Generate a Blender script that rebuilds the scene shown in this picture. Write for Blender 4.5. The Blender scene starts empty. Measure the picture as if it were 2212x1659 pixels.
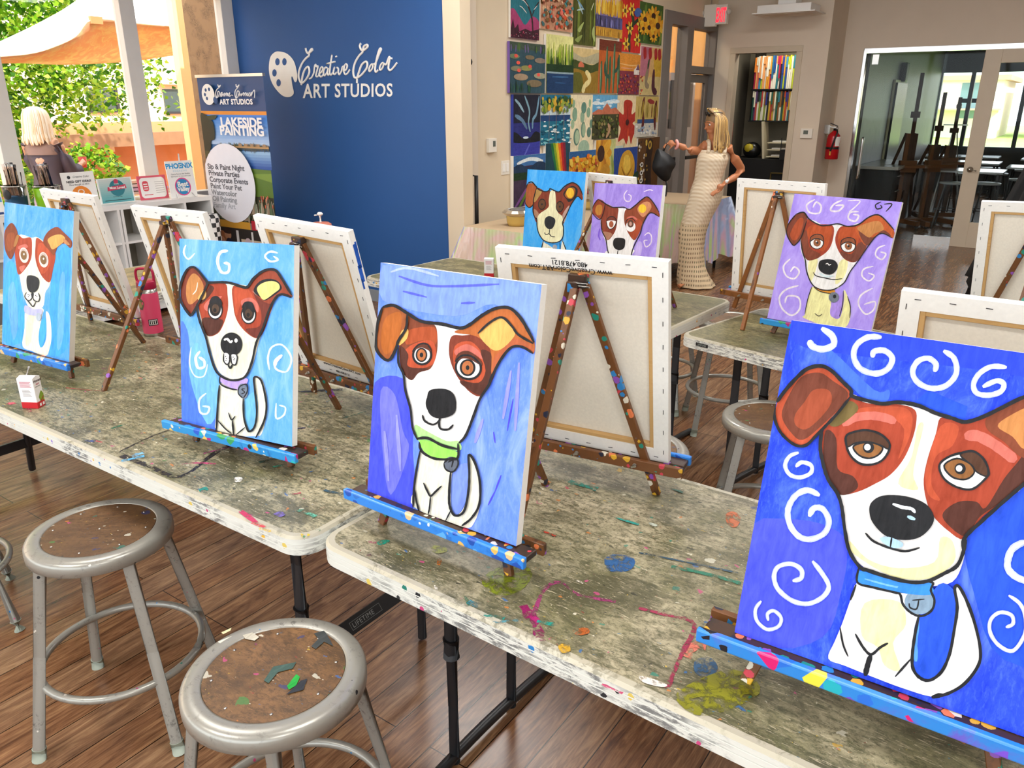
import bpy, bmesh, math, random
from mathutils import Vector, Matrix, Euler
from mathutils.geometry import tessellate_polygon
import mathutils
R = math.radians
C = bpy.context.scene.collection
S = bpy.context.scene
random.seed(7)

# ------------------------------------------------------------------ camera, light, exposure
FPX, PITCH, YAW, HC = 1681.0, R(19.8), R(35.0), 1.633
cam_d = bpy.data.cameras.new('camera'); cam = bpy.data.objects.new('camera', cam_d); C.objects.link(cam)
cam_d.sensor_fit = 'HORIZONTAL'; cam_d.sensor_width = 36.0; cam_d.lens = 36.0 * FPX / 2212.0
cam_d.clip_start = 0.05; cam_d.clip_end = 300
cam.location = (0, 0, HC); cam.rotation_euler = (math.pi / 2 - PITCH, 0, YAW)
S.camera = cam
S.view_settings.view_transform = 'Standard'; S.view_settings.look = 'None'
S.view_settings.exposure = 0.35; S.view_settings.gamma = 1.0; S.view_settings.use_curve_mapping = False
S.cycles.max_bounces = 8; S.cycles.diffuse_bounces = 4; S.cycles.glossy_bounces = 4
S.cycles.transparent_max_bounces = 24; S.cycles.transmission_bounces = 6
S.cycles.use_denoising = True; S.cycles.sample_clamp_indirect = 6.0
S.cycles.caustics_reflective = False; S.cycles.caustics_refractive = False
W_ = bpy.data.worlds.new('world'); S.world = W_; W_.use_nodes = True
bgn = W_.node_tree.nodes['Background']
bgn.inputs[0].default_value = (0.86, 0.93, 1.0, 1); bgn.inputs[1].default_value = 3.2
sun_d = bpy.data.lights.new('sun', 'SUN'); sun = bpy.data.objects.new('sun', sun_d); C.objects.link(sun)
sun_d.energy = 5.0; sun_d.angle = R(0.6); sun_d.color = (1.0, 0.94, 0.84)
sun.rotation_euler = (R(48), R(0), R(62))      # high sun from the right rear, over the roof, onto the patio
CEIL = 3.3
def added_lamp(x, y, w, h, e, col=(1.0, 0.985, 0.96), z=CEIL - 0.06):
    d = bpy.data.lights.new('added_overhead_light', 'AREA'); d.shape = 'RECTANGLE'; d.size = w; d.size_y = h
    d.energy = e; d.color = col
    o = bpy.data.objects.new('added_overhead_light', d); C.objects.link(o); o.location = (x, y, z)
for (x, y, e) in ((-3.0, 1.2, 28), (-0.3, 1.0, 30), (-3.0, 3.9, 42), (0.2, 3.9, 34), (-2.0, 7.0, 46), (1.5, 7.0, 40), (-2.2, -1.0, 45), (1.5, -1.0, 45)):
    added_lamp(x, y, 1.2, 0.6, e)  # room lamps out of view, added to lift the interior brightness
added_lamp(-1.2, 13.0, 1.2, .6, 10, (.85, .92, 1))
added_lamp(-3.3, 10.75, .5, .2, 9, (1, .95, .8), 2.62); added_lamp(-5.2, 8.5, .8, 3.0, 60, (1, .9, .7), 3.15)  # storage strip lamp; passage lamp added only to brighten its amber walls

# ------------------------------------------------------------------ rays through the photograph's pixels
def ray(x, y):
    u = (x - 1106) / FPX; v = -(y - 829.5) / FPX
    cp, sp, c, s = math.cos(PITCH), math.sin(PITCH), math.cos(YAW), math.sin(YAW)
    a, b, z = u, cp + v * sp, -sp + v * cp
    return Vector((a * c - b * s, a * s + b * c, z))
O = Vector((0, 0, HC))
def zpt(x, y, z): d = ray(x, y); return O + d * ((z - HC) / d.z)
def xpt(x, y, X): d = ray(x, y); return O + d * (X / d.x)
def ypt(x, y, Y): d = ray(x, y); return O + d * (Y / d.y)

# ------------------------------------------------------------------ materials
def lin(c):
    if isinstance(c, str):
        c = c.lstrip('#'); c = [int(c[i:i + 2], 16) / 255 for i in (0, 2, 4)]
    return tuple((x / 12.92 if x <= .04045 else ((x + .055) / 1.055) ** 2.4) for x in c) + (1,)
_M = {}
def nt(name):
    m = bpy.data.materials.new(name); m.use_nodes = True
    t = m.node_tree; return m, t, t.nodes['Principled BSDF']
def N(t, ty, **k):
    n = t.nodes.new(ty)
    for a, b in k.items(): setattr(n, a, b)
    return n
def coords(t, scale=(1, 1, 1), rot=(0, 0, 0), src='Object', offrand=False):
    tc = N(t, 'ShaderNodeTexCoord'); mp = N(t, 'ShaderNodeMapping')
    mp.inputs['Scale'].default_value = scale; mp.inputs['Rotation'].default_value = rot
    t.links.new(tc.outputs[src], mp.inputs[0])
    if offrand:
        oi = N(t, 'ShaderNodeObjectInfo'); mu = N(t, 'ShaderNodeMath', operation='MULTIPLY'); mu.inputs[1].default_value = 37.0
        t.links.new(oi.outputs['Random'], mu.inputs[0]); t.links.new(mu.outputs[0], mp.inputs['Location'])
    return mp.outputs[0]
def noise(t, vec, scale, detail=4, rough=.55, dist=0):
    n = N(t, 'ShaderNodeTexNoise'); n.inputs['Scale'].default_value = scale; n.inputs['Detail'].default_value = detail
    n.inputs['Roughness'].default_value = rough; n.inputs['Distortion'].default_value = dist
    t.links.new(vec, n.inputs['Vector']); return n.outputs['Fac'], n.outputs['Color']
def ramp(t, fac, stops, interp='LINEAR'):
    r = N(t, 'ShaderNodeValToRGB'); r.color_ramp.interpolation = interp
    el = r.color_ramp.elements
    while len(el) < len(stops): el.new(.5)
    for e, (p, c) in zip(el, stops):
        e.position = p; e.color = c if len(c) == 4 else tuple(c) + (1,)
    t.links.new(fac, r.inputs[0]); return r.outputs[0]
def mix(t, f, a, b, blend='MIX'):
    n = N(t, 'ShaderNodeMix', data_type='RGBA', blend_type=blend)
    for s, v in ((n.inputs[0], f), (n.inputs[6], a), (n.inputs[7], b)):
        if isinstance(v, (int, float)): s.default_value = v
        elif isinstance(v, tuple): s.default_value = v
        else: t.links.new(v, s)
    return n.outputs[2]
def bump(t, b, h, strength=.3, dist=.002):
    n = N(t, 'ShaderNodeBump'); n.inputs['Strength'].default_value = strength; n.inputs['Distance'].default_value = dist
    t.links.new(h, n.inputs['Height']); t.links.new(n.outputs[0], b.inputs['Normal'])
def flat(name, col, rough=.6, metal=0, var=0, vs=8, emit=0, spec=.5, alpha=1):
    k = (name, str(col), rough, metal, var, vs, emit)
    if k in _M: return _M[k]
    m, t, b = nt(name); c = lin(col)
    b.inputs['Roughness'].default_value = rough; b.inputs['Metallic'].default_value = metal
    b.inputs['Specular IOR Level'].default_value = spec
    f, _ = noise(t, coords(t), vs, 3)
    d = max(var, .03)
    o = ramp(t, f, [(.25, tuple(x * (1 - d) for x in c[:3])), (.75, tuple(min(1, x * (1 + d)) for x in c[:3]))])
    t.links.new(o, b.inputs['Base Color'])
    if emit: b.inputs['Emission Color'].default_value = c; b.inputs['Emission Strength'].default_value = emit
    _M[k] = m; return m
def paint(col, streak=(1, 4), amt=.30, rough=.5):
    """brushed acrylic: streaky value variation of one colour"""
    k = ('paint', str(col), streak, amt)
    if k in _M: return _M[k]
    m, t, b = nt('acrylic_paint'); c = lin(col)
    v = coords(t, (streak[1], 1, streak[0]))
    f, _ = noise(t, v, 22, 5, .65, .6); g, _ = noise(t, coords(t), 6, 2)
    lo = tuple(x * (1 - amt) for x in c[:3]); hi = tuple(min(1, x * (1 + amt) + amt * .06) for x in c[:3])
    o = ramp(t, f, [(.3, lo), (.7, hi)]); o = mix(t, .35, o, ramp(t, g, [(.3, lo), (.7, hi)]))
    t.links.new(o, b.inputs['Base Color']); b.inputs['Roughness'].default_value = rough; b.inputs['Specular IOR Level'].default_value = .16
    bump(t, b, f, .35, .0008)
    _M[k] = m; return m
def ground_paint(cols, streak=(1, 3), scale=5):
    """canvas background brushed with several blues or violets"""
    k = ('gp', tuple(cols), streak)
    if k in _M: return _M[k]
    m, t, b = nt('brushed_ground')
    v = coords(t, (streak[1], 1, streak[0]), rot=(0, .25, 0))
    f, _ = noise(t, v, scale, 6, .7, 1.2); n = len(cols)
    o = ramp(t, f, [(.33 + .36 * i / (n - 1), lin(c)) for i, c in enumerate(cols)])
    f2, _ = noise(t, coords(t, (streak[1] * 3, 1, streak[0] * 3)), scale * 4, 4, .7, .5)
    o = mix(t, ramp(t, f2, [(.5, (0, 0, 0)), (.75, (.5, .5, .5))]), o, lin(cols[-1]))
    t.links.new(o, b.inputs['Base Color']); b.inputs['Roughness'].default_value = .5; b.inputs['Specular IOR Level'].default_value = .16
    bump(t, b, f2, .35, .0008)
    _M[k] = m; return m
def wood_floor():
    m, t, b = nt('wood_plank_floor')
    v = coords(t, rot=(0, 0, R(90)))
    br = N(t, 'ShaderNodeTexBrick'); br.offset = .37; br.inputs['Scale'].default_value = 1.0
    br.inputs['Brick Width'].default_value = 1.22; br.inputs['Row Height'].default_value = .125
    br.inputs['Mortar Size'].default_value = .0016; br.inputs['Mortar Smooth'].default_value = .1
    br.inputs['Color1'].default_value = (0, 0, 0, 1); br.inputs['Color2'].default_value = (1, 1, 1, 1)
    br.inputs['Mortar'].default_value = (.5, .5, .5, 1)
    t.links.new(v, br.inputs['Vector'])
    g, _ = noise(t, coords(t, (9, .9, 1)), 5.5, 7, .68, .9)
    g2, _ = noise(t, coords(t, (26, 1.6, 1)), 8, 5, .7)
    k, _ = noise(t, coords(t, (3.2, .8, 1)), 2.2, 3, .5, 1.8)
    a = ramp(t, g, [(.3, lin('#44281a')), (.48, lin('#7a4e30')), (.6, lin('#956844')), (.75, lin('#b08558'))])
    bcol = ramp(t, g, [(.3, lin('#5c402d')), (.5, lin('#8d6a4e')), (.72, lin('#b4906c'))])
    o = mix(t, br.outputs['Color'], a, bcol)
    o = mix(t, .45, o, ramp(t, g2, [(.3, (.25, .25, .25)), (.7, (1, 1, 1))]), 'MULTIPLY')
    o = mix(t, ramp(t, k, [(.58, (0, 0, 0)), (.68, (.5, .5, .5))]), o, lin('#32170c'))
    o = mix(t, br.outputs['Fac'], o, lin('#1c0f08'))
    t.links.new(o, b.inputs['Base Color'])
    b.inputs['Roughness'].default_value = .27; b.inputs['Specular IOR Level'].default_value = .45
    bump(t, b, g2, .03, .0006)
    return m
def dirty_table(name, base, dark, dirt=.55, spots=True, seed=0, mid='#6e6b48', grime='#47452f'):
    m, t, b = nt(name)
    v = coords(t); 
    st = coords(t, (1, 2.4, 1), rot=(0, 0, .5 + seed * .3))
    f, _ = noise(t, v, 2.3 + seed * .2, 5, .6, .8)
    f2, _ = noise(t, st, 30, 10, .78, .5)
    f3, _ = noise(t, coords(t, (1, 1, 1)), 85, 8, .85)
    fb, _ = noise(t, coords(t, (1, 1.6, 1), rot=(0, 0, 1.1 + seed)), 5.5, 4, .6, .8)
    o = mix(t, ramp(t, f, [(.34, (0, 0, 0)), (.62, (1, 1, 1))]), lin(base), lin(mid))
    o = mix(t, ramp(t, f2, [(.41 + .12 * (1 - dirt), (0, 0, 0)), (.56 + .12 * (1 - dirt), (.9, .9, .9))]), o, lin(dark))
    o = mix(t, ramp(t, f3, [(.50, (0, 0, 0)), (.60, (.75, .75, .75))]), o, lin(grime))
    o = mix(t, ramp(t, fb, [(.47, (0, 0, 0)), (.63, (.78, .78, .78))]), o, lin(grime))
    # scratches wiped back to the plastic
    sc, _ = noise(t, coords(t, (1, 7, 1), rot=(0, 0, -.6)), 26, 5, .8, 1.5)
    o = mix(t, ramp(t, sc, [(.57, (0, 0, 0)), (.63, (.8, .8, .8))]), o, lin(base))
    if spots:
        for i, (sc_, th, pal) in enumerate(((16, .22, ['#1f6f63', '#2c3a66', '#c9c6b4', '#7a2f5c', '#3f7a3c', '#b08a2c']), (38, .20, ['#b9437a', '#1c5f9c', '#d8d4c0', '#20241f', '#c4752c', '#1f7d6a']), (85, .17, ['#e3dfca', '#14202e', '#8a2f2a', '#2f6a8c', '#cfae3a', '#2b2b26']))):
            vo = N(t, 'ShaderNodeTexVoronoi'); vo.inputs['Scale'].default_value = sc_; vo.inputs['Randomness'].default_value = 1
            wv = coords(t, (1, 1.3 + .4 * i, 1), rot=(0, 0, .4 * i + seed))
            dn, dc = noise(t, v, 30, 3)
            vm = N(t, 'ShaderNodeVectorMath', operation='MULTIPLY_ADD'); vm.inputs[1].default_value = (.05, .05, .05)
            t.links.new(dc, vm.inputs[0]); t.links.new(wv, vm.inputs[2]); t.links.new(vm.outputs[0], vo.inputs['Vector'])
            sp = N(t, 'ShaderNodeSeparateColor'); t.links.new(vo.outputs['Color'], sp.inputs[0])
            pc = ramp(t, sp.outputs[0], [(j / len(pal), lin(c)) for j, c in enumerate(pal)], 'CONSTANT')
            lt = N(t, 'ShaderNodeMath', operation='MULTIPLY'); t.links.new(sp.outputs[1], lt.inputs[0]); lt.inputs[1].default_value = th
            sub = N(t, 'ShaderNodeMath', operation='LESS_THAN'); t.links.new(vo.outputs['Distance'], sub.inputs[0])
            pw = N(t, 'ShaderNodeMath', operation='POWER'); t.links.new(sp.outputs[2], pw.inputs[0]); pw.inputs[1].default_value = 3.0
            ml = N(t, 'ShaderNodeMath', operation='MULTIPLY'); t.links.new(pw.outputs[0], ml.inputs[0]); ml.inputs[1].default_value = th * 1.3
            t.links.new(ml.outputs[0], sub.inputs[1])
            fm = N(t, 'ShaderNodeMath', operation='MULTIPLY'); t.links.new(sub.outputs[0], fm.inputs[0]); fm.inputs[1].default_value = .72
            o = mix(t, fm.outputs[0], o, pc)
    t.links.new(o, b.inputs['Base Color']); b.inputs['Roughness'].default_value = .42
    bump(t, b, f3, .15, .0008)
    return m
def speckled(name, base, marks, amount=.6, scale=70, stretch=(1, 1, 1), rough=.5, metal=0, pal=None, palth=.2, palscale=30):
    """smooth paint or plastic with dark scuffs and drips of colour"""
    k = ('spk', name)
    if k in _M: return _M[k]
    m, t, b = nt(name)
    f, _ = noise(t, coords(t, stretch), scale, 7, .75, .4); g, _ = noise(t, coords(t), 7, 3)
    o = mix(t, ramp(t, f, [(1 - amount, (0, 0, 0)), (1 - amount + .1, (.8, .8, .8))]), lin(base), lin(marks))
    o = mix(t, ramp(t, g, [(.45, (1, 1, 1)), (.6, (0, 0, 0))]), o, lin(base))
    if pal:
        vo = N(t, 'ShaderNodeTexVoronoi'); vo.inputs['Scale'].default_value = palscale
        t.links.new(coords(t, offrand=True), vo.inputs['Vector'])
        sp = N(t, 'ShaderNodeSeparateColor'); t.links.new(vo.outputs['Color'], sp.inputs[0])
        pc = ramp(t, sp.outputs[0], [(j / len(pal), lin(c)) for j, c in enumerate(pal)], 'CONSTANT')
        pw = N(t, 'ShaderNodeMath', operation='POWER'); t.links.new(sp.outputs[2], pw.inputs[0]); pw.inputs[1].default_value = 2.5
        ml = N(t, 'ShaderNodeMath', operation='MULTIPLY'); t.links.new(pw.outputs[0], ml.inputs[0]); ml.inputs[1].default_value = palth
        n2, _ = noise(t, coords(t), palscale * 3, 2)
        ad = N(t, 'ShaderNodeMath', operation='MULTIPLY_ADD'); t.links.new(n2, ad.inputs[0]); ad.inputs[1].default_value = .3; t.links.new(vo.outputs['Distance'], ad.inputs[2])
        sb = N(t, 'ShaderNodeMath', operation='SUBTRACT'); t.links.new(ad.outputs[0], sb.inputs[0]); sb.inputs[1].default_value = .15
        lt = N(t, 'ShaderNodeMath', operation='LESS_THAN'); t.links.new(sb.outputs[0], lt.inputs[0]); t.links.new(ml.outputs[0], lt.inputs[1])
        o = mix(t, lt.outputs[0], o, pc)
    t.links.new(o, b.inputs['Base Color']); b.inputs['Roughness'].default_value = rough; b.inputs['Metallic'].default_value = metal
    _M[k] = m; return m
def glass(name, tint=(1, 1, 1), refl=.5):
    m, t, b = nt(name); t.nodes.remove(b)
    tr = N(t, 'ShaderNodeBsdfTransparent'); tr.inputs[0].default_value = tint + (1,)
    gl = N(t, 'ShaderNodeBsdfGlossy'); gl.inputs['Roughness'].default_value = .02
    fr = N(t, 'ShaderNodeFresnel'); fr.inputs[0].default_value = 1.45
    mu = N(t, 'ShaderNodeMath', operation='MULTIPLY'); mu.inputs[1].default_value = refl; t.links.new(fr.outputs[0], mu.inputs[0])
    mx = N(t, 'ShaderNodeMixShader'); t.links.new(mu.outputs[0], mx.inputs[0]); t.links.new(tr.outputs[0], mx.inputs[1]); t.links.new(gl.outputs[0], mx.inputs[2])
    t.links.new(mx.outputs[0], t.nodes['Material Output'].inputs[0]); return m

WALL = flat('cream_wall_paint', '#dccbb0', .75, var=.03, vs=3)
WALLW = flat('warm_white_wall_paint', '#d9cbb8', .75, var=.03, vs=3)
WHITE = flat('white_paint', '#eeece8', .5)
BLUEW = flat('deep_blue_wall_paint', '#1d5290', .62, var=.06, vs=1.2)
TRIMC = flat('cream_trim', '#e2d4bc', .5)
GREYF = flat('grey_painted_frame', '#77726e', .5)
BLACK = flat('black_plastic', '#0b0b0d', .45)
BLACKM = flat('black_powder_coat', '#16171a', .4)
CHROME = flat('chrome', '#d8d8d6', .18, 1)
STEEL = flat('brushed_steel', '#b9b7b2', .3, 1)
DARK = flat('dark_grey', '#2c2c2e', .6)
RED = flat('red_enamel', '#b3101a', .25)
PAPER = flat('paper', '#f3f1ec', .7)
LINEN = flat('raw_linen_canvas', '#e8e1d2', .85, var=.05, vs=160)
PRIMED = flat('white_primed_canvas', '#efeee9', .7, var=.02, vs=120)
PINE = speckled('pine_stretcher_wood', '#c9a168', '#b98a4c', .5, 20, (1, 1, 6), .6)
STAPLE = flat('staple_steel', '#55555a', .3, .9)
SPL = ['#2b7fc0', '#d9d2c0', '#1f8a78', '#c23a4a', '#1a2038', '#d6a52c', '#8a4fb0', '#e07a4a']
EASELW = speckled('paint_stained_easel_wood', '#6c421f', '#2f1b0d', .5, 34, (1, 1, .35), .45, pal=SPL, palth=.75, palscale=60)
EASELC = speckled('clean_easel_wood', '#8a5526', '#4a2a12', .5, 34, (1, 1, .35), .45, pal=SPL, palth=.25, palscale=30)
EASELP = speckled('paint_crusted_easel_wood', '#40291a', '#1b1a20', .6, 50, (1, 1, .6), .4, pal=SPL, palth=1.1, palscale=60)
LEDGEB = speckled('blue_paint_covered_ledge', '#2f83dd', '#1c56ae', .5, 30, (1, 1, 1), .3, pal=['#f0b860', '#e9f0f5', '#2a9a6a', '#1d4fae', '#1d4fae', '#e8c088', '#2a70c8', '#5aa8f0'], palth=.95, palscale=46)
LEDGEM = speckled('multicolour_paint_covered_ledge', '#2f86d8', '#7a3fc0', .55, 14, (1, 1, 1), .3, pal=['#d61f70', '#f0a878', '#24b0c0', '#e6e048', '#7a4fd0', '#1c1a26', '#2a70d8'], palth=1.3, palscale=34)
LEDGEC = speckled('blue_green_paint_covered_ledge', '#2c8fd0', '#1a5fa8', .5, 30, (1, 1, 1), .3, pal=['#e8c060', '#1a2830', '#2ab0b8', '#b02a78', '#d8d8c8', '#2b5ac8', '#3a9a5a'], palth=1.1, palscale=50)

# ------------------------------------------------------------------ mesh builder
def frame_of(d):
    d = d.normalized(); up = Vector((0, 0, 1)) if abs(d.z) < .95 else Vector((0, 1, 0))
    a = d.cross(up).normalized(); return a, a.cross(d).normalized()
def smooth_pts(pts, closed=False, n=5):
    P_ = [Vector(p) for p in pts]; out = []; L = len(P_)
    rng = range(L) if closed else range(L - 1)
    for i in rng:
        g = lambda j: P_[j % L] if closed else P_[max(0, min(L - 1, j))]
        a, b, c, d = g(i - 1), g(i), g(i + 1), g(i + 2)
        for k in range(n):
            t = k / n
            out.append(.5 * ((2 * b) + (c - a) * t + (2 * a - 5 * b + 4 * c - d) * t * t + (3 * b - a - 3 * c + d) * t ** 3))
    if not closed: out.append(P_[-1])
    return out
class MB:
    def __init__(s): s.v = []; s.f = []; s.fm = []; s.fs = []; s.mats = []
    def mi(s, m):
        if m not in s.mats: s.mats.append(m)
        return s.mats.index(m)
    def add(s, vs, fs, m, smooth=False, M=None):
        o = len(s.v); k = s.mi(m)
        for v in vs: s.v.append(tuple(M @ Vector(v)) if M else tuple(v))
        for f in fs: s.f.append([o + i for i in f]); s.fm.append(k); s.fs.append(smooth)
        return s
    def box(s, c, d, m, M=None, rot=None):
        x, y, z = d[0] / 2, d[1] / 2, d[2] / 2
        vs = [Vector((a * x, b * y, e * z)) for e in (-1, 1) for b in (-1, 1) for a in (-1, 1)]
        if rot is not None:
            q = rot if isinstance(rot, Matrix) else Euler(rot).to_matrix(); vs = [q @ v for v in vs]
        vs = [v + Vector(c) for v in vs]
        return s.add(vs, [(0, 2, 3, 1), (4, 5, 7, 6), (0, 1, 5, 4), (2, 6, 7, 3), (0, 4, 6, 2), (1, 3, 7, 5)], m, False, M)
    def b2(s, a, b, m, M=None):
        return s.box([(a[i] + b[i]) / 2 for i in range(3)], [abs(b[i] - a[i]) for i in range(3)], m, M)
    def bar(s, p, q, w, d, m, ref=None, M=None):
        p, q = Vector(p), Vector(q); ax = (q - p).normalized()
        ref = Vector(ref) if ref else Vector((0, 1, 0)); a = ax.cross(ref).normalized(); b = a.cross(ax).normalized()
        vs = []
        for e in (p, q):
            for i, j in ((-1, -1), (1, -1), (1, 1), (-1, 1)): vs.append(e + a * (i * w / 2) + b * (j * d / 2))
        return s.add(vs, [(3, 2, 1, 0), (4, 5, 6, 7)] + [(i, (i + 1) % 4, (i + 1) % 4 + 4, i + 4) for i in range(4)], m, False, M)
    def path(s, pts, r, m, n=10, closed=False, M=None, sm=True, caps=True):
        P_ = [Vector(p) for p in pts]; L = len(P_); rs = r if isinstance(r, (list, tuple)) else [r] * L
        T = []
        for i in range(L):
            a = P_[i - 1] if (i > 0 or closed) else P_[i]; b = P_[(i + 1) % L] if (i < L - 1 or closed) else P_[i]
            T.append((b - a).normalized())
        u, w = frame_of(T[0]); vs = []
        for i in range(L):
            if i: u = (u - T[i] * u.dot(T[i])).normalized(); w = T[i].cross(u)
            for k in range(n):
                a = 2 * math.pi * k / n; vs.append(P_[i] + (u * math.cos(a) + w * math.sin(a)) * rs[i])
        fs = []
        for i in range(L if closed else L - 1):
            j = (i + 1) % L
            for k in range(n): fs.append((i * n + k, i * n + (k + 1) % n, j * n + (k + 1) % n, j * n + k))
        s.add(vs, fs, m, sm, M)
        if caps and not closed: s.add(vs[:n], [tuple(range(n))[::-1]], m, False, M); s.add(vs[-n:], [tuple(range(n))], m, False, M)
        return s
    def tube(s, p, q, r, m, n=12, r2=None, M=None): return s.path([p, q], [r, r if r2 is None else r2], m, n, False, M)
    def lathe(s, prof, m, n=32, M=None, sm=True, c=(0, 0, 0), sx=1, sy=1):
        vs = []; L = len(prof)
        for (r, z) in prof:
            for k in range(n):
                a = 2 * math.pi * k / n; vs.append((c[0] + r * math.cos(a) * sx, c[1] + r * math.sin(a) * sy, c[2] + z))
        fs = [(i * n + k, i * n + (k + 1) % n, (i + 1) * n + (k + 1) % n, (i + 1) * n + k) for i in range(L - 1) for k in range(n)]
        return s.add(vs, fs, m, sm, M)
    def disc(s, c, r, m, n=24, M=None, axis=2, up=True):
        vs = []
        for k in range(n):
            a = 2 * math.pi * k / n; p = [0, 0, 0]; p[(axis + 1) % 3] = r * math.cos(a); p[(axis + 2) % 3] = r * math.sin(a)
            vs.append((c[0] + p[0], c[1] + p[1], c[2] + p[2]))
        return s.add(vs, [tuple(range(n)) if up else tuple(range(n))[::-1]], m, False, M)
    def ball(s, c, r, m, n=12, M=None):
        r = (r, r, r) if isinstance(r, (int, float)) else r; vs = []; fs = []; h = n // 2
        for i in range(h + 1):
            for k in range(n):
                a, b = math.pi * i / h, 2 * math.pi * k / n
                vs.append((c[0] + r[0] * math.sin(a) * math.cos(b), c[1] + r[1] * math.sin(a) * math.sin(b), c[2] + r[2] * math.cos(a)))
        for i in range(h):
            for k in range(n): fs.append((i * n + k, (i + 1) * n + k, (i + 1) * n + (k + 1) % n, i * n + (k + 1) % n))
        return s.add(vs, fs, m, True, M)
    def poly(s, pts, m, M=None):
        """flat, maybe concave polygon of 3D points"""
        P_ = [Vector(p) for p in pts]; tr = tessellate_polygon([P_])
        return s.add(P_, [tuple(t) for t in tr], m, False, M)
    def prism(s, pts, z0, z1, m, M=None, mtop=None):
        P_ = [Vector((p[0], p[1], 0)) for p in pts]; tr = tessellate_polygon([P_]); n = len(P_)
        s.add([(p.x, p.y, z1) for p in P_], [tuple(t) for t in tr], mtop or m, False, M)
        s.add([(p.x, p.y, z0) for p in P_], [tuple(t)[::-1] for t in tr], m, False, M)
        s.add([(p.x, p.y, z0) for p in P_] + [(p.x, p.y, z1) for p in P_], [(i, (i + 1) % n, (i + 1) % n + n, i + n) for i in range(n)], m, False, M)
        return s
    def build(s, name, parent=None, loc=None, rot=None, bevel=0, M=None, seg=2, fixn=False):
        me = bpy.data.meshes.new(name); me.from_pydata([tuple(v) for v in s.v], [], s.f)
        for m in s.mats: me.materials.append(m)
        me.polygons.foreach_set('material_index', s.fm); me.polygons.foreach_set('use_smooth', s.fs); me.update()
        if fixn:
            b = bmesh.new(); b.from_mesh(me); bmesh.ops.recalc_face_normals(b, faces=b.faces); b.to_mesh(me); b.free()
        o = bpy.data.objects.new(name, me); C.objects.link(o)
        if parent: o.parent = parent
        if loc is not None: o.location = loc
        if rot is not None: o.rotation_euler = rot
        if M is not None: o.matrix_basis = M
        if bevel:
            bv = o.modifiers.new('b', 'BEVEL'); bv.width = bevel; bv.segments = seg; bv.limit_method = 'ANGLE'
        return o
def tag(o, label=None, cat=None, group=None, kind=None):
    if label: o['label'] = label
    if cat: o['category'] = cat
    if group: o['group'] = group
    if kind: o['kind'] = kind
    return o
def thing(name, label, cat, loc=(0, 0, 0), rotz=0, group=None):
    o = bpy.data.objects.new(name, None); C.objects.link(o); o.location = loc; o.rotation_euler = (0, 0, rotz)
    o.empty_display_size = .1
    return tag(o, label, cat, group)
def struct(name, mb, bevel=0, parent=None):
    o = mb.build(name, parent, bevel=bevel)
    if parent is None: o['kind'] = 'structure'
    return o
def rrect(w, h, r, n=6, cx=0, cy=0):
    out = []
    for (sx, sy, a0) in ((1, 1, 0), (-1, 1, 90), (-1, -1, 180), (1, -1, 270)):
        for k in range(n + 1):
            a = R(a0 + 90 * k / n); out.append((cx + sx * (w / 2 - r) + r * math.cos(a), cy + sy * (h / 2 - r) + r * math.sin(a)))
    return out
_dg = None
def text_geo(txt, size, align='LEFT', bold=0, shear=0, spacing=1.0, sx=1.0):
    cu = bpy.data.curves.new('t', 'FONT'); cu.body = txt; cu.size = size; cu.align_x = align; cu.offset = bold; cu.shear = shear
    cu.space_character = spacing; cu.resolution_u = 3
    o = bpy.data.objects.new('t', cu); C.objects.link(o)
    dg = bpy.context.evaluated_depsgraph_get(); me = bpy.data.meshes.new_from_object(o.evaluated_get(dg))
    vs = [(v.co.x * sx, v.co.y) for v in me.vertices]; fs = [tuple(p.vertices) for p in me.polygons]
    bpy.data.objects.remove(o); bpy.data.curves.remove(cu); bpy.data.meshes.remove(me)
    return vs, fs
def put_text(mb, txt, size, m, T, **k):
    """T maps (x, y) text plane to 3D"""
    vs, fs = text_geo(txt, size, **k); mb.add([T(x, y) for x, y in vs], fs, m)

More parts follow.
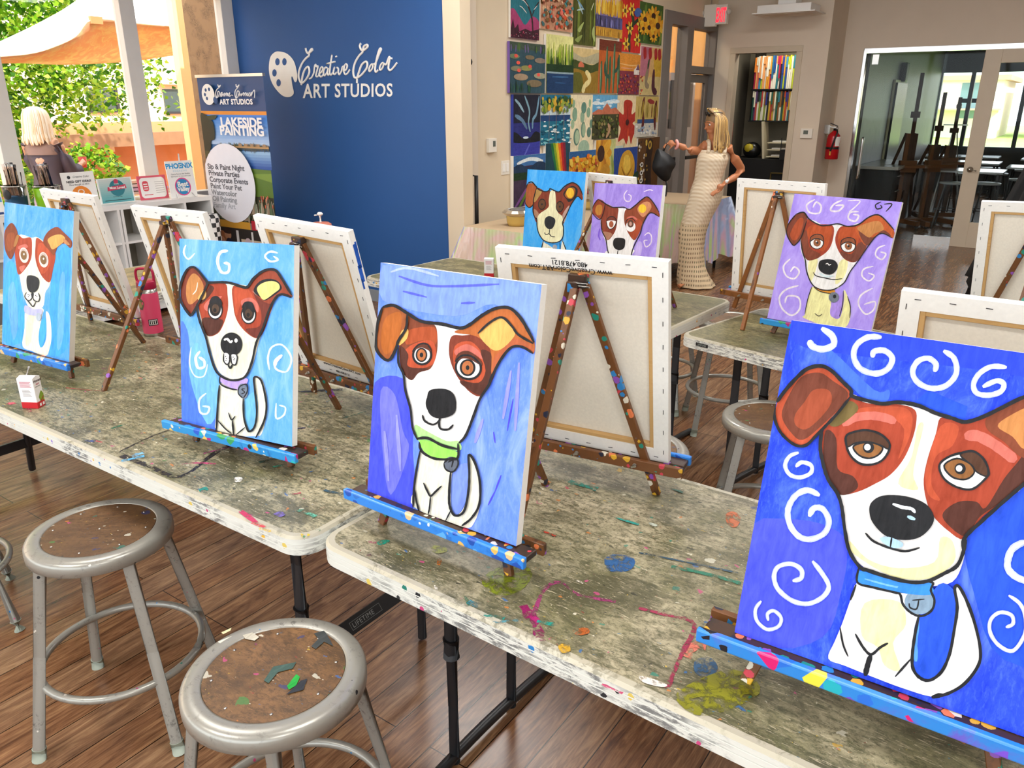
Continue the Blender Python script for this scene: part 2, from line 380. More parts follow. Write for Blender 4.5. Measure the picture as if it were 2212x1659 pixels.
# ------------------------------------------------------------------ flat art: filled shapes and brush strokes on a plane
class Art:
    """shapes in some 2D frame, mapped by T(x, y) to local (u, w); stacked in thin layers of paint"""
    def __init__(s, T, w, h, face=-1, step=.00007, y0=0.0, unit=1.0):
        s.mb = MB(); s.T = T; s.w = w; s.h = h; s.k = 1; s.step = step; s.y0 = y0; s.face = face; s.unit = unit
    def _map(s, p):
        u, v = s.T(p[0], p[1]); return (max(-s.w / 2, min(s.w / 2, u)), max(0.0, min(s.h, v)))
    def _emit(s, q, fs, m):
        y = s.y0 + s.face * s.step * s.k; s.mb.add([(a, y, b) for a, b in q], fs, m); s.k += 1
    def fill(s, col, pts, sm=True, **kw):
        m = col if not isinstance(col, str) else paint(col, **kw)
        q = [s._map(p) for p in (smooth_pts([(a, b, 0) for a, b in pts], True, 4) if sm else pts)]
        P_ = [Vector((a, b, 0)) for a, b in q]
        s._emit(q, [tuple(t) for t in tessellate_polygon([P_])], m)
    def ell(s, col, cx, cy, rx, ry, ang=0, **kw):
        c, d = math.cos(R(ang)), math.sin(R(ang))
        s.fill(col, [(cx + rx * math.cos(a) * c - ry * math.sin(a) * d, cy + rx * math.cos(a) * d + ry * math.sin(a) * c) for a in [2 * math.pi * i / 14 for i in range(14)]], **kw)
    def stroke(s, col, pts, w, closed=False, jit=.12, taper=True, sm=True, **kw):
        m = col if not isinstance(col, str) else paint(col, **kw)
        P_ = smooth_pts([(a, b, 0) for a, b in pts], closed, 5) if sm else [Vector((a, b, 0)) for a, b in pts]
        L = len(P_); A = []; B = []
        for i in range(L):
            a = P_[i - 1] if (i > 0 or closed) else P_[i]; b = P_[(i + 1) % L] if (i < L - 1 or closed) else P_[i]
            t = (b - a); t = t.normalized() if t.length > 1e-9 else Vector((1, 0, 0)); n = Vector((-t.y, t.x, 0))
            k = 1 + random.uniform(-jit, jit)
            if taper and not closed:
                e = min(i, L - 1 - i); k *= min(1, .45 + .25 * e)
            A.append(P_[i] + n * w * k / 2); B.append(P_[i] - n * w * k / 2)
        q = [s._map(p) for p in A + B]; fs = []
        for i in range(L if closed else L - 1):
            j = (i + 1) % L; fs.append((i, j, j + L, i + L))
        s._emit(q, fs, m)

# ------------------------------------------------------------------ canvases
CW, CH, CD = .4064, .508, .019
def pose(x, y, z, yaw, lean, roll=0):
    Rv = Vector((math.cos(yaw), math.sin(yaw), 0)); Nn = Vector((-math.sin(yaw), math.cos(yaw), 0))
    U = Nn * math.sin(lean) + Vector((0, 0, math.cos(lean)))
    R2 = Rv * math.cos(roll) + U * math.sin(roll); U2 = -Rv * math.sin(roll) + U * math.cos(roll); B = U2.cross(R2) * -1
    B = R2.cross(U2) * -1
    M = Matrix(((R2.x, B.x, U2.x, x), (R2.y, B.y, U2.y, y), (R2.z, B.z, U2.z, z), (0, 0, 0, 1)))
    return M
def canvas_thing(name, label, M, group, art=None, ground=None, back=True, side=PRIMED, w=CW, h=CH, d=CD, text=None, splash=None):
    t = thing(name, label, 'canvas', group=group); t.matrix_world = M
    b = MB()                                   # wrapped canvas: front sheet, edges, folded border on the back
    f = .036
    b.b2((-w / 2, 0, 0), (w / 2, .0006, h), side)
    for a, c in (((-w / 2, 0, 0), (-w / 2 + f, d, h)), ((w / 2 - f, 0, 0), (w / 2, d, h)), ((-w / 2 + f, 0, 0), (w / 2 - f, d, f)), ((-w / 2 + f, 0, h - f), (w / 2 - f, d, h))):
        b.b2(a, c, side)
    if splash:
        for (z0, z1, y0, y1, m) in splash: b.b2((-w / 2 - .0004, y0, z0), (-w / 2 + .002, y1, z1), m)
    b.build('wrapped_canvas', t)
    if back:
        s = MB(); g = .010
        for a, c in (((-w / 2 + f, .004, f), (-w / 2 + f + g, d - .002, h - f)), ((w / 2 - f - g, .004, f), (w / 2 - f, d - .002, h - f)), ((-w / 2 + f + g, .004, f), (w / 2 - f - g, d - .002, f + g)), ((-w / 2 + f + g, .004, h - f - g), (w / 2 - f - g, d - .002, h - f))):
            s.b2(a, c, PINE)
        s.build('stretcher_bar', t, bevel=.001, seg=1)
        l = MB(); l.b2((-w / 2 + f + g, .0008, f + g), (w / 2 - f - g, .0045, h - f - g), LINEN); l.build('linen_back', t)
        st = MB()
        for i in range(7):
            xx = -w / 2 + .03 + i * (w - .06) / 6
            for zz in (.014, h - .014): st.box((xx, d + .0003, zz), (.011, .0012, .0013), STAPLE, rot=(0, R(random.uniform(-6, 6)), 0))
        for i in range(9):
            zz = .03 + i * (h - .06) / 8
            for xx in (-w / 2 + .012, w / 2 - .012): st.box((xx, d + .0003, zz), (.0013, .0012, .011), STAPLE)
        st.build('staples', t)
        if text:
            tm = MB(); m = flat('black_ink', '#1a1a1c', .7)
            for txt, size, xc, zc, fl in text:
                # seen from behind: local x runs to the left there; fl turns the writing upside down
                sg = 1 if fl else -1
                put_text(tm, txt, size, m, lambda a, c, xc=xc, zc=zc, sg=sg: (xc + sg * a, d + .0008, zc - sg * c) if sg > 0 else (xc - a, d + .0008, zc + c), align='CENTER', bold=.0002)
            tm.build('printed_text', t)
    if ground or art:
        Minv = M.inverted(); o_ = Minv @ O
        def T(px, py):
            dr = Minv.to_3x3() @ ray(px, py); k = -o_.y / dr.y; q = o_ + dr * k; return q.x, q.z
        A = Art(T, w, h)
        A.mb.add([(-w / 2, -.00005, 0), (w / 2, -.00005, 0), (w / 2, -.00005, h), (-w / 2, -.00005, h)], [(0, 1, 2, 3)], ground)
        if art: art(A)
        A.mb.build('painted_picture', t)
    return t
def zm(x0, y0, s): return lambda pts: [(x0 + a / s, y0 + b / s) for a, b in pts]

# colours of the dogs
RB, RB2, DBR, BRN, TAN, YTAN, PNK = '#9e3b1f', '#b64c2a', '#4d2416', '#7a3a1e', '#ba7c42', '#e2ae5c', '#c4685a'
INK, WHT, CRM, IVY = '#17181b', '#f4f3ee', '#f3ebbc', '#efecd2'
SWL = '#cfe0fb'
def art_c5(A):
    a = zm(1550, 660, 3.073); b = zm(1550, 1150, 3.26)
    P_ = lambda c, pts, f=a, **k: A.fill(c, f(pts), **k)
    K = lambda c, pts, w, f=a, **k: A.stroke(c, f(pts), w / (3.073 if f is a else 3.26), **k)
    # violet-blue scrubbed patches of ground
    P_('#4652ec', [(120, 1500), (520, 1420), (800, 1500), (860, 1640), (820, 1900), (700, 2200), (300, 2300), (100, 2200)])
    P_('#1f3ff0', [(560, 60), (1300, 170), (2034, 300), (2400, 380), (2400, 520), (1700, 420), (900, 330), (520, 250)])
    P_('#1c4fe0', [(1400, 560), (1660, 670), (1640, 780), (1300, 650)], sm=False)
    P_('#1c50e0', [(1960, 1180), (2400, 900), (2500, 2300), (1900, 2350), (1700, 1900), (1640, 1560), (1760, 1430)])
    P_('#3f6cf0', [(760, 300), (1040, 560), (1140, 560), (1120, 640), (1000, 640), (740, 380)])
    sw = [([(690, 150), (760, 200), (770, 260), (700, 290), (630, 270), (610, 230)], 44), ([(1090, 210), (1000, 210), (925, 260), (905, 340), (950, 420), (1050, 452), (1130, 420), (1160, 350), (1110, 300), (1040, 305), (1030, 345)], 40),
          ([(1500, 300), (1570, 350), (1585, 450), (1520, 530), (1420, 550), (1330, 510), (1295, 440), (1330, 370), (1400, 350), (1450, 390), (1440, 440)], 38),
          ([(1920, 410), (1820, 405), (1740, 450), (1700, 520), (1720, 580), (1800, 595), (1880, 570), (1900, 520), (1850, 500), (1760, 540)], 36),
          ([(540, 975), (480, 1000), (450, 1060), (480, 1120), (550, 1140), (620, 1110), (622, 1060), (560, 1040), (520, 1070)], 28),
          ([(680, 1260), (600, 1225), (520, 1260), (470, 1350), (480, 1450), (540, 1530), (620, 1550), (710, 1510), (740, 1430), (700, 1350), (640, 1345), (610, 1400)], 40)]
    for p, w in sw: K('#b4c4f2', p, w, jit=.08); K('#dfe8fb', p, w * .62, jit=.2); K(WHT, p[:len(p) // 2], w * .55, jit=.15)
    sb = [([(670, 200), (740, 290), (785, 380), (740, 455), (640, 500), (530, 480), (430, 400), (400, 310), (430, 240), (520, 220), (590, 260), (590, 320), (530, 340)], 34),
          ([(310, 480), (270, 540), (280, 620), (350, 680), (430, 660), (450, 600), (400, 550), (355, 570), (360, 620)], 26),
          ([(2170, 60), (2080, 110), (2045, 190), (2050, 260), (2120, 320), (2200, 330), (2280, 250), (2260, 150)], 50),
          ([(2050, 440), (2130, 500), (2170, 600), (2160, 720), (2080, 830), (1980, 790), (1920, 700), (1925, 610), (1990, 560), (2070, 580), (2080, 640), (2030, 665)], 28)]
    for p, w in sb: K('#b4c4f2', p, w, b, jit=.08); K('#dfe8fb', p, w * .62, b, jit=.2); K(WHT, p[:len(p) // 2], w * .55, b, jit=.15)
    # head
    P_(WHT, [(880, 600), (960, 620), (1060, 655), (1200, 650), (1310, 672), (1450, 715), (1640, 765), (1900, 700), (2100, 800), (2034, 1180), (1900, 1290), (1760, 1400), (1660, 1530), (1630, 1700), (1560, 1830), (1400, 1860), (1200, 1840), (980, 1740), (880, 1620), (850, 1480), (830, 1330), (800, 1240), (740, 1150), (700, 1030), (690, 930), (720, 800)])
    P_('#f4e9a8', [(1330, 800), (1370, 790), (1330, 960), (1300, 1120), (1330, 1220), (1200, 1180), (1290, 1000)]); P_('#f4e9a8', [(1480, 1540), (1560, 1560), (1570, 1700), (1400, 1810), (1150, 1790), (900, 1640), (880, 1560), (1000, 1680), (1200, 1740), (1440, 1700)])
    P_(RB, [(880, 605), (970, 640), (1060, 655), (1200, 655), (1310, 690), (1320, 780), (1290, 900), (1235, 1020), (1150, 1120), (1050, 1180), (930, 1235), (810, 1250), (740, 1150), (700, 1030), (690, 900), (720, 800), (800, 700)])
    P_(RB2, [(950, 680), (1200, 670), (1290, 720), (1280, 860), (1200, 1020), (1240, 820), (1100, 720), (960, 740)])
    P_(DBR, [(720, 830), (790, 880), (800, 1080), (900, 1130), (935, 1200), (870, 1250), (800, 1245), (740, 1150), (705, 1030)])
    K(PNK, [(830, 790), (910, 745), (1020, 730), (1120, 745), (1185, 772)], 56, jit=.06)
    P_('#6b5a2c', [(860, 640), (920, 650), (930, 700), (820, 790), (760, 800), (750, 760)])
    P_(RB, [(1480, 745), (1560, 760), (1640, 775), (1780, 735), (2034, 760), (2200, 900), (2100, 1120), (2034, 1180), (1900, 1300), (1760, 1400), (1640, 1545), (1530, 1490), (1430, 1390), (1385, 1280), (1370, 1150), (1400, 1000), (1450, 850)])
    P_(RB2, [(1480, 800), (1600, 800), (1560, 930), (1450, 1000), (1420, 1180), (1480, 1290), (1400, 1250), (1385, 1080)])
    P_(DBR, [(2034, 980), (2100, 900), (2200, 960), (2100, 1130), (1900, 1290), (1740, 1400), (1650, 1530), (1520, 1440), (1500, 1370), (1600, 1300), (1720, 1300), (1780, 1340), (1900, 1150), (1990, 1040)])
    K(PNK, [(1640, 868), (1720, 862), (1820, 910), (1920, 980), (1980, 1030)], 72, jit=.06)
    P_(BRN, [(1780, 760), (1850, 680), (2034, 612), (2200, 570), (2420, 640), (2600, 800), (2520, 900), (2300, 860), (2150, 920), (2034, 1010), (1900, 900), (1800, 830)])
    P_(TAN, [(1860, 800), (1940, 730), (2100, 660), (2260, 680), (2380, 780), (2250, 830), (2120, 870), (2034, 950), (1960, 870)])
    # left ear
    P_(RB2, [(400, 640), (450, 570), (520, 490), (600, 420), (690, 405), (760, 430), (830, 500), (890, 560), (890, 610), (830, 670), (760, 740), (710, 800), (660, 860), (600, 920), (540, 925), (480, 890), (420, 820), (388, 740)])
    P_('#6e3520', [(560, 475), (680, 445), (770, 500), (870, 580), (820, 670), (700, 790), (570, 890), (490, 840), (430, 730), (470, 610)])
    P_('#9a4526', [(640, 560), (740, 560), (760, 640), (690, 740), (590, 820), (520, 790), (520, 720), (580, 640)])
    # eyes
    for e in (([(855, 870), (900, 840), (990, 825), (1080, 850), (1140, 905), (1140, 960), (1100, 1020), (1040, 1050), (960, 1050), (900, 1010), (865, 950)], [(855, 870), (900, 840), (990, 825), (1080, 850), (1140, 905), (1135, 950), (1085, 925), (1000, 902), (920, 910), (865, 935)], [(905, 932), (1000, 905), (1095, 935), (1075, 985), (1010, 1012), (940, 990)], (1005, 940)),
              ([(1480, 1045), (1540, 1000), (1620, 975), (1700, 965), (1770, 1020), (1800, 1105), (1765, 1160), (1690, 1215), (1600, 1205), (1520, 1160), (1480, 1100)], [(1612, 988), (1700, 965), (1770, 1020), (1805, 1110), (1780, 1130), (1720, 1100), (1680, 1050)], [(1505, 1060), (1590, 1012), (1680, 1050), (1705, 1105), (1650, 1150), (1560, 1135)], (1612, 1080))):
        P_(WHT, e[0]); P_('#8a5a2b', e[2]); P_('#4b2c17', e[1])
        K(INK, e[2], 12, closed=True); K(INK, e[1], 10, closed=True); K(INK, e[0], 15, closed=True)
        A.ell(INK, *a([e[3]])[0], 12, 12); A.ell('#e8f4ff', *a([(e[3][0] - 7, e[3][1] - 2)])[0], 7, 7)
    # nose and mouth
    P_(INK, [(1020, 1310), (1100, 1258), (1250, 1262), (1380, 1310), (1437, 1390), (1422, 1460), (1350, 1530), (1250, 1552), (1130, 1530), (1050, 1460), (1015, 1390)])
    K('#d8e9fb', [(1165, 1312), (1230, 1335), (1290, 1345), (1315, 1372)], 22); K('#a8cdf2', [(1262, 1395), (1315, 1415)], 26)
    P_('#a9cdf5', [(1080, 1545), (1140, 1530), (1230, 1570), (1220, 1600), (1150, 1600)])
    K(INK, [(985, 1505), (1040, 1560), (1150, 1605), (1250, 1625), (1345, 1602)], 15); K(INK, [(1160, 1530), (1150, 1600)], 14)
    # body
    P_(WHT, [(985, 350), (940, 470), (880, 640), (830, 760), (785, 880), (900, 930), (1100, 1010), (1300, 1085), (1500, 1145), (1600, 1130), (1740, 1050), (1830, 930), (1850, 820), (1815, 640), (1755, 470), (1705, 375), (1672, 390), (1690, 520), (1665, 700), (1640, 830), (1570, 970), (1490, 1030), (1420, 1010), (1375, 920), (1375, 800), (1400, 650), (1420, 560), (1440, 440), (1300, 420), (1100, 380)], b)
    P_('#f2e7ab', [(1040, 490), (1280, 480), (1330, 640), (1240, 770), (1290, 960), (1180, 930), (1130, 800), (1020, 720)], b)
    P_('#1c50d8', [(1420, 585), (1560, 360), (1665, 400), (1685, 520), (1665, 700), (1640, 830), (1570, 970), (1490, 1030), (1420, 1010), (1375, 920), (1375, 800)], b)
    K('#4f92f0', [(1415, 600), (1395, 760), (1400, 900)], 34, b)
    P_('#2f86e8', [(1000, 262), (1150, 305), (1350, 345), (1480, 345), (1512, 365), (1500, 435), (1420, 432), (1250, 410), (1100, 380), (990, 345)], b)
    K('#6fb0f5', [(1040, 320), (1250, 375), (1450, 395)], 14, b)
    A.ell('#7d97ad', *b([(1425, 480)])[0], 32, 27); P_('#2f86e8', [(1300, 360), (1500, 365), (1500, 432), (1290, 415)], b)
    K(INK, [(1375, 470), (1460, 462)], 11, b); K(INK, [(1420, 466), (1405, 530), (1360, 522), (1352, 490)], 11, b)
    K(INK, [(1000, 240), (990, 345), (1100, 380), (1250, 415), (1290, 430), (1310, 500), (1370, 560), (1440, 580), (1510, 540), (1530, 470), (1505, 400), (1520, 350), (1480, 335)], 17, b)
    K(INK, [(1420, 580), (1395, 700), (1375, 850), (1380, 950), (1430, 1015), (1500, 1030), (1580, 970), (1635, 850), (1665, 700), (1690, 520), (1672, 390), (1700, 372), (1755, 470), (1815, 640), (1852, 820), (1835, 930), (1740, 1055), (1620, 1125), (1510, 1150)], 22, b)
    K(INK, [(1590, 1130), (1510, 1150)], 34, b); K(INK, [(980, 360), (940, 470)], 18, b)
    K(INK, [(975, 705), (1030, 800), (1085, 850), (1150, 800), (1205, 770)], 18, b); K(INK, [(1085, 850), (1060, 930), (1045, 1000)], 38, b)
    K(INK, [(868, 660), (890, 780), (925, 865)], 13, b); K(INK, [(1365, 880), (1255, 1005)], 16, b)
    # contour of the head
    K(INK, [(400, 640), (450, 570), (520, 490), (600, 420), (690, 400), (760, 430), (830, 500), (890, 560), (900, 600), (1000, 630), (1100, 650), (1200, 640), (1330, 660), (1450, 712), (1560, 745), (1640, 770), (1740, 745), (1860, 690), (2034, 605), (2200, 565), (2420, 640)], 26)
    K(INK, [(388, 650), (385, 740), (420, 830), (480, 895), (540, 928), (600, 920), (660, 860), (720, 800), (800, 715), (890, 600)], 20)
    K(INK, [(700, 820), (688, 930), (705, 1040), (740, 1150), (800, 1240), (830, 1330), (850, 1480), (880, 1620), (950, 1730), (1000, 1750)], 24)
    K(INK, [(1000, 235), (1180, 298), (1350, 340), (1480, 335), (1600, 280), (1690, 225), (1735, 120), (1750, 40)], 26, b)
    K(INK, [(1640, 1640), (1640, 1540), (1760, 1420), (1900, 1295), (2034, 1180), (2150, 1090), (2300, 900)], 26)
def art_c3(A):
    f = zm(740, 540, 2.304); s = 2.304
    P_ = lambda c, pts, **k: A.fill(c, f(pts), **k)
    K = lambda c, pts, w, **k: A.stroke(c, f(pts), w / s, **k)
    P_('#4450f4', [(160, 660), (300, 640), (350, 800), (350, 1000), (350, 1290), (120, 1200), (130, 900)])
    P_('#6d72ea', [(190, 700), (260, 720), (300, 900), (330, 1000), (240, 1220), (200, 1000)])
    P_('#7c9cfc', [(200, 75), (980, 170), (960, 420), (760, 270), (560, 330), (200, 250)])
    for p in ([(280, 130), (420, 175), (560, 180), (780, 170)], [(300, 205), (420, 235)], [(590, 265), (660, 262)], [(240, 110), (330, 90), (480, 130)]): K('#5560e0' if p[0][0] in (280, 300, 590) else '#a9bdf7', p, 13)
    for p in ([(752, 905), (760, 960)], [(725, 1270), (760, 1200)], [(820, 900), (850, 740)], [(790, 1120), (760, 1200)]): K('#4a44d8', p, 8)
    for p in ([(210, 900), (230, 1150)], [(270, 820), (290, 1100)], [(700, 840), (660, 960)], [(880, 560), (860, 900)], [(840, 600), (800, 840)]): K('#8f93f2', p, 20)
    # tail and body
    P_(IVY, [(400, 990), (380, 1080), (362, 1180), (358, 1280), (600, 1380), (660, 1350), (690, 1250), (690, 1150), (665, 1060), (632, 1015), (635, 1100), (630, 1200), (600, 1290), (560, 1320), (540, 1260), (545, 1120), (555, 1080), (500, 1040)])
    P_('#7590ec', [(552, 1100), (625, 1060), (632, 1130), (625, 1220), (590, 1300), (560, 1318), (540, 1250)])
    # head
    P_(WHT, [(330, 330), (400, 355), (500, 365), (590, 385), (700, 420), (760, 560), (740, 660), (690, 730), (650, 840), (610, 920), (585, 960), (480, 960), (370, 930), (355, 870), (330, 740), (310, 640), (290, 560), (290, 460)])
    P_('#a9e08a', [(362, 870), (420, 900), (520, 950), (580, 950), (578, 1000), (390, 960)])
    P_(BRN, [(330, 330), (400, 358), (462, 375), (475, 440), (470, 520), (440, 590), (380, 610), (345, 648), (300, 600), (285, 520), (290, 420)])
    P_('#a4481f', [(330, 400), (460, 385), (465, 470), (400, 450), (320, 470)])
    P_(RB2, [(300, 520), (350, 470), (440, 450), (468, 500), (450, 570), (370, 590), (320, 570)])
    P_(DBR, [(290, 480), (330, 520), (330, 580), (430, 590), (380, 612), (345, 648), (300, 600)])
    P_('#7a321c', [(545, 430), (600, 425), (680, 430), (770, 520), (760, 620), (700, 722), (640, 710), (580, 640), (545, 570), (532, 500)])
    P_(RB2, [(560, 480), (640, 455), (700, 520), (715, 600), (670, 680), (600, 640), (560, 590)])
    P_(PNK, [(560, 500), (620, 468), (680, 500), (700, 545), (640, 510), (580, 530)])
    P_(DBR, [(690, 500), (745, 520), (745, 620), (700, 722), (610, 680), (590, 650), (680, 660), (715, 600)])
    P_('#b2612a', [(560, 410), (620, 380), (720, 310), (800, 290), (870, 320), (950, 430), (955, 515), (900, 480), (840, 480), (790, 550), (745, 620), (740, 500), (670, 430)])
    P_('#b05a34', [(850, 440), (940, 470), (952, 515), (890, 478), (830, 490), (780, 560), (748, 620), (755, 540), (800, 490)])
    P_(YTAN, [(680, 410), (760, 350), (810, 345), (860, 400), (850, 440), (790, 495), (740, 490)])
    P_('#9c5426', [(205, 285), (260, 275), (330, 320), (325, 380), (280, 450), (270, 490), (240, 545), (200, 530), (172, 480), (180, 370)])
    P_('#b0601f', [(225, 330), (290, 310), (295, 380), (270, 470), (220, 520), (195, 470), (200, 390)])
    P_(YTAN, [(300, 400), (330, 395), (325, 440), (285, 475), (285, 440)])
    for cx, cy, rx, ry in ((400, 522, 50, 52), (630, 585, 68, 62)):
        A.ell(INK, *f([(cx, cy)])[0], rx / s, ry / s, 15); A.ell(WHT, *f([(cx, cy)])[0], (rx - 11) / s, (ry - 11) / s, 15)
        A.ell(INK, *f([(cx - 3, cy)])[0], (rx * .58) / s, (ry * .68) / s); A.ell('#b0683a', *f([(cx - 3, cy)])[0], (rx * .42) / s, (ry * .54) / s); A.ell(INK, *f([(cx - 3, cy)])[0], 9 / s, 12 / s)
    P_('#5a2c1a', [(565, 555), (580, 515), (630, 502), (690, 545), (697, 575), (640, 545), (600, 540)]); K(INK, [(565, 555), (600, 525), (650, 530), (697, 575)], 10)
    P_('#5a2c1a', [(355, 500), (380, 470), (420, 470), (445, 505), (400, 485)]); K(INK, [(352, 505), (385, 470), (425, 468), (448, 500)], 8)
    A.ell(INK, *f([(495, 762)])[0], 76 / s, 70 / s); P_(INK, [(430, 710), (470, 690), (530, 695), (565, 730), (568, 800), (530, 830), (470, 835), (430, 800)])
    K(INK, [(403, 820), (415, 850), (455, 868), (485, 850), (490, 830)], 10); K(INK, [(487, 835), (490, 885), (530, 892), (557, 868)], 11)
    P_('#93dd5c', [(388, 950), (440, 950), (520, 985), (578, 1005), (575, 1035), (500, 1040), (420, 1010)])
    A.ell('#5a6270', *f([(545, 1065)])[0], 36 / s, 38 / s); K(INK, [(530, 1055), (555, 1045), (548, 1080)], 8)
    K(INK, [(375, 938), (430, 935), (500, 970), (580, 990)], 14); K(INK, [(388, 955), (400, 1000), (460, 1035), (540, 1040), (580, 1030), (580, 960)], 12)
    K(INK, [(510, 1060), (520, 1090), (555, 1102), (580, 1070), (575, 1038), (540, 1035), (510, 1060)], 8)
    K(INK, [(205, 285), (260, 275), (330, 315), (400, 355), (500, 368), (590, 388), (640, 370), (700, 325), (770, 290), (840, 290), (900, 350), (960, 460)], 16)
    K(INK, [(205, 285), (180, 370), (172, 480), (205, 535), (240, 546), (270, 495), (285, 450), (322, 390), (328, 320)], 14)
    K(INK, [(680, 415), (740, 360), (800, 335), (850, 380), (880, 420), (955, 465)], 12); K(INK, [(955, 515), (900, 482), (845, 485), (790, 550), (745, 640), (735, 670), (690, 740), (660, 820), (620, 920), (585, 960)], 13)
    K(INK, [(285, 480), (285, 560), (310, 620), (320, 700), (345, 790), (355, 880), (380, 945)], 11)
    K(INK, [(395, 990), (375, 1090), (362, 1190), (358, 1280)], 11); K(INK, [(365, 1190), (375, 1250), (388, 1298)], 10)
    K(INK, [(410, 1157), (430, 1200), (445, 1222), (470, 1200), (500, 1172)], 10); K(INK, [(445, 1222), (440, 1280), (432, 1315)], 8)
    K(INK, [(545, 1105), (538, 1200), (540, 1270), (565, 1318), (610, 1300), (632, 1210), (638, 1110), (635, 1018), (665, 1055), (690, 1150), (688, 1260), (650, 1330), (600, 1370)], 12); K(INK, [(548, 1290), (520, 1345)], 8)
def art_c2(A):
    f = zm(340, 480, 3.073); s = 3.073
    P_ = lambda c, pts, **k: A.fill(c, f(pts), **k)
    K = lambda c, pts, w, **k: A.stroke(c, f(pts), w / s, **k)
    P_('#4a78fa', [(150, 700), (200, 720), (230, 900), (330, 1100), (400, 1240), (400, 1400), (160, 1330)]); P_('#6fb4fb', [(250, 800), (340, 900), (400, 1050), (420, 1200), (330, 1340), (210, 1000)])
    for p, w in (([(190, 150), (175, 200), (205, 245), (250, 205)], 12), ([(470, 190), (420, 200), (400, 260), (425, 330), (470, 330), (475, 280), (440, 270)], 20), ([(800, 205), (750, 195), (715, 225), (750, 260), (800, 250), (770, 225)], 14),
                 ([(285, 855), (255, 900), (270, 965), (310, 960), (310, 920), (275, 895)], 18), ([(225, 830), (215, 940), (250, 1020), (310, 1020), (335, 940)], 9), ([(825, 880), (780, 920), (790, 975), (860, 990), (890, 900), (830, 815), (760, 830), (735, 900), (745, 980)], 13),
                 ([(325, 1135), (280, 1180), (285, 1260), (330, 1270), (345, 1230), (300, 1220)], 14), ([(790, 1200), (790, 1300), (840, 1280), (850, 1230), (810, 1215)], 12), ([(830, 880), (790, 920), (780, 960)], 24)):
        K('#cfe6fb', p, w)
    P_(IVY, [(420, 1070), (410, 1200), (398, 1400), (640, 1420), (700, 1390), (730, 1220), (715, 1100), (690, 1035), (650, 1030), (655, 1150), (665, 1280), (640, 1370), (600, 1370), (575, 1300), (575, 1110), (500, 1080)])
    P_('#6cb6f8', [(580, 1180), (655, 1130), (668, 1280), (640, 1380), (605, 1380), (580, 1300)])
    P_(IVY, [(330, 400), (450, 410), (500, 410), (620, 430), (760, 540), (730, 650), (680, 780), (640, 930), (600, 1010), (520, 1045), (440, 1020), (390, 960), (350, 830), (290, 650), (280, 540)])
    P_('#f6f2c8', [(560, 820), (640, 800), (610, 960), (520, 1030), (450, 980), (540, 940)])
    P_(RB, [(330, 410), (450, 405), (468, 480), (470, 580), (440, 680), (400, 740), (330, 750), (290, 620), (275, 520)])
    P_(DBR, [(320, 420), (380, 440), (300, 540), (275, 500)]); P_(DBR, [(300, 640), (400, 640), (440, 660), (400, 735), (330, 748)])
    P_(PNK, [(310, 560), (350, 510), (430, 490), (400, 530), (340, 590)])
    P_(RB, [(505, 425), (600, 430), (680, 500), (770, 520), (745, 620), (700, 740), (655, 770), (580, 720), (525, 640), (505, 540)])
    P_(RB2, [(515, 440), (600, 440), (640, 520), (560, 540), (530, 620), (515, 560)]); P_(PNK, [(560, 520), (620, 500), (670, 540), (670, 600), (630, 560), (570, 560)])
    P_('#6a2a1c', [(640, 470), (700, 520), (760, 530), (740, 620), (700, 740), (650, 765), (590, 710), (680, 690), (690, 590)])
    P_('#7a3420', [(215, 305), (260, 305), (330, 385), (350, 430), (280, 520), (240, 610), (215, 605), (165, 520), (160, 440), (180, 360)])
    P_(TAN, [(240, 340), (285, 370), (310, 440), (260, 520), (215, 545), (195, 490), (200, 400)]); K('#eedfc8', [(270, 400), (262, 450), (238, 480)], 7)
    P_('#d9a860', [(310, 450), (328, 470), (315, 510), (270, 510)])
    P_('#8c3c24', [(600, 430), (650, 370), (720, 320), (790, 320), (830, 370), (900, 490), (860, 480), (800, 490), (760, 540), (700, 520), (640, 460)])
    P_(INK, [(645, 440), (680, 395), (740, 375), (800, 390), (830, 435), (800, 470), (720, 520), (690, 500), (650, 470)]); P_('#f0cc7a', [(665, 440), (700, 405), (760, 390), (805, 405), (815, 440), (780, 470), (715, 515), (685, 490)])
    for cx, cy in ((388, 580), (610, 610)):
        A.ell(INK, *f([(cx, cy)])[0], 50 / s, 66 / s); A.ell(WHT, *f([(cx, cy + 8)])[0], 42 / s, 50 / s); A.ell('#1c1714', *f([(cx, cy - 8)])[0], 38 / s, 52 / s); A.ell('#4a3626', *f([(cx + 2, cy - 6)])[0], 24 / s, 30 / s); A.ell('#14100e', *f([(cx - 2, cy + 4)])[0], 11 / s, 14 / s)
    P_(INK, [(350, 540), (365, 500), (400, 490), (430, 520), (432, 550), (390, 530)]); P_(INK, [(565, 570), (585, 530), (630, 530), (650, 570), (640, 600), (600, 560)])
    A.ell(INK, *f([(497, 810)])[0], 72 / s, 78 / s); K(WHT, [(447, 782), (470, 775), (490, 795), (505, 785)], 15); A.ell(WHT, *f([(528, 785)])[0], 11 / s, 14 / s)
    P_(WHT, [(450, 870), (480, 878), (485, 930), (455, 930)]); P_(WHT, [(497, 880), (535, 885), (532, 935), (500, 935)])
    K(INK, [(448, 870), (447, 920), (470, 945), (485, 920), (485, 880)], 9); K(INK, [(495, 880), (500, 935), (525, 945), (537, 900), (530, 880)], 9); K(INK, [(475, 945), (490, 968), (505, 942)], 12)
    for x, y in ((460, 890), (465, 905), (462, 918), (510, 895), (515, 912), (520, 903)): A.ell(INK, *f([(x, y)])[0], 1.1, 1.1)
    P_('#b39ae2', [(425, 1015), (500, 1045), (600, 1035), (600, 1070), (550, 1110), (500, 1100), (430, 1060)])
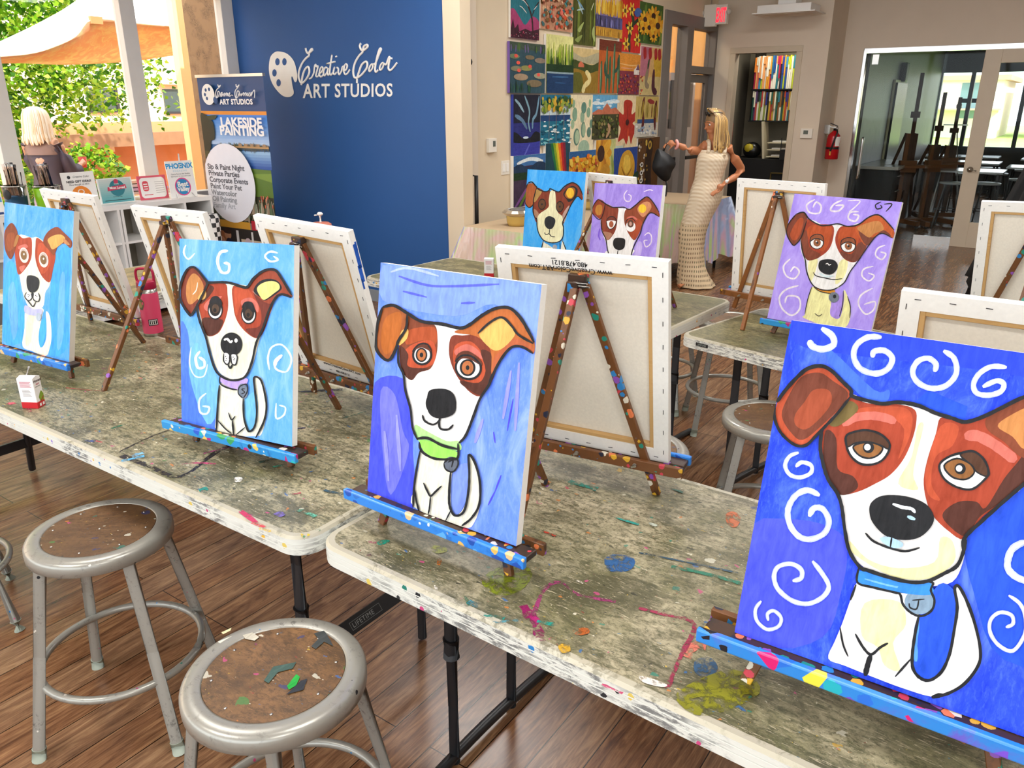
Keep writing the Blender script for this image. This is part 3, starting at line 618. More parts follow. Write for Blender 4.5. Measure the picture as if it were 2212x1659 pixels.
    A.ell('#6a7688', *f([(575, 1120)])[0], 33 / s, 50 / s, -10); K(INK, [(590, 1105), (568, 1108), (588, 1128), (565, 1138)], 7)
    K(INK, [(425, 1015), (425, 1070), (480, 1100), (540, 1112)], 10); K(INK, [(575, 1165), (545, 1135), (555, 1090), (600, 1075), (605, 1120), (578, 1168)], 8)
    K(INK, [(420, 1080), (410, 1200), (398, 1390)], 13); K(INK, [(578, 1170), (582, 1290), (600, 1360), (620, 1388), (655, 1350), (668, 1250), (655, 1110), (650, 1030), (690, 1040), (715, 1110), (732, 1220), (715, 1320), (660, 1430)], 13)
    K(INK, [(480, 1262), (500, 1310), (525, 1285)], 9); K(INK, [(505, 1310), (515, 1410)], 13); K(INK, [(410, 1315), (460, 1370), (500, 1400)], 9); K(INK, [(530, 1410), (590, 1360)], 9)
    K(INK, [(330, 402), (380, 400), (440, 398), (500, 405), (560, 425), (605, 430), (650, 370), (720, 320), (790, 318), (835, 375), (900, 485)], 17)
    K(INK, [(215, 303), (260, 302), (330, 385), (340, 410), (300, 500), (240, 610), (215, 605), (162, 520), (158, 440), (185, 350), (215, 303)], 15)
    K(INK, [(270, 540), (285, 640), (330, 760), (360, 880), (395, 980), (440, 1025), (510, 1048), (590, 1025), (635, 930), (665, 800), (710, 700), (760, 560), (820, 480), (900, 500)], 15)
def art_c1(A):
    f = zm(0, 330, 3.568); s = 3.568
    P_ = lambda c, pts, **k: A.fill(c, f(pts), **k)
    K = lambda c, pts, w, **k: A.stroke(c, f(pts), w / s, **k)
    P_('#3fa4ef', [(40, 900), (110, 850), (150, 1000), (190, 1250), (180, 1450), (20, 1430)]); P_('#62aafc', [(60, 1100), (110, 1000), (140, 1300), (100, 1440)])
    P_('#3a9cec', [(400, 900), (440, 780), (540, 740), (530, 1200), (520, 1500), (380, 1560), (380, 1250)]); P_('#62aafc', [(460, 1000), (500, 950), (490, 1400), (440, 1500)])
    P_(IVY, [(205, 1180), (330, 1200), (325, 1260), (300, 1400), (320, 1500), (355, 1440), (360, 1330), (355, 1225), (385, 1260), (398, 1400), (385, 1500), (350, 1570), (250, 1530), (175, 1490), (190, 1350)])
    P_('#3fa4ef', [(318, 1300), (352, 1280), (358, 1380), (335, 1470), (312, 1500), (298, 1420)]); P_('#f6f2c0', [(210, 1270), (260, 1270), (240, 1450), (200, 1480)])
    P_(IVY, [(140, 640), (245, 655), (285, 650), (340, 690), (400, 800), (390, 1000), (350, 1080), (330, 1190), (230, 1190), (190, 1120), (170, 1050), (150, 940), (120, 830)])
    P_(RB, [(140, 640), (180, 660), (240, 655), (248, 740), (240, 820), (200, 890), (145, 940), (125, 860), (115, 750)])
    P_(RB, [(285, 655), (340, 690), (400, 720), (430, 790), (410, 900), (385, 998), (330, 960), (290, 880), (272, 800), (275, 720)])
    P_(RB2, [(300, 700), (360, 720), (390, 800), (370, 900), (320, 930), (290, 820)]); P_(PNK, [(145, 720), (200, 705), (215, 730), (150, 745)]); P_(PNK, [(150, 880), (200, 870), (170, 920)])
    P_('#7c3a1c', [(90, 540), (130, 590), (140, 650), (130, 700), (105, 790), (80, 820), (45, 760), (35, 690), (40, 600)]); P_('#8f4620', [(60, 630), (110, 620), (110, 720), (70, 760), (45, 710)]); P_('#a5703a', [(128, 640), (150, 640), (130, 710), (108, 720)])
    P_('#7c3a1c', [(335, 690), (370, 610), (440, 572), (490, 610), (555, 680), (545, 735), (500, 700), (450, 720), (420, 790), (390, 760)]); P_('#c49a50', [(370, 670), (410, 640), (470, 630), (505, 660), (480, 700), (410, 745), (385, 710)]); P_('#b07a4a', [(490, 660), (520, 680), (540, 710), (500, 700)])
    for cx, cy, r in ((188, 790, -8), (340, 825, -8)):
        A.ell('#e2cfc8', *f([(cx, cy)])[0], 36 / s, 60 / s, r); A.ell('#b8a8a0', *f([(cx, cy - 8)])[0], 28 / s, 44 / s, r); A.ell('#7a5a34', *f([(cx - 2, cy)])[0], 23 / s, 36 / s, r); A.ell('#f0ece4', *f([(cx, cy - 8)])[0], 6 / s, 8 / s)
    P_('#20262b', [(215, 950), (270, 950), (305, 980), (300, 1040), (270, 1075), (230, 1070), (210, 1020)])
    K('#20262b', [(250, 1070), (258, 1110)], 12); A.ell(WHT, *f([(225, 1105)])[0], 24 / s, 28 / s); A.ell(WHT, *f([(285, 1105)])[0], 24 / s, 32 / s)
    K('#20262b', [(210, 1075), (195, 1110), (225, 1140), (250, 1120), (245, 1085)], 7); K('#20262b', [(265, 1080), (262, 1130), (295, 1148), (312, 1120), (300, 1080)], 7); K('#20262b', [(195, 1110), (235, 1160), (260, 1185), (280, 1150)], 8)
    for x, y in ((222, 1092), (232, 1098), (225, 1110), (280, 1100), (290, 1108)): A.ell('#20262b', *f([(x, y)])[0], 1, 1)
    P_('#b2b4ee', [(200, 1175), (260, 1205), (325, 1205), (322, 1250), (270, 1255), (200, 1235)]); A.ell('#a8b4c0', *f([(303, 1265)])[0], 20 / s, 32 / s)
def art_c6(A):
    f = zm(1560, 360, 3.393); s = 3.393
    P_ = lambda c, pts, **k: A.fill(c, f(pts), **k)
    K = lambda c, pts, w, **k: A.stroke(c, f(pts), w / s, **k)
    for p, w in (([(680, 240), (620, 280), (640, 335), (710, 340), (725, 290), (690, 260), (665, 300)], 13), ([(880, 245), (820, 275), (795, 320), (850, 325), (890, 285), (830, 285)], 13), ([(920, 250), (1010, 250), (970, 300), (930, 330)], 9), ([(1000, 330), (940, 335), (925, 380), (975, 400), (1000, 360), (960, 350)], 13),
                 ([(500, 675), (450, 730), (470, 800), (530, 820), (565, 770), (530, 735), (500, 770)], 12), ([(1195, 575), (1140, 600), (1125, 650), (1170, 680), (1200, 640), (1160, 625)], 12), ([(1110, 730), (1040, 750), (1025, 800), (1075, 838), (1115, 800), (1070, 780)], 11),
                 ([(560, 872), (470, 900), (420, 960), (440, 1040), (510, 1090), (570, 1040), (560, 960), (480, 950), (460, 1000)], 13), ([(1105, 890), (1020, 940), (1000, 1010), (1050, 1080), (1110, 1050), (1120, 990), (1040, 1010)], 12)):
        K('#e6dcf6', p, w)
    K(INK, [(1165, 258), (1125, 280), (1135, 310), (1170, 300), (1160, 282)], 9); K(INK, [(1185, 275), (1245, 275), (1200, 330)], 9)
    P_('#efe6a2', [(660, 880), (630, 970), (608, 1080), (600, 1110), (790, 1180), (900, 1180), (940, 1100), (935, 1000), (895, 900), (890, 1000), (860, 1110), (800, 1090), (800, 980), (810, 930), (740, 910)])
    P_('#a68ae0', [(830, 980), (890, 920), (888, 1010), (855, 1110), (795, 1090), (800, 1010)])
    P_(WHT, [(640, 390), (750, 430), (850, 420), (930, 440), (1010, 420), (1060, 560), (990, 690), (940, 760), (900, 840), (850, 890), (780, 905), (700, 890), (650, 850), (620, 770), (600, 680), (575, 600), (580, 500)])
    P_('#f2e9a8', [(640, 690), (700, 680), (680, 780), (650, 840), (630, 760)]); P_('#f2e9a8', [(860, 700), (920, 690), (900, 800), (830, 860)])
    P_(RB, [(625, 385), (700, 420), (810, 432), (815, 520), (780, 610), (700, 670), (625, 685), (590, 610), (578, 520)])
    P_('#b04a1a', [(660, 430), (800, 440), (790, 540), (740, 620), (660, 560), (620, 480)]); P_('#7a3a22', [(580, 500), (620, 470), (640, 590), (720, 640), (700, 672), (625, 685), (590, 610)])
    P_(RB, [(870, 440), (950, 440), (1010, 430), (1060, 560), (1040, 620), (980, 698), (900, 680), (845, 600), (830, 520)])
    P_('#b04a1a', [(880, 450), (980, 450), (1000, 540), (940, 640), (870, 590), (850, 520)]); P_('#6e3826', [(1000, 560), (1060, 560), (1040, 620), (980, 698), (890, 670), (870, 620), (950, 640)])
    P_('#7a3a24', [(545, 350), (600, 338), (625, 375), (610, 440), (575, 530), (520, 575), (480, 510), (475, 450), (510, 390)]); P_('#a8481f', [(555, 390), (595, 380), (590, 440), (560, 520), (520, 540), (500, 490)])
    P_('#b5531f', [(980, 440), (1060, 385), (1130, 355), (1180, 375), (1260, 470), (1250, 525), (1180, 490), (1130, 510), (1060, 580), (1000, 510)]); P_('#6e3826', [(1000, 470), (1100, 520), (1180, 465), (1240, 510), (1180, 492), (1130, 512), (1060, 580)])
    P_(TAN, [(990, 450), (1060, 415), (1150, 400), (1185, 460), (1120, 490), (1080, 520), (1030, 490)])
    for cx, cy, w in ((695, 555, 50), (925, 580, 54)):
        A.ell(INK, *f([(cx, cy)])[0], (w + 3) / s, 50 / s); A.ell(WHT, *f([(cx, cy + 3)])[0], (w - 5) / s, 43 / s)
        P_('#8a4a28', [(cx - w + 4, cy - 5), (cx - w + 10, cy - 40), (cx, cy - 58), (cx + w - 10, cy - 45), (cx + w, cy - 8), (cx + 10, cy - 24), (cx - 20, cy - 22)]); A.ell('#8f5630', *f([(cx + 2, cy + 2)])[0], 27 / s, 29 / s); A.ell(INK, *f([(cx + 3, cy + 3)])[0], 8 / s, 8 / s); A.ell(WHT, *f([(cx - 4, cy - 6)])[0], 5 / s, 5 / s)
        K(INK, [(cx - w, cy - 5), (cx - 20, cy - 24), (cx + 12, cy - 26), (cx + w, cy - 6)], 7); K(INK, [(cx - w, cy - 5), (cx - w + 8, cy - 40), (cx, cy - 60), (cx + w - 8, cy - 46), (cx + w, cy - 6)], 6)
    P_(INK, [(715, 695), (760, 680), (820, 685), (848, 720), (838, 760), (800, 790), (750, 785), (710, 750)]); K(WHT, [(760, 715), (775, 710), (785, 722), (800, 715)], 7)
    K('#cfe8f2', [(710, 780), (760, 805), (820, 800)], 12); K(INK, [(670, 775), (690, 800), (750, 815), (820, 828), (880, 820)], 6)
    P_('#c9861c', [(672, 880), (740, 900), (820, 905), (828, 918), (800, 932), (720, 915)]); A.ell('#6a7280', *f([(820, 958)])[0], 37 / s, 38 / s); A.ell(INK, *f([(826, 952)])[0], 12 / s, 14 / s)
    K(INK, [(672, 882), (720, 915), (800, 932)], 6); K(INK, [(545, 348), (600, 336), (640, 385), (720, 430), (780, 430), (850, 420), (920, 438), (1000, 425), (1070, 375), (1130, 353), (1180, 375), (1262, 465)], 9)
    K(INK, [(545, 348), (505, 395), (475, 450), (480, 510), (520, 575), (545, 565), (580, 520), (620, 400)], 7); K(INK, [(1250, 525), (1180, 490), (1130, 510), (1060, 600), (1000, 690), (940, 770), (900, 845), (850, 885)], 7)
    K(INK, [(578, 540), (590, 620), (612, 690), (622, 770), (660, 860), (720, 900), (800, 905), (850, 885)], 8); K(INK, [(660, 880), (630, 970), (608, 1080)], 6); K(INK, [(890, 910), (885, 1010), (860, 1100)], 6); K(INK, [(920, 950), (942, 1030), (935, 1110)], 6)
    K(INK, [(680, 1075), (710, 1095), (735, 1080)], 5)
def art_c7(A):
    f = zm(1090, 340, 5.924); s = 5.924
    P_ = lambda c, pts, **k: A.fill(c, f(pts), **k)
    K = lambda c, pts, w, **k: A.stroke(c, f(pts), w / s, **k)
    P_(IVY, [(495, 1060), (470, 1180), (455, 1400), (800, 1500), (820, 1330), (790, 1190), (740, 1060), (710, 1200), (640, 1170), (560, 1120)])
    P_('#7c321c', [(410, 395), (520, 435), (590, 430), (700, 440), (800, 360), (880, 330), (960, 390), (1000, 500), (990, 545), (930, 500), (860, 600), (810, 690), (765, 830), (700, 880), (450, 860), (380, 770), (370, 600)])
    P_('#b4948a', [(800, 640), (830, 630), (765, 830), (740, 740)]); P_('#a57a60', [(380, 660), (440, 720), (420, 775), (385, 760)])
    P_(CRM, [(590, 430), (645, 440), (660, 600), (680, 700), (740, 760), (750, 880), (750, 980), (700, 1070), (600, 1090), (500, 1060), (430, 950), (415, 830), (440, 730), (560, 640), (565, 550)])
    P_('#a5562a', [(300, 345), (350, 330), (410, 380), (380, 500), (370, 590), (320, 640), (265, 590), (262, 500), (280, 400)]); P_('#b08a4c', [(415, 405), (480, 430), (430, 520), (390, 570), (375, 560), (385, 480)])
    P_(INK, [(750, 470), (800, 400), (870, 365), (930, 400), (930, 470), (880, 540), (820, 570), (790, 530)]); P_('#96561c', [(770, 475), (810, 410), (870, 385), (905, 410), (900, 470), (860, 530), (800, 520)]); A.ell('#e0b02a', *f([(840, 455)])[0], 50 / s, 66 / s)
    for cx, cy in ((480, 600), (708, 630)): A.ell(INK, *f([(cx, cy)])[0], 50 / s, 72 / s, 5); A.ell('#5e3a20', *f([(cx, cy)])[0], 41 / s, 60 / s, 5); A.ell(INK, *f([(cx, cy)])[0], 10 / s, 14 / s)
    P_('#22262c', [(530, 770), (580, 752), (640, 780), (650, 830), (620, 900), (575, 920), (530, 890), (512, 830)]); K(INK, [(575, 910), (572, 970), (530, 985), (512, 960)], 10); K(INK, [(572, 970), (600, 1010), (650, 1018)], 10)
    P_('#2f8fd8', [(495, 1060), (560, 1090), (640, 1100), (700, 1085), (680, 1120), (600, 1125), (520, 1095)]); A.ell('#9aa2ae', *f([(645, 1148)])[0], 30 / s, 32 / s)
    K(INK, [(300, 330), (350, 315), (400, 365), (440, 410), (520, 438), (575, 420), (585, 400), (640, 425), (700, 440), (760, 380), (820, 340), (880, 325), (950, 370), (1000, 480)], 15)
    K(INK, [(300, 330), (270, 420), (258, 520), (275, 600), (318, 642), (370, 600), (372, 540), (410, 390)], 12); K(INK, [(370, 600), (365, 690), (390, 768), (415, 790), (418, 880), (440, 970), (500, 1058), (600, 1092), (690, 1080), (745, 1030), (755, 900), (745, 830), (800, 720), (850, 610), (930, 500), (990, 545)], 12)
    K(INK, [(500, 1060), (475, 1170), (460, 1300)], 11); K(INK, [(740, 1060), (790, 1190), (815, 1320)], 11); K(INK, [(710, 1080), (712, 1190), (700, 1320)], 9)
def art_c8(A):
    f = zm(1090, 340, 5.924); s = 5.924
    P_ = lambda c, pts, **k: A.fill(c, f(pts), **k)
    K = lambda c, pts, w, **k: A.stroke(c, f(pts), w / s, **k)
    for p, w in (([(1570, 420), (1530, 480), (1545, 550), (1600, 560), (1620, 500), (1580, 470)], 14), ([(1780, 440), (1850, 415), (1900, 425)], 12), ([(1790, 1000), (1840, 965), (1880, 1010), (1870, 1100), (1810, 1145), (1785, 1070), (1830, 1060)], 15)): K('#ded2f6', p, w)
    P_('#b8a6ee', [(1700, 1090), (1760, 1100), (1740, 1250), (1660, 1280)]); K('#7050c8', [(1220, 910), (1205, 1000), (1225, 1060)], 18)
    P_(WHT, [(1300, 1200), (1340, 1300), (1330, 1600), (1620, 1640), (1610, 1300), (1650, 1180)])
    P_(WHT, [(1290, 600), (1400, 640), (1450, 645), (1560, 655), (1680, 640), (1800, 700), (1760, 860), (1700, 1000), (1650, 1120), (1610, 1290), (1500, 1370), (1390, 1350), (1330, 1250), (1300, 1100), (1240, 930), (1230, 780)])
    P_('#7e3520', [(1290, 595), (1400, 640), (1455, 650), (1450, 740), (1430, 900), (1390, 990), (1320, 1060), (1270, 980), (1235, 850), (1250, 700)]); P_('#a3745c', [(1270, 950), (1380, 980), (1320, 1060), (1290, 1020)])
    P_('#843c20', [(1560, 660), (1640, 650), (1720, 570), (1800, 510), (1860, 520), (1980, 710), (1980, 760), (1900, 715), (1830, 730), (1760, 860), (1720, 980), (1660, 1060), (1590, 980), (1540, 860), (1530, 740)])
    P_('#a04424', [(1560, 780), (1640, 760), (1740, 800), (1760, 860), (1720, 980), (1660, 1050), (1600, 980)]); P_('#c08058', [(1700, 660), (1770, 580), (1850, 570), (1880, 640), (1820, 730), (1760, 760)]); A.ell('#e6ba2c', *f([(1765, 655)])[0], 50 / s, 55 / s)
    P_('#8c3a20', [(1200, 535), (1280, 575), (1285, 680), (1240, 790), (1180, 760), (1120, 690), (1150, 590)]); P_('#b0742a', [(1190, 610), (1250, 620), (1240, 720), (1190, 740), (1160, 680)])
    P_(WHT, [(1310, 815), (1425, 815), (1410, 880), (1360, 915), (1325, 890)]); A.ell(WHT, *f([(1615, 885)])[0], 62 / s, 66 / s); A.ell('#9a5030', *f([(1368, 855)])[0], 28 / s, 42 / s); A.ell('#5a3a2a', *f([(1615, 848)])[0], 40 / s, 50 / s); A.ell('#b89080', *f([(1615, 850)])[0], 20 / s, 26 / s)
    P_('#6a2c1c', [(1305, 815), (1340, 765), (1400, 765), (1430, 810), (1365, 800)]); K(INK, [(1305, 815), (1340, 765), (1400, 762), (1432, 812), (1410, 880), (1360, 918), (1322, 890), (1305, 815)], 9); K(INK, [(1550, 840), (1580, 790), (1640, 785), (1680, 830)], 10); K(PNK, [(1570, 780), (1640, 760), (1700, 800)], 22)
    P_(INK, [(1410, 1040), (1470, 1028), (1540, 1045), (1545, 1100), (1530, 1160), (1470, 1188), (1410, 1160), (1390, 1100)]); K(INK, [(1455, 1185), (1448, 1230), (1460, 1260)], 9); K(INK, [(1405, 1245), (1450, 1270), (1500, 1290)], 8)
    K(INK, [(1200, 535), (1290, 590), (1370, 635), (1450, 640), (1530, 638), (1600, 665), (1680, 610), (1760, 540), (1830, 505), (1900, 570), (1980, 700)], 13); K(INK, [(1200, 535), (1150, 600), (1120, 690), (1170, 765), (1225, 795), (1270, 700), (1290, 590)], 10)
    K(INK, [(1235, 800), (1250, 940), (1300, 1050), (1320, 1180), (1345, 1280), (1330, 1450)], 12); K(INK, [(1980, 760), (1900, 712), (1840, 730), (1770, 860), (1740, 970), (1670, 1110), (1630, 1220), (1600, 1400)], 12)

FG = 'dog paintings on easels, facing the stools'; BG = 'canvases on easels seen from behind'
gp = ground_paint
C_ = {}
CANV = dict(
    c1=(-2.881, 1.179, .807, R(5.2), R(12.7), R(-.8)), c2=(-1.705, 1.141, .801, R(6.9), R(10.8), R(2.1)), c3=(-.952, 1.085, .821, R(-.7), R(10.1), R(.8)),
    c5=(-.103, 1.068, .83, R(1.1), R(13.6), R(.1)), c6=(-.721, 3.135, .80, R(-5.2), R(14.7), R(-.4)), c7=(-2.157, 3.414, .809, R(-11.4), R(6), R(1.2)), c8=(-1.54, 2.999, .809, R(-18.8), R(6.5), R(3)),
    b1=(-3.229, 1.664, .81, R(180.5), R(10.6), R(.8)), b2=(-2.437, 1.605, .81, R(180.9), R(11.6), R(-.7)), b3=(-1.735, 1.59, .838, R(177.6), R(15.2), R(1.5)),
    b4=(-.858, 1.573, .834, R(187), R(11.6), R(-.3)), b5=(-1.0, 3.468, .82, R(167.6), R(3.5), R(-.5)), b6=(-.032, 3.511, .81, R(175.7), R(13), R(-2)), b7=(-.017, 1.692, .81, R(179), R(10.7), 0), b8=(-1.793, 3.541, .809, R(152), R(9.2), R(-1)))
def cv(k, name, label, grp, art=None, ground=None, **kw):
    C_[k] = canvas_thing(name, label, pose(*CANV[k]), grp, art, ground, **kw)
cv('c1', 'dog_painting', 'dog with pale violet collar on sky blue, the leftmost painting', FG, art_c1, gp(['#2e8eff', '#54a2ff', '#86bcff']), side=speckled('chipped_grey_canvas_side', '#cfc8bb', '#8a9aa8', .4, 30))
cv('c2', 'dog_painting', 'dog with two big front teeth and lilac collar on light blue with swirls', FG, art_c2, gp(['#4a98ff', '#68acff', '#8cc2ff']))
cv('c3', 'dog_painting', 'painting of a dog with a green collar on periwinkle blue, in the centre foreground', FG, art_c3, gp(['#5078fc', '#6c92ff', '#92b0ff']))
cv('c5', 'dog_painting', 'large sleepy-eyed dog with blue collar and J tag on royal blue, right edge', FG, art_c5, gp(['#1634dc', '#2f50ec', '#5c80f6']))
cv('c6', 'dog_painting', 'painting of a dog with an orange collar on purple, 67 written in its top corner', FG, art_c6, gp(['#9a82e8', '#ae98f2', '#c2b0fa']))
cv('c7', 'dog_painting', 'far painting of a cream-muzzled dog on turquoise blue', FG, art_c7, gp(['#2498f2', '#3caaf8', '#6cc0fc']))
cv('c8', 'dog_painting', 'far painting of a half-closed-eyed dog on violet, right of the turquoise one', FG, art_c8, gp(['#8a74d4', '#a08ae2', '#b6a4f0']))
blu = paint('#2258b8')
cv('b1', 'stretched_canvas', 'white canvas seen from behind on the leftmost rear easel, beside the pink bottle', BG)
cv('b2', 'stretched_canvas', 'canvas back right of the pink bottle, left of the teeth dog painting', BG)
cv('b3', 'stretched_canvas', 'canvas back with blue paint smeared on its side edge, before the blue wall', BG,
   text=[('www.CreativeColorART.com', .014, .0, .030, False), ('480.478.8121', .012, .0, .012, False)],
   splash=[(.40, .47, .003, .015, blu), (.36, .41, .006, .018, blu), (.34, .37, .012, .018, blu), (.45, .475, .002, .008, blu)])
cv('b4', 'stretched_canvas', 'large white canvas seen from behind in the centre with an upside-down printed web address', BG,
   text=[('www.CreativeColorART.com', .0165, .02, CH - .032, True), ('480.478.8121', .016, .02, CH - .018, True)])
cv('b5', 'stretched_canvas', 'white canvas seen from behind on the far table, left of the purple 67 painting', BG)
cv('b6', 'stretched_canvas', 'white canvas seen from behind at the far right, before the black aprons', BG)
cv('b7', 'stretched_canvas', 'white canvas seen from behind, just above the near royal blue painting', BG)
cv('b8', 'stretched_canvas', 'white canvas seen from behind between the turquoise and violet dog paintings', BG)

# ------------------------------------------------------------------ table easels
TT = .74
def easel(key, label, grp, ledge=LEDGEB, wood=EASELW, crust=.1, apx=.525, spread=.178, backx=.02, lw=.48):
    x, y, z, yaw, lean, roll = CANV[key]
    t = thing('table_easel', label, 'easel', (x, y, TT), yaw, grp)
    k = math.tan(lean); h = z - TT; y0 = CD / math.cos(lean) + .001 - 0      # canvas back at the ledge
    yb = lambda zz: y0 + .0075 + (zz - h) * k
    apex = apx
    for sx in (-1, 1):
        b = MB(); b.bar((sx * spread, yb(.0), 0.0), (sx * .016, yb(apex), apex), .019, .013, wood, ref=(0, 1, 0)); b.build('leg', t, bevel=.0015, seg=1)
    b = MB(); b.bar((backx, yb(apex) + .26 + .02, 0), (0, yb(apex) + .017, apex - .01), .017, .014, wood, ref=(0, 1, 0)); b.build('back_leg', t, bevel=.0015, seg=1)
    b = MB(); b.box((0, yb(apex) - .001, apex + .004), (.042, .022, .030), EASELP); b.box((0.006, yb(apex) + .012, apex - .008), (.024, .016, .024), EASELP)
    for (dx, dy, dz) in ((-.03, .012, -.004), (-.026, .016, .003)): b.tube((dx + .03, yb(apex) + dy, apex + dz), (dx - .004, yb(apex) + dy + .006, apex + dz), .0022, STEEL, 6)
    b.build('hinge_block', t, bevel=.002, seg=1)
    b = MB(); b.box((0, yb(h - .012) + .0145, h - .010), (lw * 1.02, .013, .026), wood); b.build('crossbar', t, bevel=.0015, seg=1)
    b = MB()                                   # ledge the canvas stands on, with a low front lip
    b.box((0, -.002, h - .0075), (lw, .044, .013), EASELP)
    b.box((0, -.0285, h - .006), (lw + .01, .013, .024), ledge)
    b.build('ledge', t, bevel=.003)
    b = MB()
    for xx in (-.13, .02, .14):
        b.tube((xx, yb(h - .012) + .021, h - .011), (xx, yb(h - .012) + .026, h - .011), .005, STEEL, 8); b.box((xx, yb(h - .012) + .029, h - .011), (.014, .003, .005), STEEL, rot=(0, R(30), 0))
    b.build('wing_nut', t)
    return t
EF = 'table easels holding the dog paintings'; EB = 'table easels seen from behind'
easel('c1', 'paint-stained easel with a solid blue ledge under the sky blue dog painting at far left', EF, LEDGEB)
easel('c2', 'easel with a cyan and blue crusted ledge under the light blue buck-toothed dog', EF, LEDGEC)
easel('c3', 'easel with an orange-dotted blue ledge under the periwinkle dog painting', EF, LEDGEB)
easel('c5', 'near easel with a ledge smeared magenta, yellow and blue under the royal blue dog', EF, LEDGEM, lw=.50)
easel('c6', 'easel with a thin blue-green ledge under the purple 67 painting', EF, LEDGEC, lw=.43)
easel('c7', 'easel hidden behind the far turquoise dog painting', EF, LEDGEC)
easel('c8', 'easel hidden behind the far violet dog painting', EF, LEDGEC)
easel('b1', 'wooden easel behind the pink bottle table end, its back leg splayed right', EB, LEDGEC, backx=-.05)
easel('b2', 'wooden easel left of the teeth dog painting, back leg reaching the table front', EB, LEDGEB, backx=.06)
easel('b3', 'wooden easel with multicoloured splashes before the blue wall', EB, LEDGEC, backx=.03)
easel('b4', 'large wooden easel with orange splashes in the middle of the photo', EB, LEDGEB, backx=.015)
easel('b5', 'far clean brown easel left of the purple 67 painting', EB, LEDGEC, EASELC, backx=-.06)
easel('b6', 'wooden easel at the far right edge, before the aprons', EB, LEDGEC)
easel('b7', 'easel of the empty canvas above the royal blue painting', EB, LEDGEC, apx=.40)
easel('b8', 'easel between the turquoise and violet dog paintings', EB, LEDGEC)

# ------------------------------------------------------------------ folding tables
RIM = speckled('scuffed_white_table_rim', '#dcddd4', '#45464a', .54, 60, (.5, .5, 1.6), .45, pal=['#e8b23a', '#2b7fc0', '#c2457a', '#9b83d0', '#1f7a6a', '#d8c060', '#202428'], palth=.34, palscale=38)
LIP = speckled('worn_table_lip', '#b4ae9a', '#6b6852', .5, 40, (1, 1, 1), .4)
LINE = flat('moulded_rim_line', '#e6e8df', .4)
def soft(col):
    """dried paint worn through to the stained plastic"""
    k = ('soft', col)
    if k in _M: return _M[k]
    m, t, b = nt('dried_paint_mark'); f, _ = noise(t, coords(t), 45, 6, .75, .6); g, _ = noise(t, coords(t, (1, 4, 1)), 30, 5, .7)
    t.links.new(ramp(t, g, [(.3, tuple(x * .7 for x in lin(col)[:3])), (.7, lin(col))]), b.inputs['Base Color']); b.inputs['Roughness'].default_value = .4
    t.links.new(ramp(t, f, [(.42, (0, 0, 0)), (.55, (1, 1, 1))]), b.inputs['Alpha'])
    _M[k] = m; return m
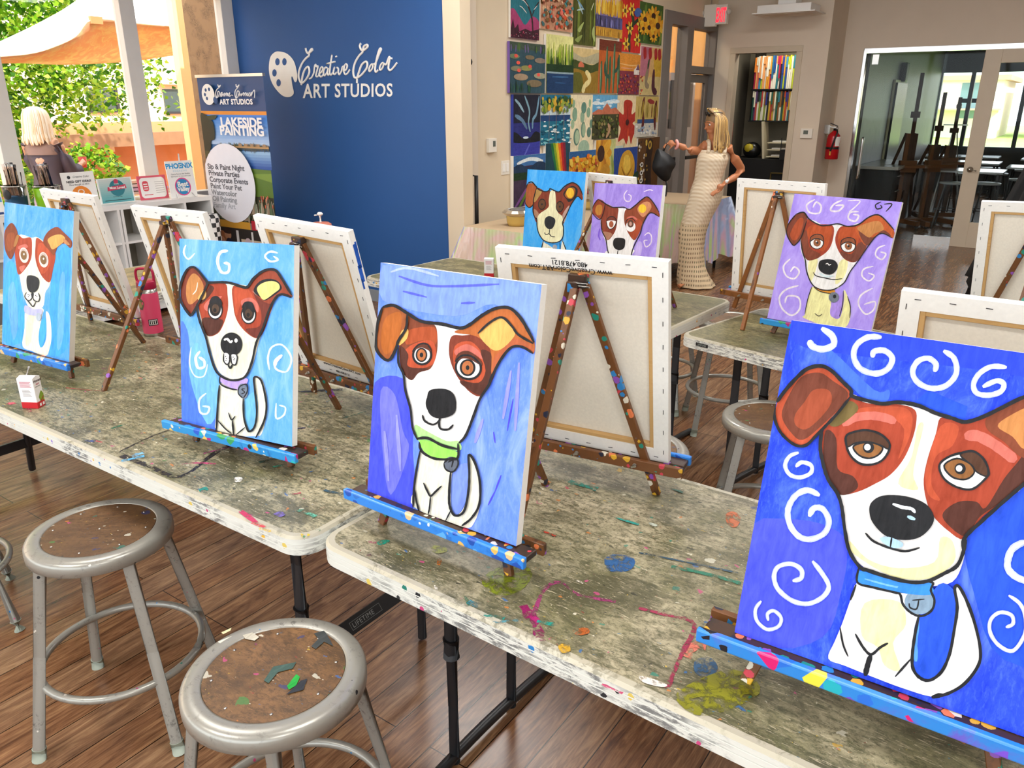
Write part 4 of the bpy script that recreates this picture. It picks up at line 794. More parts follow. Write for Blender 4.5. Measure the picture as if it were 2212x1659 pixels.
def folding_table(label, cx, cy, L, Wd, rot, top, marks=None, legs=((-1, .75), (1, .75)), bend=False, badge=False, z=TT, group='paint-covered folding tables'):
    t = thing('folding_table', label, 'table', (cx, cy, 0), rot, group)
    b = MB(); th = .046; r = .062
    o1 = rrect(L, Wd, r, 7); o2 = rrect(L - .012, Wd - .012, r - .006, 7); o3 = rrect(L - .036, Wd - .036, r - .014, 7); n = len(o1)
    def ring(a, za, c, zc, m): b.add([(p[0], p[1], za) for p in a] + [(p[0], p[1], zc) for p in c], [(i, (i + 1) % n, (i + 1) % n + n, i + n) for i in range(n)], m, True)
    ring(o1, z - th, o1, z - .006, RIM); ring(o1, z - .006, o2, z, LIP); ring(o2, z, o3, z, LIP)
    b.poly([(p[0], p[1], z) for p in o3], top); b.poly([(p[0], p[1], z - th) for p in o1][::-1], flat('table_underside', '#8a8a84', .7))
    o4 = rrect(L + .0015, Wd + .0015, r, 7)
    for zz in (z - .017, z - .030): ring(o4, zz - .0012, o4, zz + .0012, LINE)
    tt = b.build('tabletop', t)
    if badge:
        bb = MB(); xx, yy = -L / 2 + .12, -Wd / 2 - .0025
        bb.box((xx, yy, z - .022), (.055, .004, .013), BLACK); put_text(bb, 'LIFETIME', .011, flat('badge_text', '#9aa39c', .4), lambda a, c: (xx + a, yy - .0025, z - .0255 + c), align='CENTER')
        bb.build('badge', tt)
    for sx, k in legs:
        lx = sx * (L / 2 - (.02 if bend and sx < 0 else .215 if bend else .165)); sp = .23 if bend else .125
        if bend and sx < 0:      # wishbone legs swept outwards to a floor bar
            for sy in (-1, 1):
                p = MB(); p.path(smooth_pts([(lx + sx * .0, sy * .14, z - th - .01), (lx + sx * .0, sy * .14, z - .12), (lx - sx * .01, sy * .10, .48), (lx + sx * .05, sy * .11, .25), (lx + sx * .13, sy * .13, .012)], n=4), .0155, BLACKM, 12); p.build('leg', t)
            p = MB(); p.box((lx + sx * .075, .0, .17), (.012, .40, .045), BLACKM); p.build('crossbar', t)
        else:
            for sy in (-1, 1):
                p = MB(); p.tube((lx, sy * sp, z - th), (lx, sy * sp, .36), .0175, BLACKM, 14); p.tube((lx, sy * sp, .40), (lx, sy * sp, .345), .021, BLACK, 14); p.tube((lx, sy * sp, .36), (lx, sy * sp, .012), .0145, BLACKM, 14); p.build('leg', t)
            if bend: continue
            p = MB(); p.path(smooth_pts([(lx, -.36, .012), (lx, -.2, .026), (lx, 0, .034), (lx, .2, .026), (lx, .36, .012)], n=4), .015, BLACKM, 10); p.build('foot_bar', t)
            p = MB(); p.tube((lx, -.125, z - .12), (lx, .125, z - .12), .009, BLACKM, 8); p.tube((lx - sx * .02, 0, z - .12), (lx - sx * .34, 0, z - th - .012), .008, BLACKM, 8); p.build('brace', t)
    if marks:
        A = MB(); k = [1]
        Mi = (Matrix.Translation((cx, cy, 0)) @ Matrix.Rotation(rot, 4, 'Z')).inverted()
        def q(p): v = Mi @ zpt(p[0], p[1], z); return v
        for mk in marks:
            zz = z + .0003 + .00006 * k[0]; k[0] += 1
            if mk[0] == 'p':
                pts = [q(p) for p in smooth_pts([(a, c, 0) for a, c in mk[2]], True, 3)]; A.poly([(v.x, v.y, zz) for v in pts], soft(mk[1]))
            else:
                pts = [q(p) for p in smooth_pts([(a, c, 0) for a, c in mk[2]], False, 4)]; w = mk[3]; Lf = []; Rt = []
                for i, v in enumerate(pts):
                    d = (pts[min(i + 1, len(pts) - 1)] - pts[max(i - 1, 0)]); d.z = 0; d.normalize(); nn = Vector((-d.y, d.x, 0)) * w / 2 * random.uniform(.55, 1.15)
                    Lf.append((v.x + nn.x, v.y + nn.y, zz)); Rt.append((v.x - nn.x, v.y - nn.y, zz))
                m = len(pts); A.add(Lf + Rt, [(i, i + 1, i + 1 + m, i + m) for i in range(m - 1)], soft(mk[1]))
        A.build('paint_marks', tt)
    return t
TOP1 = dirty_table('table_surface_stained_green_grey', '#c2b89a', '#434a38', .60, seed=1)
TOP2 = dirty_table('table_surface_stained_olive', '#bfb498', '#484a30', .56, seed=2)
TOP3 = dirty_table('table_surface_scrubbed_khaki', '#a89c72', '#4c4f30', .66, seed=3, spots=False)
TOP0 = dirty_table('table_surface_warm_tan', '#c9a878', '#8a7448', .5, seed=4, spots=False)
m2 = [('s', '#8c1458', [(1130, 1308), (1145, 1330), (1158, 1350), (1168, 1385)], .022), ('s', '#a8206c', [(1165, 1345), (1150, 1330)], .016), ('s', '#a03a72', [(1152, 1330), (1175, 1275), (1210, 1258), (1250, 1285), (1330, 1300)], .009),
      ('s', '#1f9484', [(1045, 1328), (1090, 1336)], .010), ('s', '#1f9484', [(1160, 1342), (1198, 1350)], .009), ('s', '#5b98a0', [(1065, 1345), (1120, 1340)], .008), ('p', '#157a5a', [(1003, 1290), (1010, 1292), (1016, 1306), (1010, 1308)]),
      ('s', '#4a8a98', [(1012, 1300), (1035, 1310)], .012), ('p', '#eee6d4', [(938, 1265), (944, 1268), (946, 1278), (941, 1276)]), ('p', '#10937a', [(815, 1172), (830, 1167), (843, 1169), (822, 1179)]), ('s', '#b43a70', [(795, 1171), (812, 1173)], .008),
      ('p', '#c9701c', [(946, 1208), (955, 1208), (950, 1222), (944, 1220)]), ('s', '#6a1440', [(796, 1198), (800, 1202)], .012), ('p', '#9aa01c', [(930, 1180), (960, 1182), (965, 1192), (940, 1196)]), ('p', '#7f8c1e', [(1040, 1250), (1110, 1215), (1150, 1240), (1120, 1280), (1070, 1285)]),
      ('p', '#2f5a80', [(1500, 1430), (1530, 1420), (1550, 1440), (1540, 1458), (1505, 1460)]), ('p', '#2a5f98', [(1305, 1210), (1330, 1198), (1370, 1208), (1362, 1232), (1320, 1236)]), ('p', '#c4642c', [(1568, 1112), (1585, 1106), (1600, 1120), (1590, 1140), (1572, 1134)]), ('s', '#e8806a', [(1480, 1420), (1500, 1396), (1525, 1398)], .02),
      ('s', '#a02a50', [(1440, 1490), (1470, 1420), (1500, 1350), (1440, 1330), (1380, 1315)], .010), ('p', '#8b8a18', [(1460, 1500), (1560, 1450), (1620, 1460), (1640, 1500), (1560, 1540), (1500, 1545)]), ('s', '#1f7a60', [(1450, 1225), (1500, 1235), (1560, 1250), (1600, 1262)], .012), ('s', '#204a60', [(1380, 1195), (1480, 1215), (1600, 1240)], .007),
      ('p', '#f0e6dc', [(1380, 1462), (1400, 1465), (1440, 1480), (1430, 1486), (1390, 1476)]), ('p', '#d85a70', [(1220, 1052), (1230, 1054), (1226, 1058)]), ('s', '#2a8a78', [(1230, 1040), (1260, 1050), (1290, 1058)], .02), ('s', '#1b6a58', [(1445, 1055), (1475, 1065)], .010), ('p', '#c8d0c0', [(1400, 1130), (1420, 1135), (1412, 1140)]),
      ('p', '#d8a82c', [(1206, 1396), (1226, 1392), (1232, 1408), (1214, 1412)]), ('s', '#c03a6a', [(1300, 1480), (1345, 1500)], .006), ('p', '#b05a20', [(1238, 1362), (1268, 1358), (1272, 1370), (1246, 1374)]), ('s', '#e8e2d0', [(1230, 1250), (1260, 1262)], .006),
      ('s', '#a82060', [(1640, 1380), (1660, 1330), (1625, 1305)], .008), ('s', '#1a3a70', [(1140, 1180), (1180, 1190)], .006), ('s', '#c9402c', [(1175, 1150), (1200, 1160)], .006), ('s', '#2a9a90', [(1330, 1120), (1380, 1135)], .008)]
m1 = [('s', '#26232b', [(258, 976), (330, 942), (400, 918)], .009), ('s', '#221f28', [(262, 984), (320, 1006), (390, 1030), (470, 975), (560, 935)], .020), ('s', '#5fb4e0', [(262, 996), (290, 990), (312, 985)], .016), ('s', '#7cc0e8', [(285, 985), (310, 978)], .016), ('s', '#d04a80', [(393, 1003), (430, 1000), (465, 1003)], .010),
      ('s', '#c03a90', [(440, 980), (500, 965)], .006), ('p', '#2a8f80', [(430, 1058), (445, 1052), (450, 1060), (436, 1066)]), ('s', '#1f7a5c', [(240, 926), (272, 916)], .012), ('s', '#c84a50', [(205, 952), (222, 956)], .008), ('s', '#4a5a90', [(185, 952), (205, 954)], .012), ('s', '#d8506a', [(15, 872), (35, 872)], .022), ('s', '#a04a60', [(60, 882), (66, 890)], .01),
      ('s', '#b84a4a', [(142, 838), (180, 842), (225, 846)], .005), ('s', '#d8d090', [(180, 780), (200, 778), (240, 775)], .007), ('s', '#e0d8a0', [(236, 790), (258, 784)], .007), ('s', '#ddd6a0', [(215, 778), (245, 772), (252, 776)], .006), ('p', '#f6f2e6', [(506, 1034), (515, 1031), (524, 1034), (520, 1041), (508, 1042)]), ('p', '#1f7a50', [(680, 1145), (692, 1144), (690, 1150)]), ('p', '#2a8a50', [(655, 1158), (660, 1160), (655, 1165)]),
      ('p', '#e0c42c', [(650, 1154), (656, 1156), (652, 1162)]), ('p', '#e0c42c', [(664, 1154), (670, 1156), (665, 1160)]), ('s', '#5fae94', [(645, 1102), (670, 1112), (682, 1117)], .014), ('s', '#7a68b0', [(598, 1108), (612, 1116)], .02), ('s', '#c83060', [(520, 1105), (560, 1135)], .014), ('s', '#d82a40', [(545, 1130), (572, 1140)], .012), ('s', '#e0b830', [(560, 1142), (585, 1150)], .010),
      ('s', '#26306a', [(590, 930), (660, 925)], .012), ('s', '#262838', [(640, 848), (740, 842)], .02), ('s', '#204a3a', [(560, 1000), (600, 990)], .012), ('s', '#7a2a4a', [(620, 985), (650, 990)], .008), ('s', '#3a7a68', [(740, 905), (790, 890)], .006), ('s', '#36586a', [(700, 1060), (740, 1070)], .016), ('s', '#bb3050', [(628, 1070), (650, 1066)], .008), ('s', '#3a9a78', [(590, 1010), (640, 1000)], .008)]
T1_ = folding_table('long paint-stained folding table on the left, carrying the juice box and sky blue dog painting', -2.433, 1.305, 2.43, .76, R(.6), TOP1, m1, legs=((-1, 1), (1, 1)), bend=True)
folding_table('near paint-stained folding table with the periwinkle and royal blue dog paintings on it', .016, 1.315, 2.42, .755, R(-1.2), TOP2, m2)
T3c = Vector((-1.212, 2.925, 0)); r3 = R(-12.3)
c3 = T3c + Matrix.Rotation(r3, 3, 'Z') @ Vector((.915, .335, 0))
folding_table('khaki-stained folding table under the purple 67 painting, badge on its front corner', c3.x, c3.y, 1.83, .67, r3, TOP3, legs=((-1, 1), (1, 1)), badge=True, group='far paint-stained folding tables')
folding_table('folding table behind the centre easel, one carton and the turquoise dog painting on it', -2.165, 3.31, 1.83, .74, R(-3), TOP3, legs=((-1, 1), (1, 1)), group='far paint-stained folding tables')
folding_table('warm tan folding table behind the pink bottle, set crosswise to the others', -4.03, 2.56, 1.83, .72, R(90), TOP0, legs=((-1, 1), (1, 1)), group='far paint-stained folding tables')
# maker's crossbar between the right legs of the long table
def maker_bar(t):
    b = MB(); Xb = -1.435; y0_, y1_ = 1.06, 1.55
    b.box((Xb, (y0_ + y1_) / 2, .235), (.020, y1_ - y0_, .046), BLACKM, rot=(0, R(-38), 0))
    tx = flat('bar_print', '#8f918e', .5); M = Matrix.Translation((Xb, 1.25, .235)) @ Matrix.Rotation(R(-38), 4, 'Y')
    T = lambda a, c: tuple(M @ Vector((.0106, a, c)))
    put_text(b, 'LIFETIME', .020, tx, lambda x, y: T(x, y - .007), spacing=1.1)
    L = .112
    for (s0, t0, s1, t1) in ((-.006, -.012, L, -.0112), (-.006, .0108, L, .0116), (-.006, -.012, -.0052, .0116), (L - .0008, -.012, L, .0116)):
        b.add([T(s_, q) for s_, q in ((s0, t0), (s1, t0), (s1, t1), (s0, t1))], [(0, 1, 2, 3)], tx)
    o = b.build('crossbar', t); o.matrix_parent_inverse = (Matrix.Translation(t.location) @ Matrix.Rotation(t.rotation_euler[2], 4, 'Z')).inverted()
maker_bar(T1_)

# ------------------------------------------------------------------ stools
STM = speckled('grey_enamel_stool_metal', '#9d9b92', '#55534f', .46, 60, (1, 1, 1), .3, .35, pal=['#2b7fc0', '#c24a7a', '#e8e4d8', '#1f8a78', '#202428'], palth=.16, palscale=40)
SEATB = dirty_table('worn_brown_hardboard_seat', '#8a6440', '#3a2d1c', .30, seed=5, mid='#6c4e2c', grime='#4a3622')
SEATC = dirty_table('smooth_brown_hardboard_seat', '#7a5c40', '#3c3020', .18, seed=6, mid='#62472c', grime='#4f3826')
def make_stool(label, loc, rot, seat=SEATB, h=.585, cap=True):
    t = thing('shop_stool', label, 'stool', loc, rot, 'grey metal stools with hardboard seats')
    b = MB(); b.lathe([(.137, -.010), (.137, -.0018), (.141, -.0008), (.150, .0012), (.165, 0), (.173, -.004), (.177, -.011), (.1775, -.020), (.177, -.036), (.174, -.038), (.171, -.034), (.171, -.010)], STM, 56, c=(0, 0, h)); b.build('seat_rim', t)
    b = MB(); b.lathe([(0, -.0015), (.1355, -.0015), (.1365, -.003), (.1365, -.012), (0, -.012)], seat, 56, c=(0, 0, h), sm=False); b.build('seat_panel', t)
    b = MB()
    for i in range(9):
        a = 2 * math.pi * i / 8; r = .118 if i < 8 else 0; b.ball((r * math.cos(a), r * math.sin(a), h - .0012), (.0034, .0034, .0016), STEEL, 8)
    b.build('rivets', t)
    for i in range(4):
        a = R(45 + 90 * i); c, s_ = math.cos(a), math.sin(a)
        b = MB(); b.tube((c * .150, s_ * .150, h - .030), (c * .250, s_ * .250, .034), .0150, STM, 14); l = b.build('leg', t)
        b = MB(); b.tube((c * .2495, s_ * .2495, .036), (c * .256, s_ * .256, 0.0), .0175, flat('rubber_tip', '#9aa293', .6) if cap else BLACK, 14); b.build('rubber_foot', l)
    b = MB(); rr = .204; b.path([(rr * math.cos(2 * math.pi * k / 48), rr * math.sin(2 * math.pi * k / 48), .205) for k in range(48)], .0105, STM, 10, closed=True); b.build('foot_ring', t)
    return t
make_stool('brown-topped grey stool on the left, before the long table', (-1.915, .848, 0), R(39), SEATC)
make_stool('nearest grey stool, its worn brown seat marked with a green paint stroke', (-1.098, .755, 0), R(3), SEATB)
make_stool('grey stool cut off by the left edge, only its ring and legs showing', (-2.79, .712, 0), R(-19.5), SEATC)
make_stool('grey stool with a dark brown seat beneath the khaki-stained table corner, centre right', (-.71, 2.64, 0), R(20), SEATC)
make_stool('grey stool mostly hidden behind the centre easel ledge, only a rim edge showing', (-1.0, 2.12, 0), R(10), SEATB)
make_stool('stool under the far table, seen between its black legs', (-1.30, 3.85, 0), R(30), SEATB)
make_stool('stool behind the centre canvas, ring showing left of the badge table leg', (-1.75, 3.55 + .42, 0), R(5), SEATB)
# marker stroke and drips on the nearest seat
b = MB(); g1, g2 = paint('#1f9a3a'), paint('#2d3138')
def blob(pts, m, k):
    P3 = [zpt(x, y, .5855 + k * .0001) for x, y in pts]; b.poly([tuple(p) for p in P3], m)
blob([(640, 1456), (648, 1462), (640, 1480), (624, 1490), (620, 1482), (632, 1466)], g1, 1)
blob([(570, 1470), (590, 1440), (640, 1430), (632, 1444), (600, 1452), (580, 1476)], paint('#3f5750'), 0)
blob([(625, 1494), (650, 1470), (664, 1466), (655, 1490), (618, 1500)], g2, 0)
blob([(524, 1372), (545, 1366), (560, 1376), (550, 1384), (530, 1380)], paint('#c8c2b0'), 0)
blob([(678, 1368), (700, 1362), (712, 1380), (720, 1396), (700, 1386), (682, 1402), (672, 1396), (688, 1380)], paint('#3b4040'), 0)
blob([(470, 1386), (500, 1374), (500, 1377), (476, 1390)], paint('#e6e0cc'), 0); blob([(478, 1366), (500, 1356), (498, 1362), (482, 1370)], paint('#d8cca0'), 0)
so = b.build('paint_blobs'); st2 = [o for o in bpy.data.objects if o.name.startswith('shop_stool') and abs(o.location.x + 1.098) < .01][0]
so.parent = st2; so.matrix_parent_inverse = (Matrix.Translation(st2.location) @ Matrix.Rotation(R(3), 4, 'Z')).inverted()

# ------------------------------------------------------------------ small things on the tables
def juice(label, p, rotz, tilt=0, with_straw=True):
    t = thing('juice_box', label, 'juice box', p, rotz)
    b = MB(); w, d, h = .052, .036, .098; wh = flat('carton_white', '#eceaea', .35); rd = flat('carton_red', '#c21a26', .35)
    b.b2((-w / 2, -d / 2, .02), (w / 2, d / 2, h), wh); b.b2((-w / 2 - .0002, -d / 2 - .0002, 0), (w / 2 + .0002, d / 2 + .0002, .0202), rd)
    b.add([(-w / 2, -d / 2, h), (w / 2, -d / 2, h), (w / 2, 0, h + .006), (-w / 2, 0, h + .006), (-w / 2, d / 2, h), (w / 2, d / 2, h)], [(0, 1, 2, 3), (3, 2, 5, 4), (1, 5, 2), (0, 3, 4)], wh)
    b.build('carton', t, bevel=.001, seg=1)
    b = MB(); ink = flat('carton_print_pink', '#c2506a', .5); ink2 = flat('carton_print_dark', '#3c1a20', .5)
    X_ = lambda a, c: (w / 2 + .0004, a, c)
    put_text(b, 'Honest', .0125, ink2, lambda a, c: X_(a - .016, .083 + c), bold=.0003); put_text(b, 'KIDS', .007, ink, lambda a, c: X_(a - .007, .074 + c), bold=.0002); put_text(b, 'ORGANIC', .0055, ink2, lambda a, c: X_(a - .012, .067 + c))
    b.poly([X_(a, c) for a, c in ((-.002, .02), (.017, .02), (.017, .040), (.010, .052), (.002, .046), (-.006, .034))], flat('apple_green', '#7d9a2c', .5)); b.poly([(w / 2 + .0006, a, c) for a, c in ((-.004, .02), (.016, .034), (.016, .030), (.002, .018))], flat('apple_stem', '#a03a1a', .5))
    for i in range(5): b.b2((-.018, -d / 2 - .0005, .070 + .004 * i), (.018 - .004 * (i % 2), -d / 2 - .0002, .0715 + .004 * i), ink)
    for i in range(6): b.b2((-.014, -d / 2 - .0005, .040 + .004 * i), (.014 - .003 * (i % 3), -d / 2 - .0002, .0412 + .004 * i), flat('grey_print', '#9a9490', .5))
    for a in (-.008, .006): b.b2((w / 2 + .0003, a, .005), (w / 2 + .0006, a + .008, .014), wh)
    b.build('label_print', t)
    if with_straw: b = MB(); b.tube((-.008, .004, h), (.004, .010, h + .030), .0028, wh, 8); b.build('straw', t)
    return t
juice('white and red juice carton with a straw on the left end of the long table', zpt(74, 878, TT), R(46 - 35 + 20))
juice('half-hidden juice carton on the far table, beside the centre canvas back', zpt(1057, 597, TT), R(30), with_straw=False)
def bottle():
    p = zpt(333, 722, TT); t = thing('water_bottle', 'pink insulated water bottle with carrying loop beside a rear easel', 'water bottle', p, YAW)
    pk = flat('coral_pink_powder_coat', '#d8466a', .4); rb = flat('raspberry_lid', '#a81440', .35)
    b = MB(); b.lathe([(0, 0), (.036, 0), (.0385, .003), (.0385, .012)], STEEL, 32); b.lathe([(.0385, .012), (.0385, .165), (.037, .178)], pk, 32); b.lathe([(.037, .178), (.036, .180), (.036, .192), (.034, .193)], STEEL, 32); b.build('body', t)
    b = MB(); b.lathe([(.034, .193), (.037, .194), (.037, .222), (.034, .226), (0, .226)], rb, 32); b.box((0, -.037, .208), (.024, .006, .014), rb)
    b.path(smooth_pts([(-.032, 0, .215), (-.035, 0, .235), (-.034, 0, .262), (-.022, 0, .272), (.018, 0, .272), (.032, 0, .264), (.034, 0, .240), (.032, 0, .215)], n=4), .0055, rb, 8); b.build('lid', t, bevel=.001, seg=1)
    b = MB()
    def cyl(a, z, r=.0389): return (r * math.sin(a), -r * math.cos(a), z)
    def patch(a0, a1, z0, z1, m, r=.0389, n=8):
        vs = [cyl(a0 + (a1 - a0) * i / n, z, r) for z in (z0, z1) for i in range(n + 1)]; b.add(vs, [(i, i + 1, i + n + 2, i + n + 1) for i in range(n)], m)
    patch(R(5), R(60), .046, .072, BLACK); patch(R(9), R(56), .049, .069, flat('logo_white', '#e8e4e0', .5), .0390); patch(R(12), R(53), .0515, .0665, BLACK, .0391)
    for a in (18, 28, 40): patch(R(a), R(a + 5), .053, .065, flat('logo_white', '#e8e4e0', .5), .0392)
    pts = [cyl(R(-32) + .55 * math.cos(q) * .9 * (1 + .12 * math.sin(3 * q)), .135 + .024 * math.sin(q) * (1 + .1 * math.cos(5 * q)), .0392) for q in [2 * math.pi * i / 16 for i in range(16)]]
    b.add(pts + [cyl(R(-32), .135, .0393)], [(i, (i + 1) % 16, 16) for i in range(16)], flat('sticker_olive', '#5c5a32', .5))
    pts = [cyl(R(-32) + .3 * math.cos(q), .133 + .013 * math.sin(q), .0395) for q in [2 * math.pi * i / 12 for i in range(12)]]
    b.add(pts + [cyl(R(-32), .133, .0396)], [(i, (i + 1) % 12, 12) for i in range(12)], flat('sticker_tan', '#9a7a44', .5)); b.build('stickers', t)
bottle()

# ------------------------------------------------------------------ room shell
XW, YB, XG, YC, YGL = -6.42, 4.80, -4.0, 10.15, 10.85
XR, YF = 4.6, -3.4
b = MB(); b.b2((XW - .1, YF - .1, -.08), (XR + .1, 18.4, 0), wood_floor()); struct('floor', b)
ceil_m = flat('white_ceiling', '#dcd8d0', .8)
b = MB(); b.b2((XW - .15, YF - .1, CEIL), (XR + .1, YGL + .1, CEIL + .1), ceil_m); struct('ceiling', b)
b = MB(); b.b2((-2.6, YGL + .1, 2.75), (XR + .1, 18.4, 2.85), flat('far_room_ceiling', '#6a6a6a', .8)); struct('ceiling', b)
for (x, y, e) in ((-3.0, 1.2, 0), (-.3, 1.0, 0), (-3.0, 3.9, 0), (.2, 3.9, 0), (-2.0, 7.0, 0), (1.5, 7.0, 0), (-2.2, -1.0, 0), (1.5, -1.0, 0)):
    b = MB(); b.b2((x - .62, y - .32, CEIL - .05), (x + .62, y + .32, CEIL), WHITE); o = b.build('added_overhead_light'); tag(o, kind='structure')  # unseen box fixtures added to go with the overhead lamps
# blue wall, its end trim and baseboard
b = MB(); b.b2((XW, YB, 0), (-3.96, YB + .12, CEIL), BLUEW); struct('wall_back', b)
b = MB(); b.b2((XW, YB - .014, 0), (-3.96, YB, .10), flat('grey_vinyl_base', '#8a8f94', .5)); struct('baseboard_back', b)
b = MB(); b.b2((-3.96, YB - .02, 0), (-3.80, YB + .10, CEIL), WALL); struct('trim_1', b)
# recess beside it with a cream door leaf and black pulls, then the gallery wall
b = MB(); b.b2((-3.97, YB + .12, 0), (-3.93, 5.14, CEIL), WALLW); t = struct('door_1', b)
b = MB()
for z0, z1 in ((1.93, 1.93), (.62, 1.10)):
    if z0 == z1: b.ball((-3.90, YB + .20, z0), (.03, .03, .03), BLACK, 12)
    else: b.path([(-3.93, YB + .22, z1), (-3.86, YB + .22, z1), (-3.86, YB + .22, z0), (-3.93, YB + .22, z0)], .016, BLACK, 8)
b.build('door_handle', t)
b = MB(); b.b2((-3.99, 5.12, 0), (-3.955, 5.16, CEIL), flat('grey_corner_trim', '#8c857b', .5)); struct('trim_2', b)
b = MB()
b.b2((XG - .12, 5.14, 0), (XG, 8.62, CEIL), WALL); b.b2((XG - .12, 8.62, 2.60), (XG, YC + .12, CEIL), WALL); struct('wall_gallery', b)
# grey storefront frame: sidelight, door with transom
b = MB(); x0, x1 = XG - .11, XG + .025; y0, y1, zt = 8.62, YC - .002, 2.60
ya, yb_, yc_ = 8.78, 9.23, 9.40; yd = 10.10; ztr0, ztr1 = 1.98, 2.06
for a, c in (((y0, 0), (ya, zt)), ((yb_, 0), (yc_, zt)), ((yd, 0), (y1, zt)), ((ya, 2.47), (yb_, zt)), ((yc_, 2.47), (yd, zt)), ((yc_, ztr0), (yd, ztr1)), ((ya, 0), (yb_, .12))):
    b.b2((x0, a[0], a[1]), (x1, c[0], c[1]), GREYF)
d2 = struct('door_2', b)
b = MB(); b.b2((XG - .06, ya, .12), (XG - .052, yb_, 2.47), glass('sidelight_glass')); b.b2((XG - .06, yc_, ztr1), (XG - .052, yd, 2.47), glass('sidelight_glass')); b.build('glass_pane', d2)
b = MB()
for a, c in (((yc_ + .01, .02), (yc_ + .09, ztr0 - .01)), ((yd - .09, .02), (yd - .01, ztr0 - .01)), ((yc_ + .09, ztr0 - .10), (yd - .09, ztr0 - .01)), ((yc_ + .09, .02), (yd - .09, .22))): b.b2((XG - .075, a[0], a[1]), (XG - .03, c[0], c[1]), GREYF)
b.b2((XG - .055, yc_ + .09, .22), (XG - .048, yd - .09, ztr0 - .10), glass('sidelight_glass')); b.b2((XG - .03, yc_ + .09, .98), (XG - .0, yd - .09, 1.02), BLACK); b.b2((XG - .07, ya, .98), (XG - .03, yb_, 1.02), BLACK)
b.build('door_leaf', d2)
# amber stuccoed passage behind it
stuc = speckled('amber_stucco', '#e0a255', '#b57a34', .5, 90, (1, 1, 1), .85)
b = MB(); b.b2((-6.3, 12.2, 0), (-4.2, 12.3, 3.2), stuc); b.b2((-6.4, 5.5, 0), (-6.3, 12.3, 3.2), stuc); b.b2((-5.42, 9.5, 0), (-5.22, 9.75, 3.2), speckled('dark_amber_post', '#a8722c', '#7d5220', .5, 80)); struct('wall_passage', b)
b = MB(); b.b2((-6.3, 5.5, -.04), (-4.12, 12.2, -.01), flat('passage_floor', '#9c8060', .8)); struct('floor_passage', b)
b = MB(); b.b2((-5.1, 10.9, 0), (-4.95, 11.9, 2.05), flat('passage_white_door', '#d8d0c8', .6)); b.b2((-4.95, 11.0, 1.3), (-4.94, 11.8, 1.95), DARK); struct('door_5', b)
# closet wall with opening, return and glass-front wall
cx0, cx1, cz = -3.72, -2.98, 2.215
b = MB(); b.b2((XG, YC, 0), (cx0, YC + .12, CEIL), WALLW); b.b2((cx1, YC, 0), (-2.62, YC + .12, CEIL), WALLW); b.b2((cx0, YC, cz), (cx1, YC + .12, CEIL), WALLW)
b.b2((-2.74, YC + .12, 0), (-2.62, YGL, CEIL), WALLW); struct('wall_closet', b)
b = MB(); tr = flat('door_trim_warm', '#cdbfa8', .5)
b.b2((cx0 - .07, YC - .018, 0), (cx0, YC + .12, cz), tr); b.b2((cx1, YC - .018, 0), (cx1 + .07, YC + .12, cz), tr); b.b2((cx0 - .07, YC - .018, cz), (cx1 + .07, YC + .12, cz + .07), tr)
d3 = struct('door_3', b, .004)
b = MB()
for z in (1.98, .96): b.b2((cx1 - .005, YC + .02, z - .06), (cx1 + .0, YC + .07, z + .06), STEEL)
b.build('hinge', d3)
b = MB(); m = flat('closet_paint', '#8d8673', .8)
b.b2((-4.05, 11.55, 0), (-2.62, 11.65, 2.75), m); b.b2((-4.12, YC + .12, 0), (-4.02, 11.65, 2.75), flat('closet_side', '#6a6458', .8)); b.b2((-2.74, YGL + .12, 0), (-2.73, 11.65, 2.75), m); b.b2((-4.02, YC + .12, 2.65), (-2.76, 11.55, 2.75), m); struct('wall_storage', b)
gx0, gx1, gz = -2.385, 3.6, 2.245
b = MB(); b.b2((-2.62, YGL, 0), (gx0, YGL + .12, CEIL), WALLW); b.b2((gx0, YGL, gz + .02), (XR, YGL + .12, CEIL), WALLW); b.b2((gx1, YGL, 0), (XR, YGL + .12, gz + .02), WALLW); struct('wall_front', b)
b = MB(); b.b2((gx0, YGL + .02, gz - .035), (gx1, YGL + .10, gz + .02), CHROME); b.b2((gx0, YGL + .01, 0), (gx0 + .035, YGL + .10, gz), CHROME); struct('trim_3', b)
# glass leaf standing open on the left
GL = glass('clear_glass', (.90, .93, .92), .22)
t = tag(bpy.data.objects.new('door_4', None), kind='structure'); C.objects.link(t); t.location = (gx0 + .05, YGL + .06, 0); t.rotation_euler = (0, 0, R(8))
b = MB(); b.b2((0, -.006, .01), (.86, .006, gz - .05), GL); b.build('glass_pane', t)
b = MB(); b.b2((-.004, -.008, .01), (.004, .008, gz - .05), BLACK); b.b2((.05, -.012, gz - .16), (.12, .012, gz - .05), STEEL); b.build('patch_fitting', t)
b = MB()
for s in (-1, 1): b.path(smooth_pts([(.07, s * .01, 1.22), (.07, s * .06, 1.22), (.075, s * .075, 1.19), (.075, s * .075, .78), (.07, s * .06, .75), (.07, s * .01, .75)], n=4), .0125, CHROME, 10)
b.build('door_handle', t)
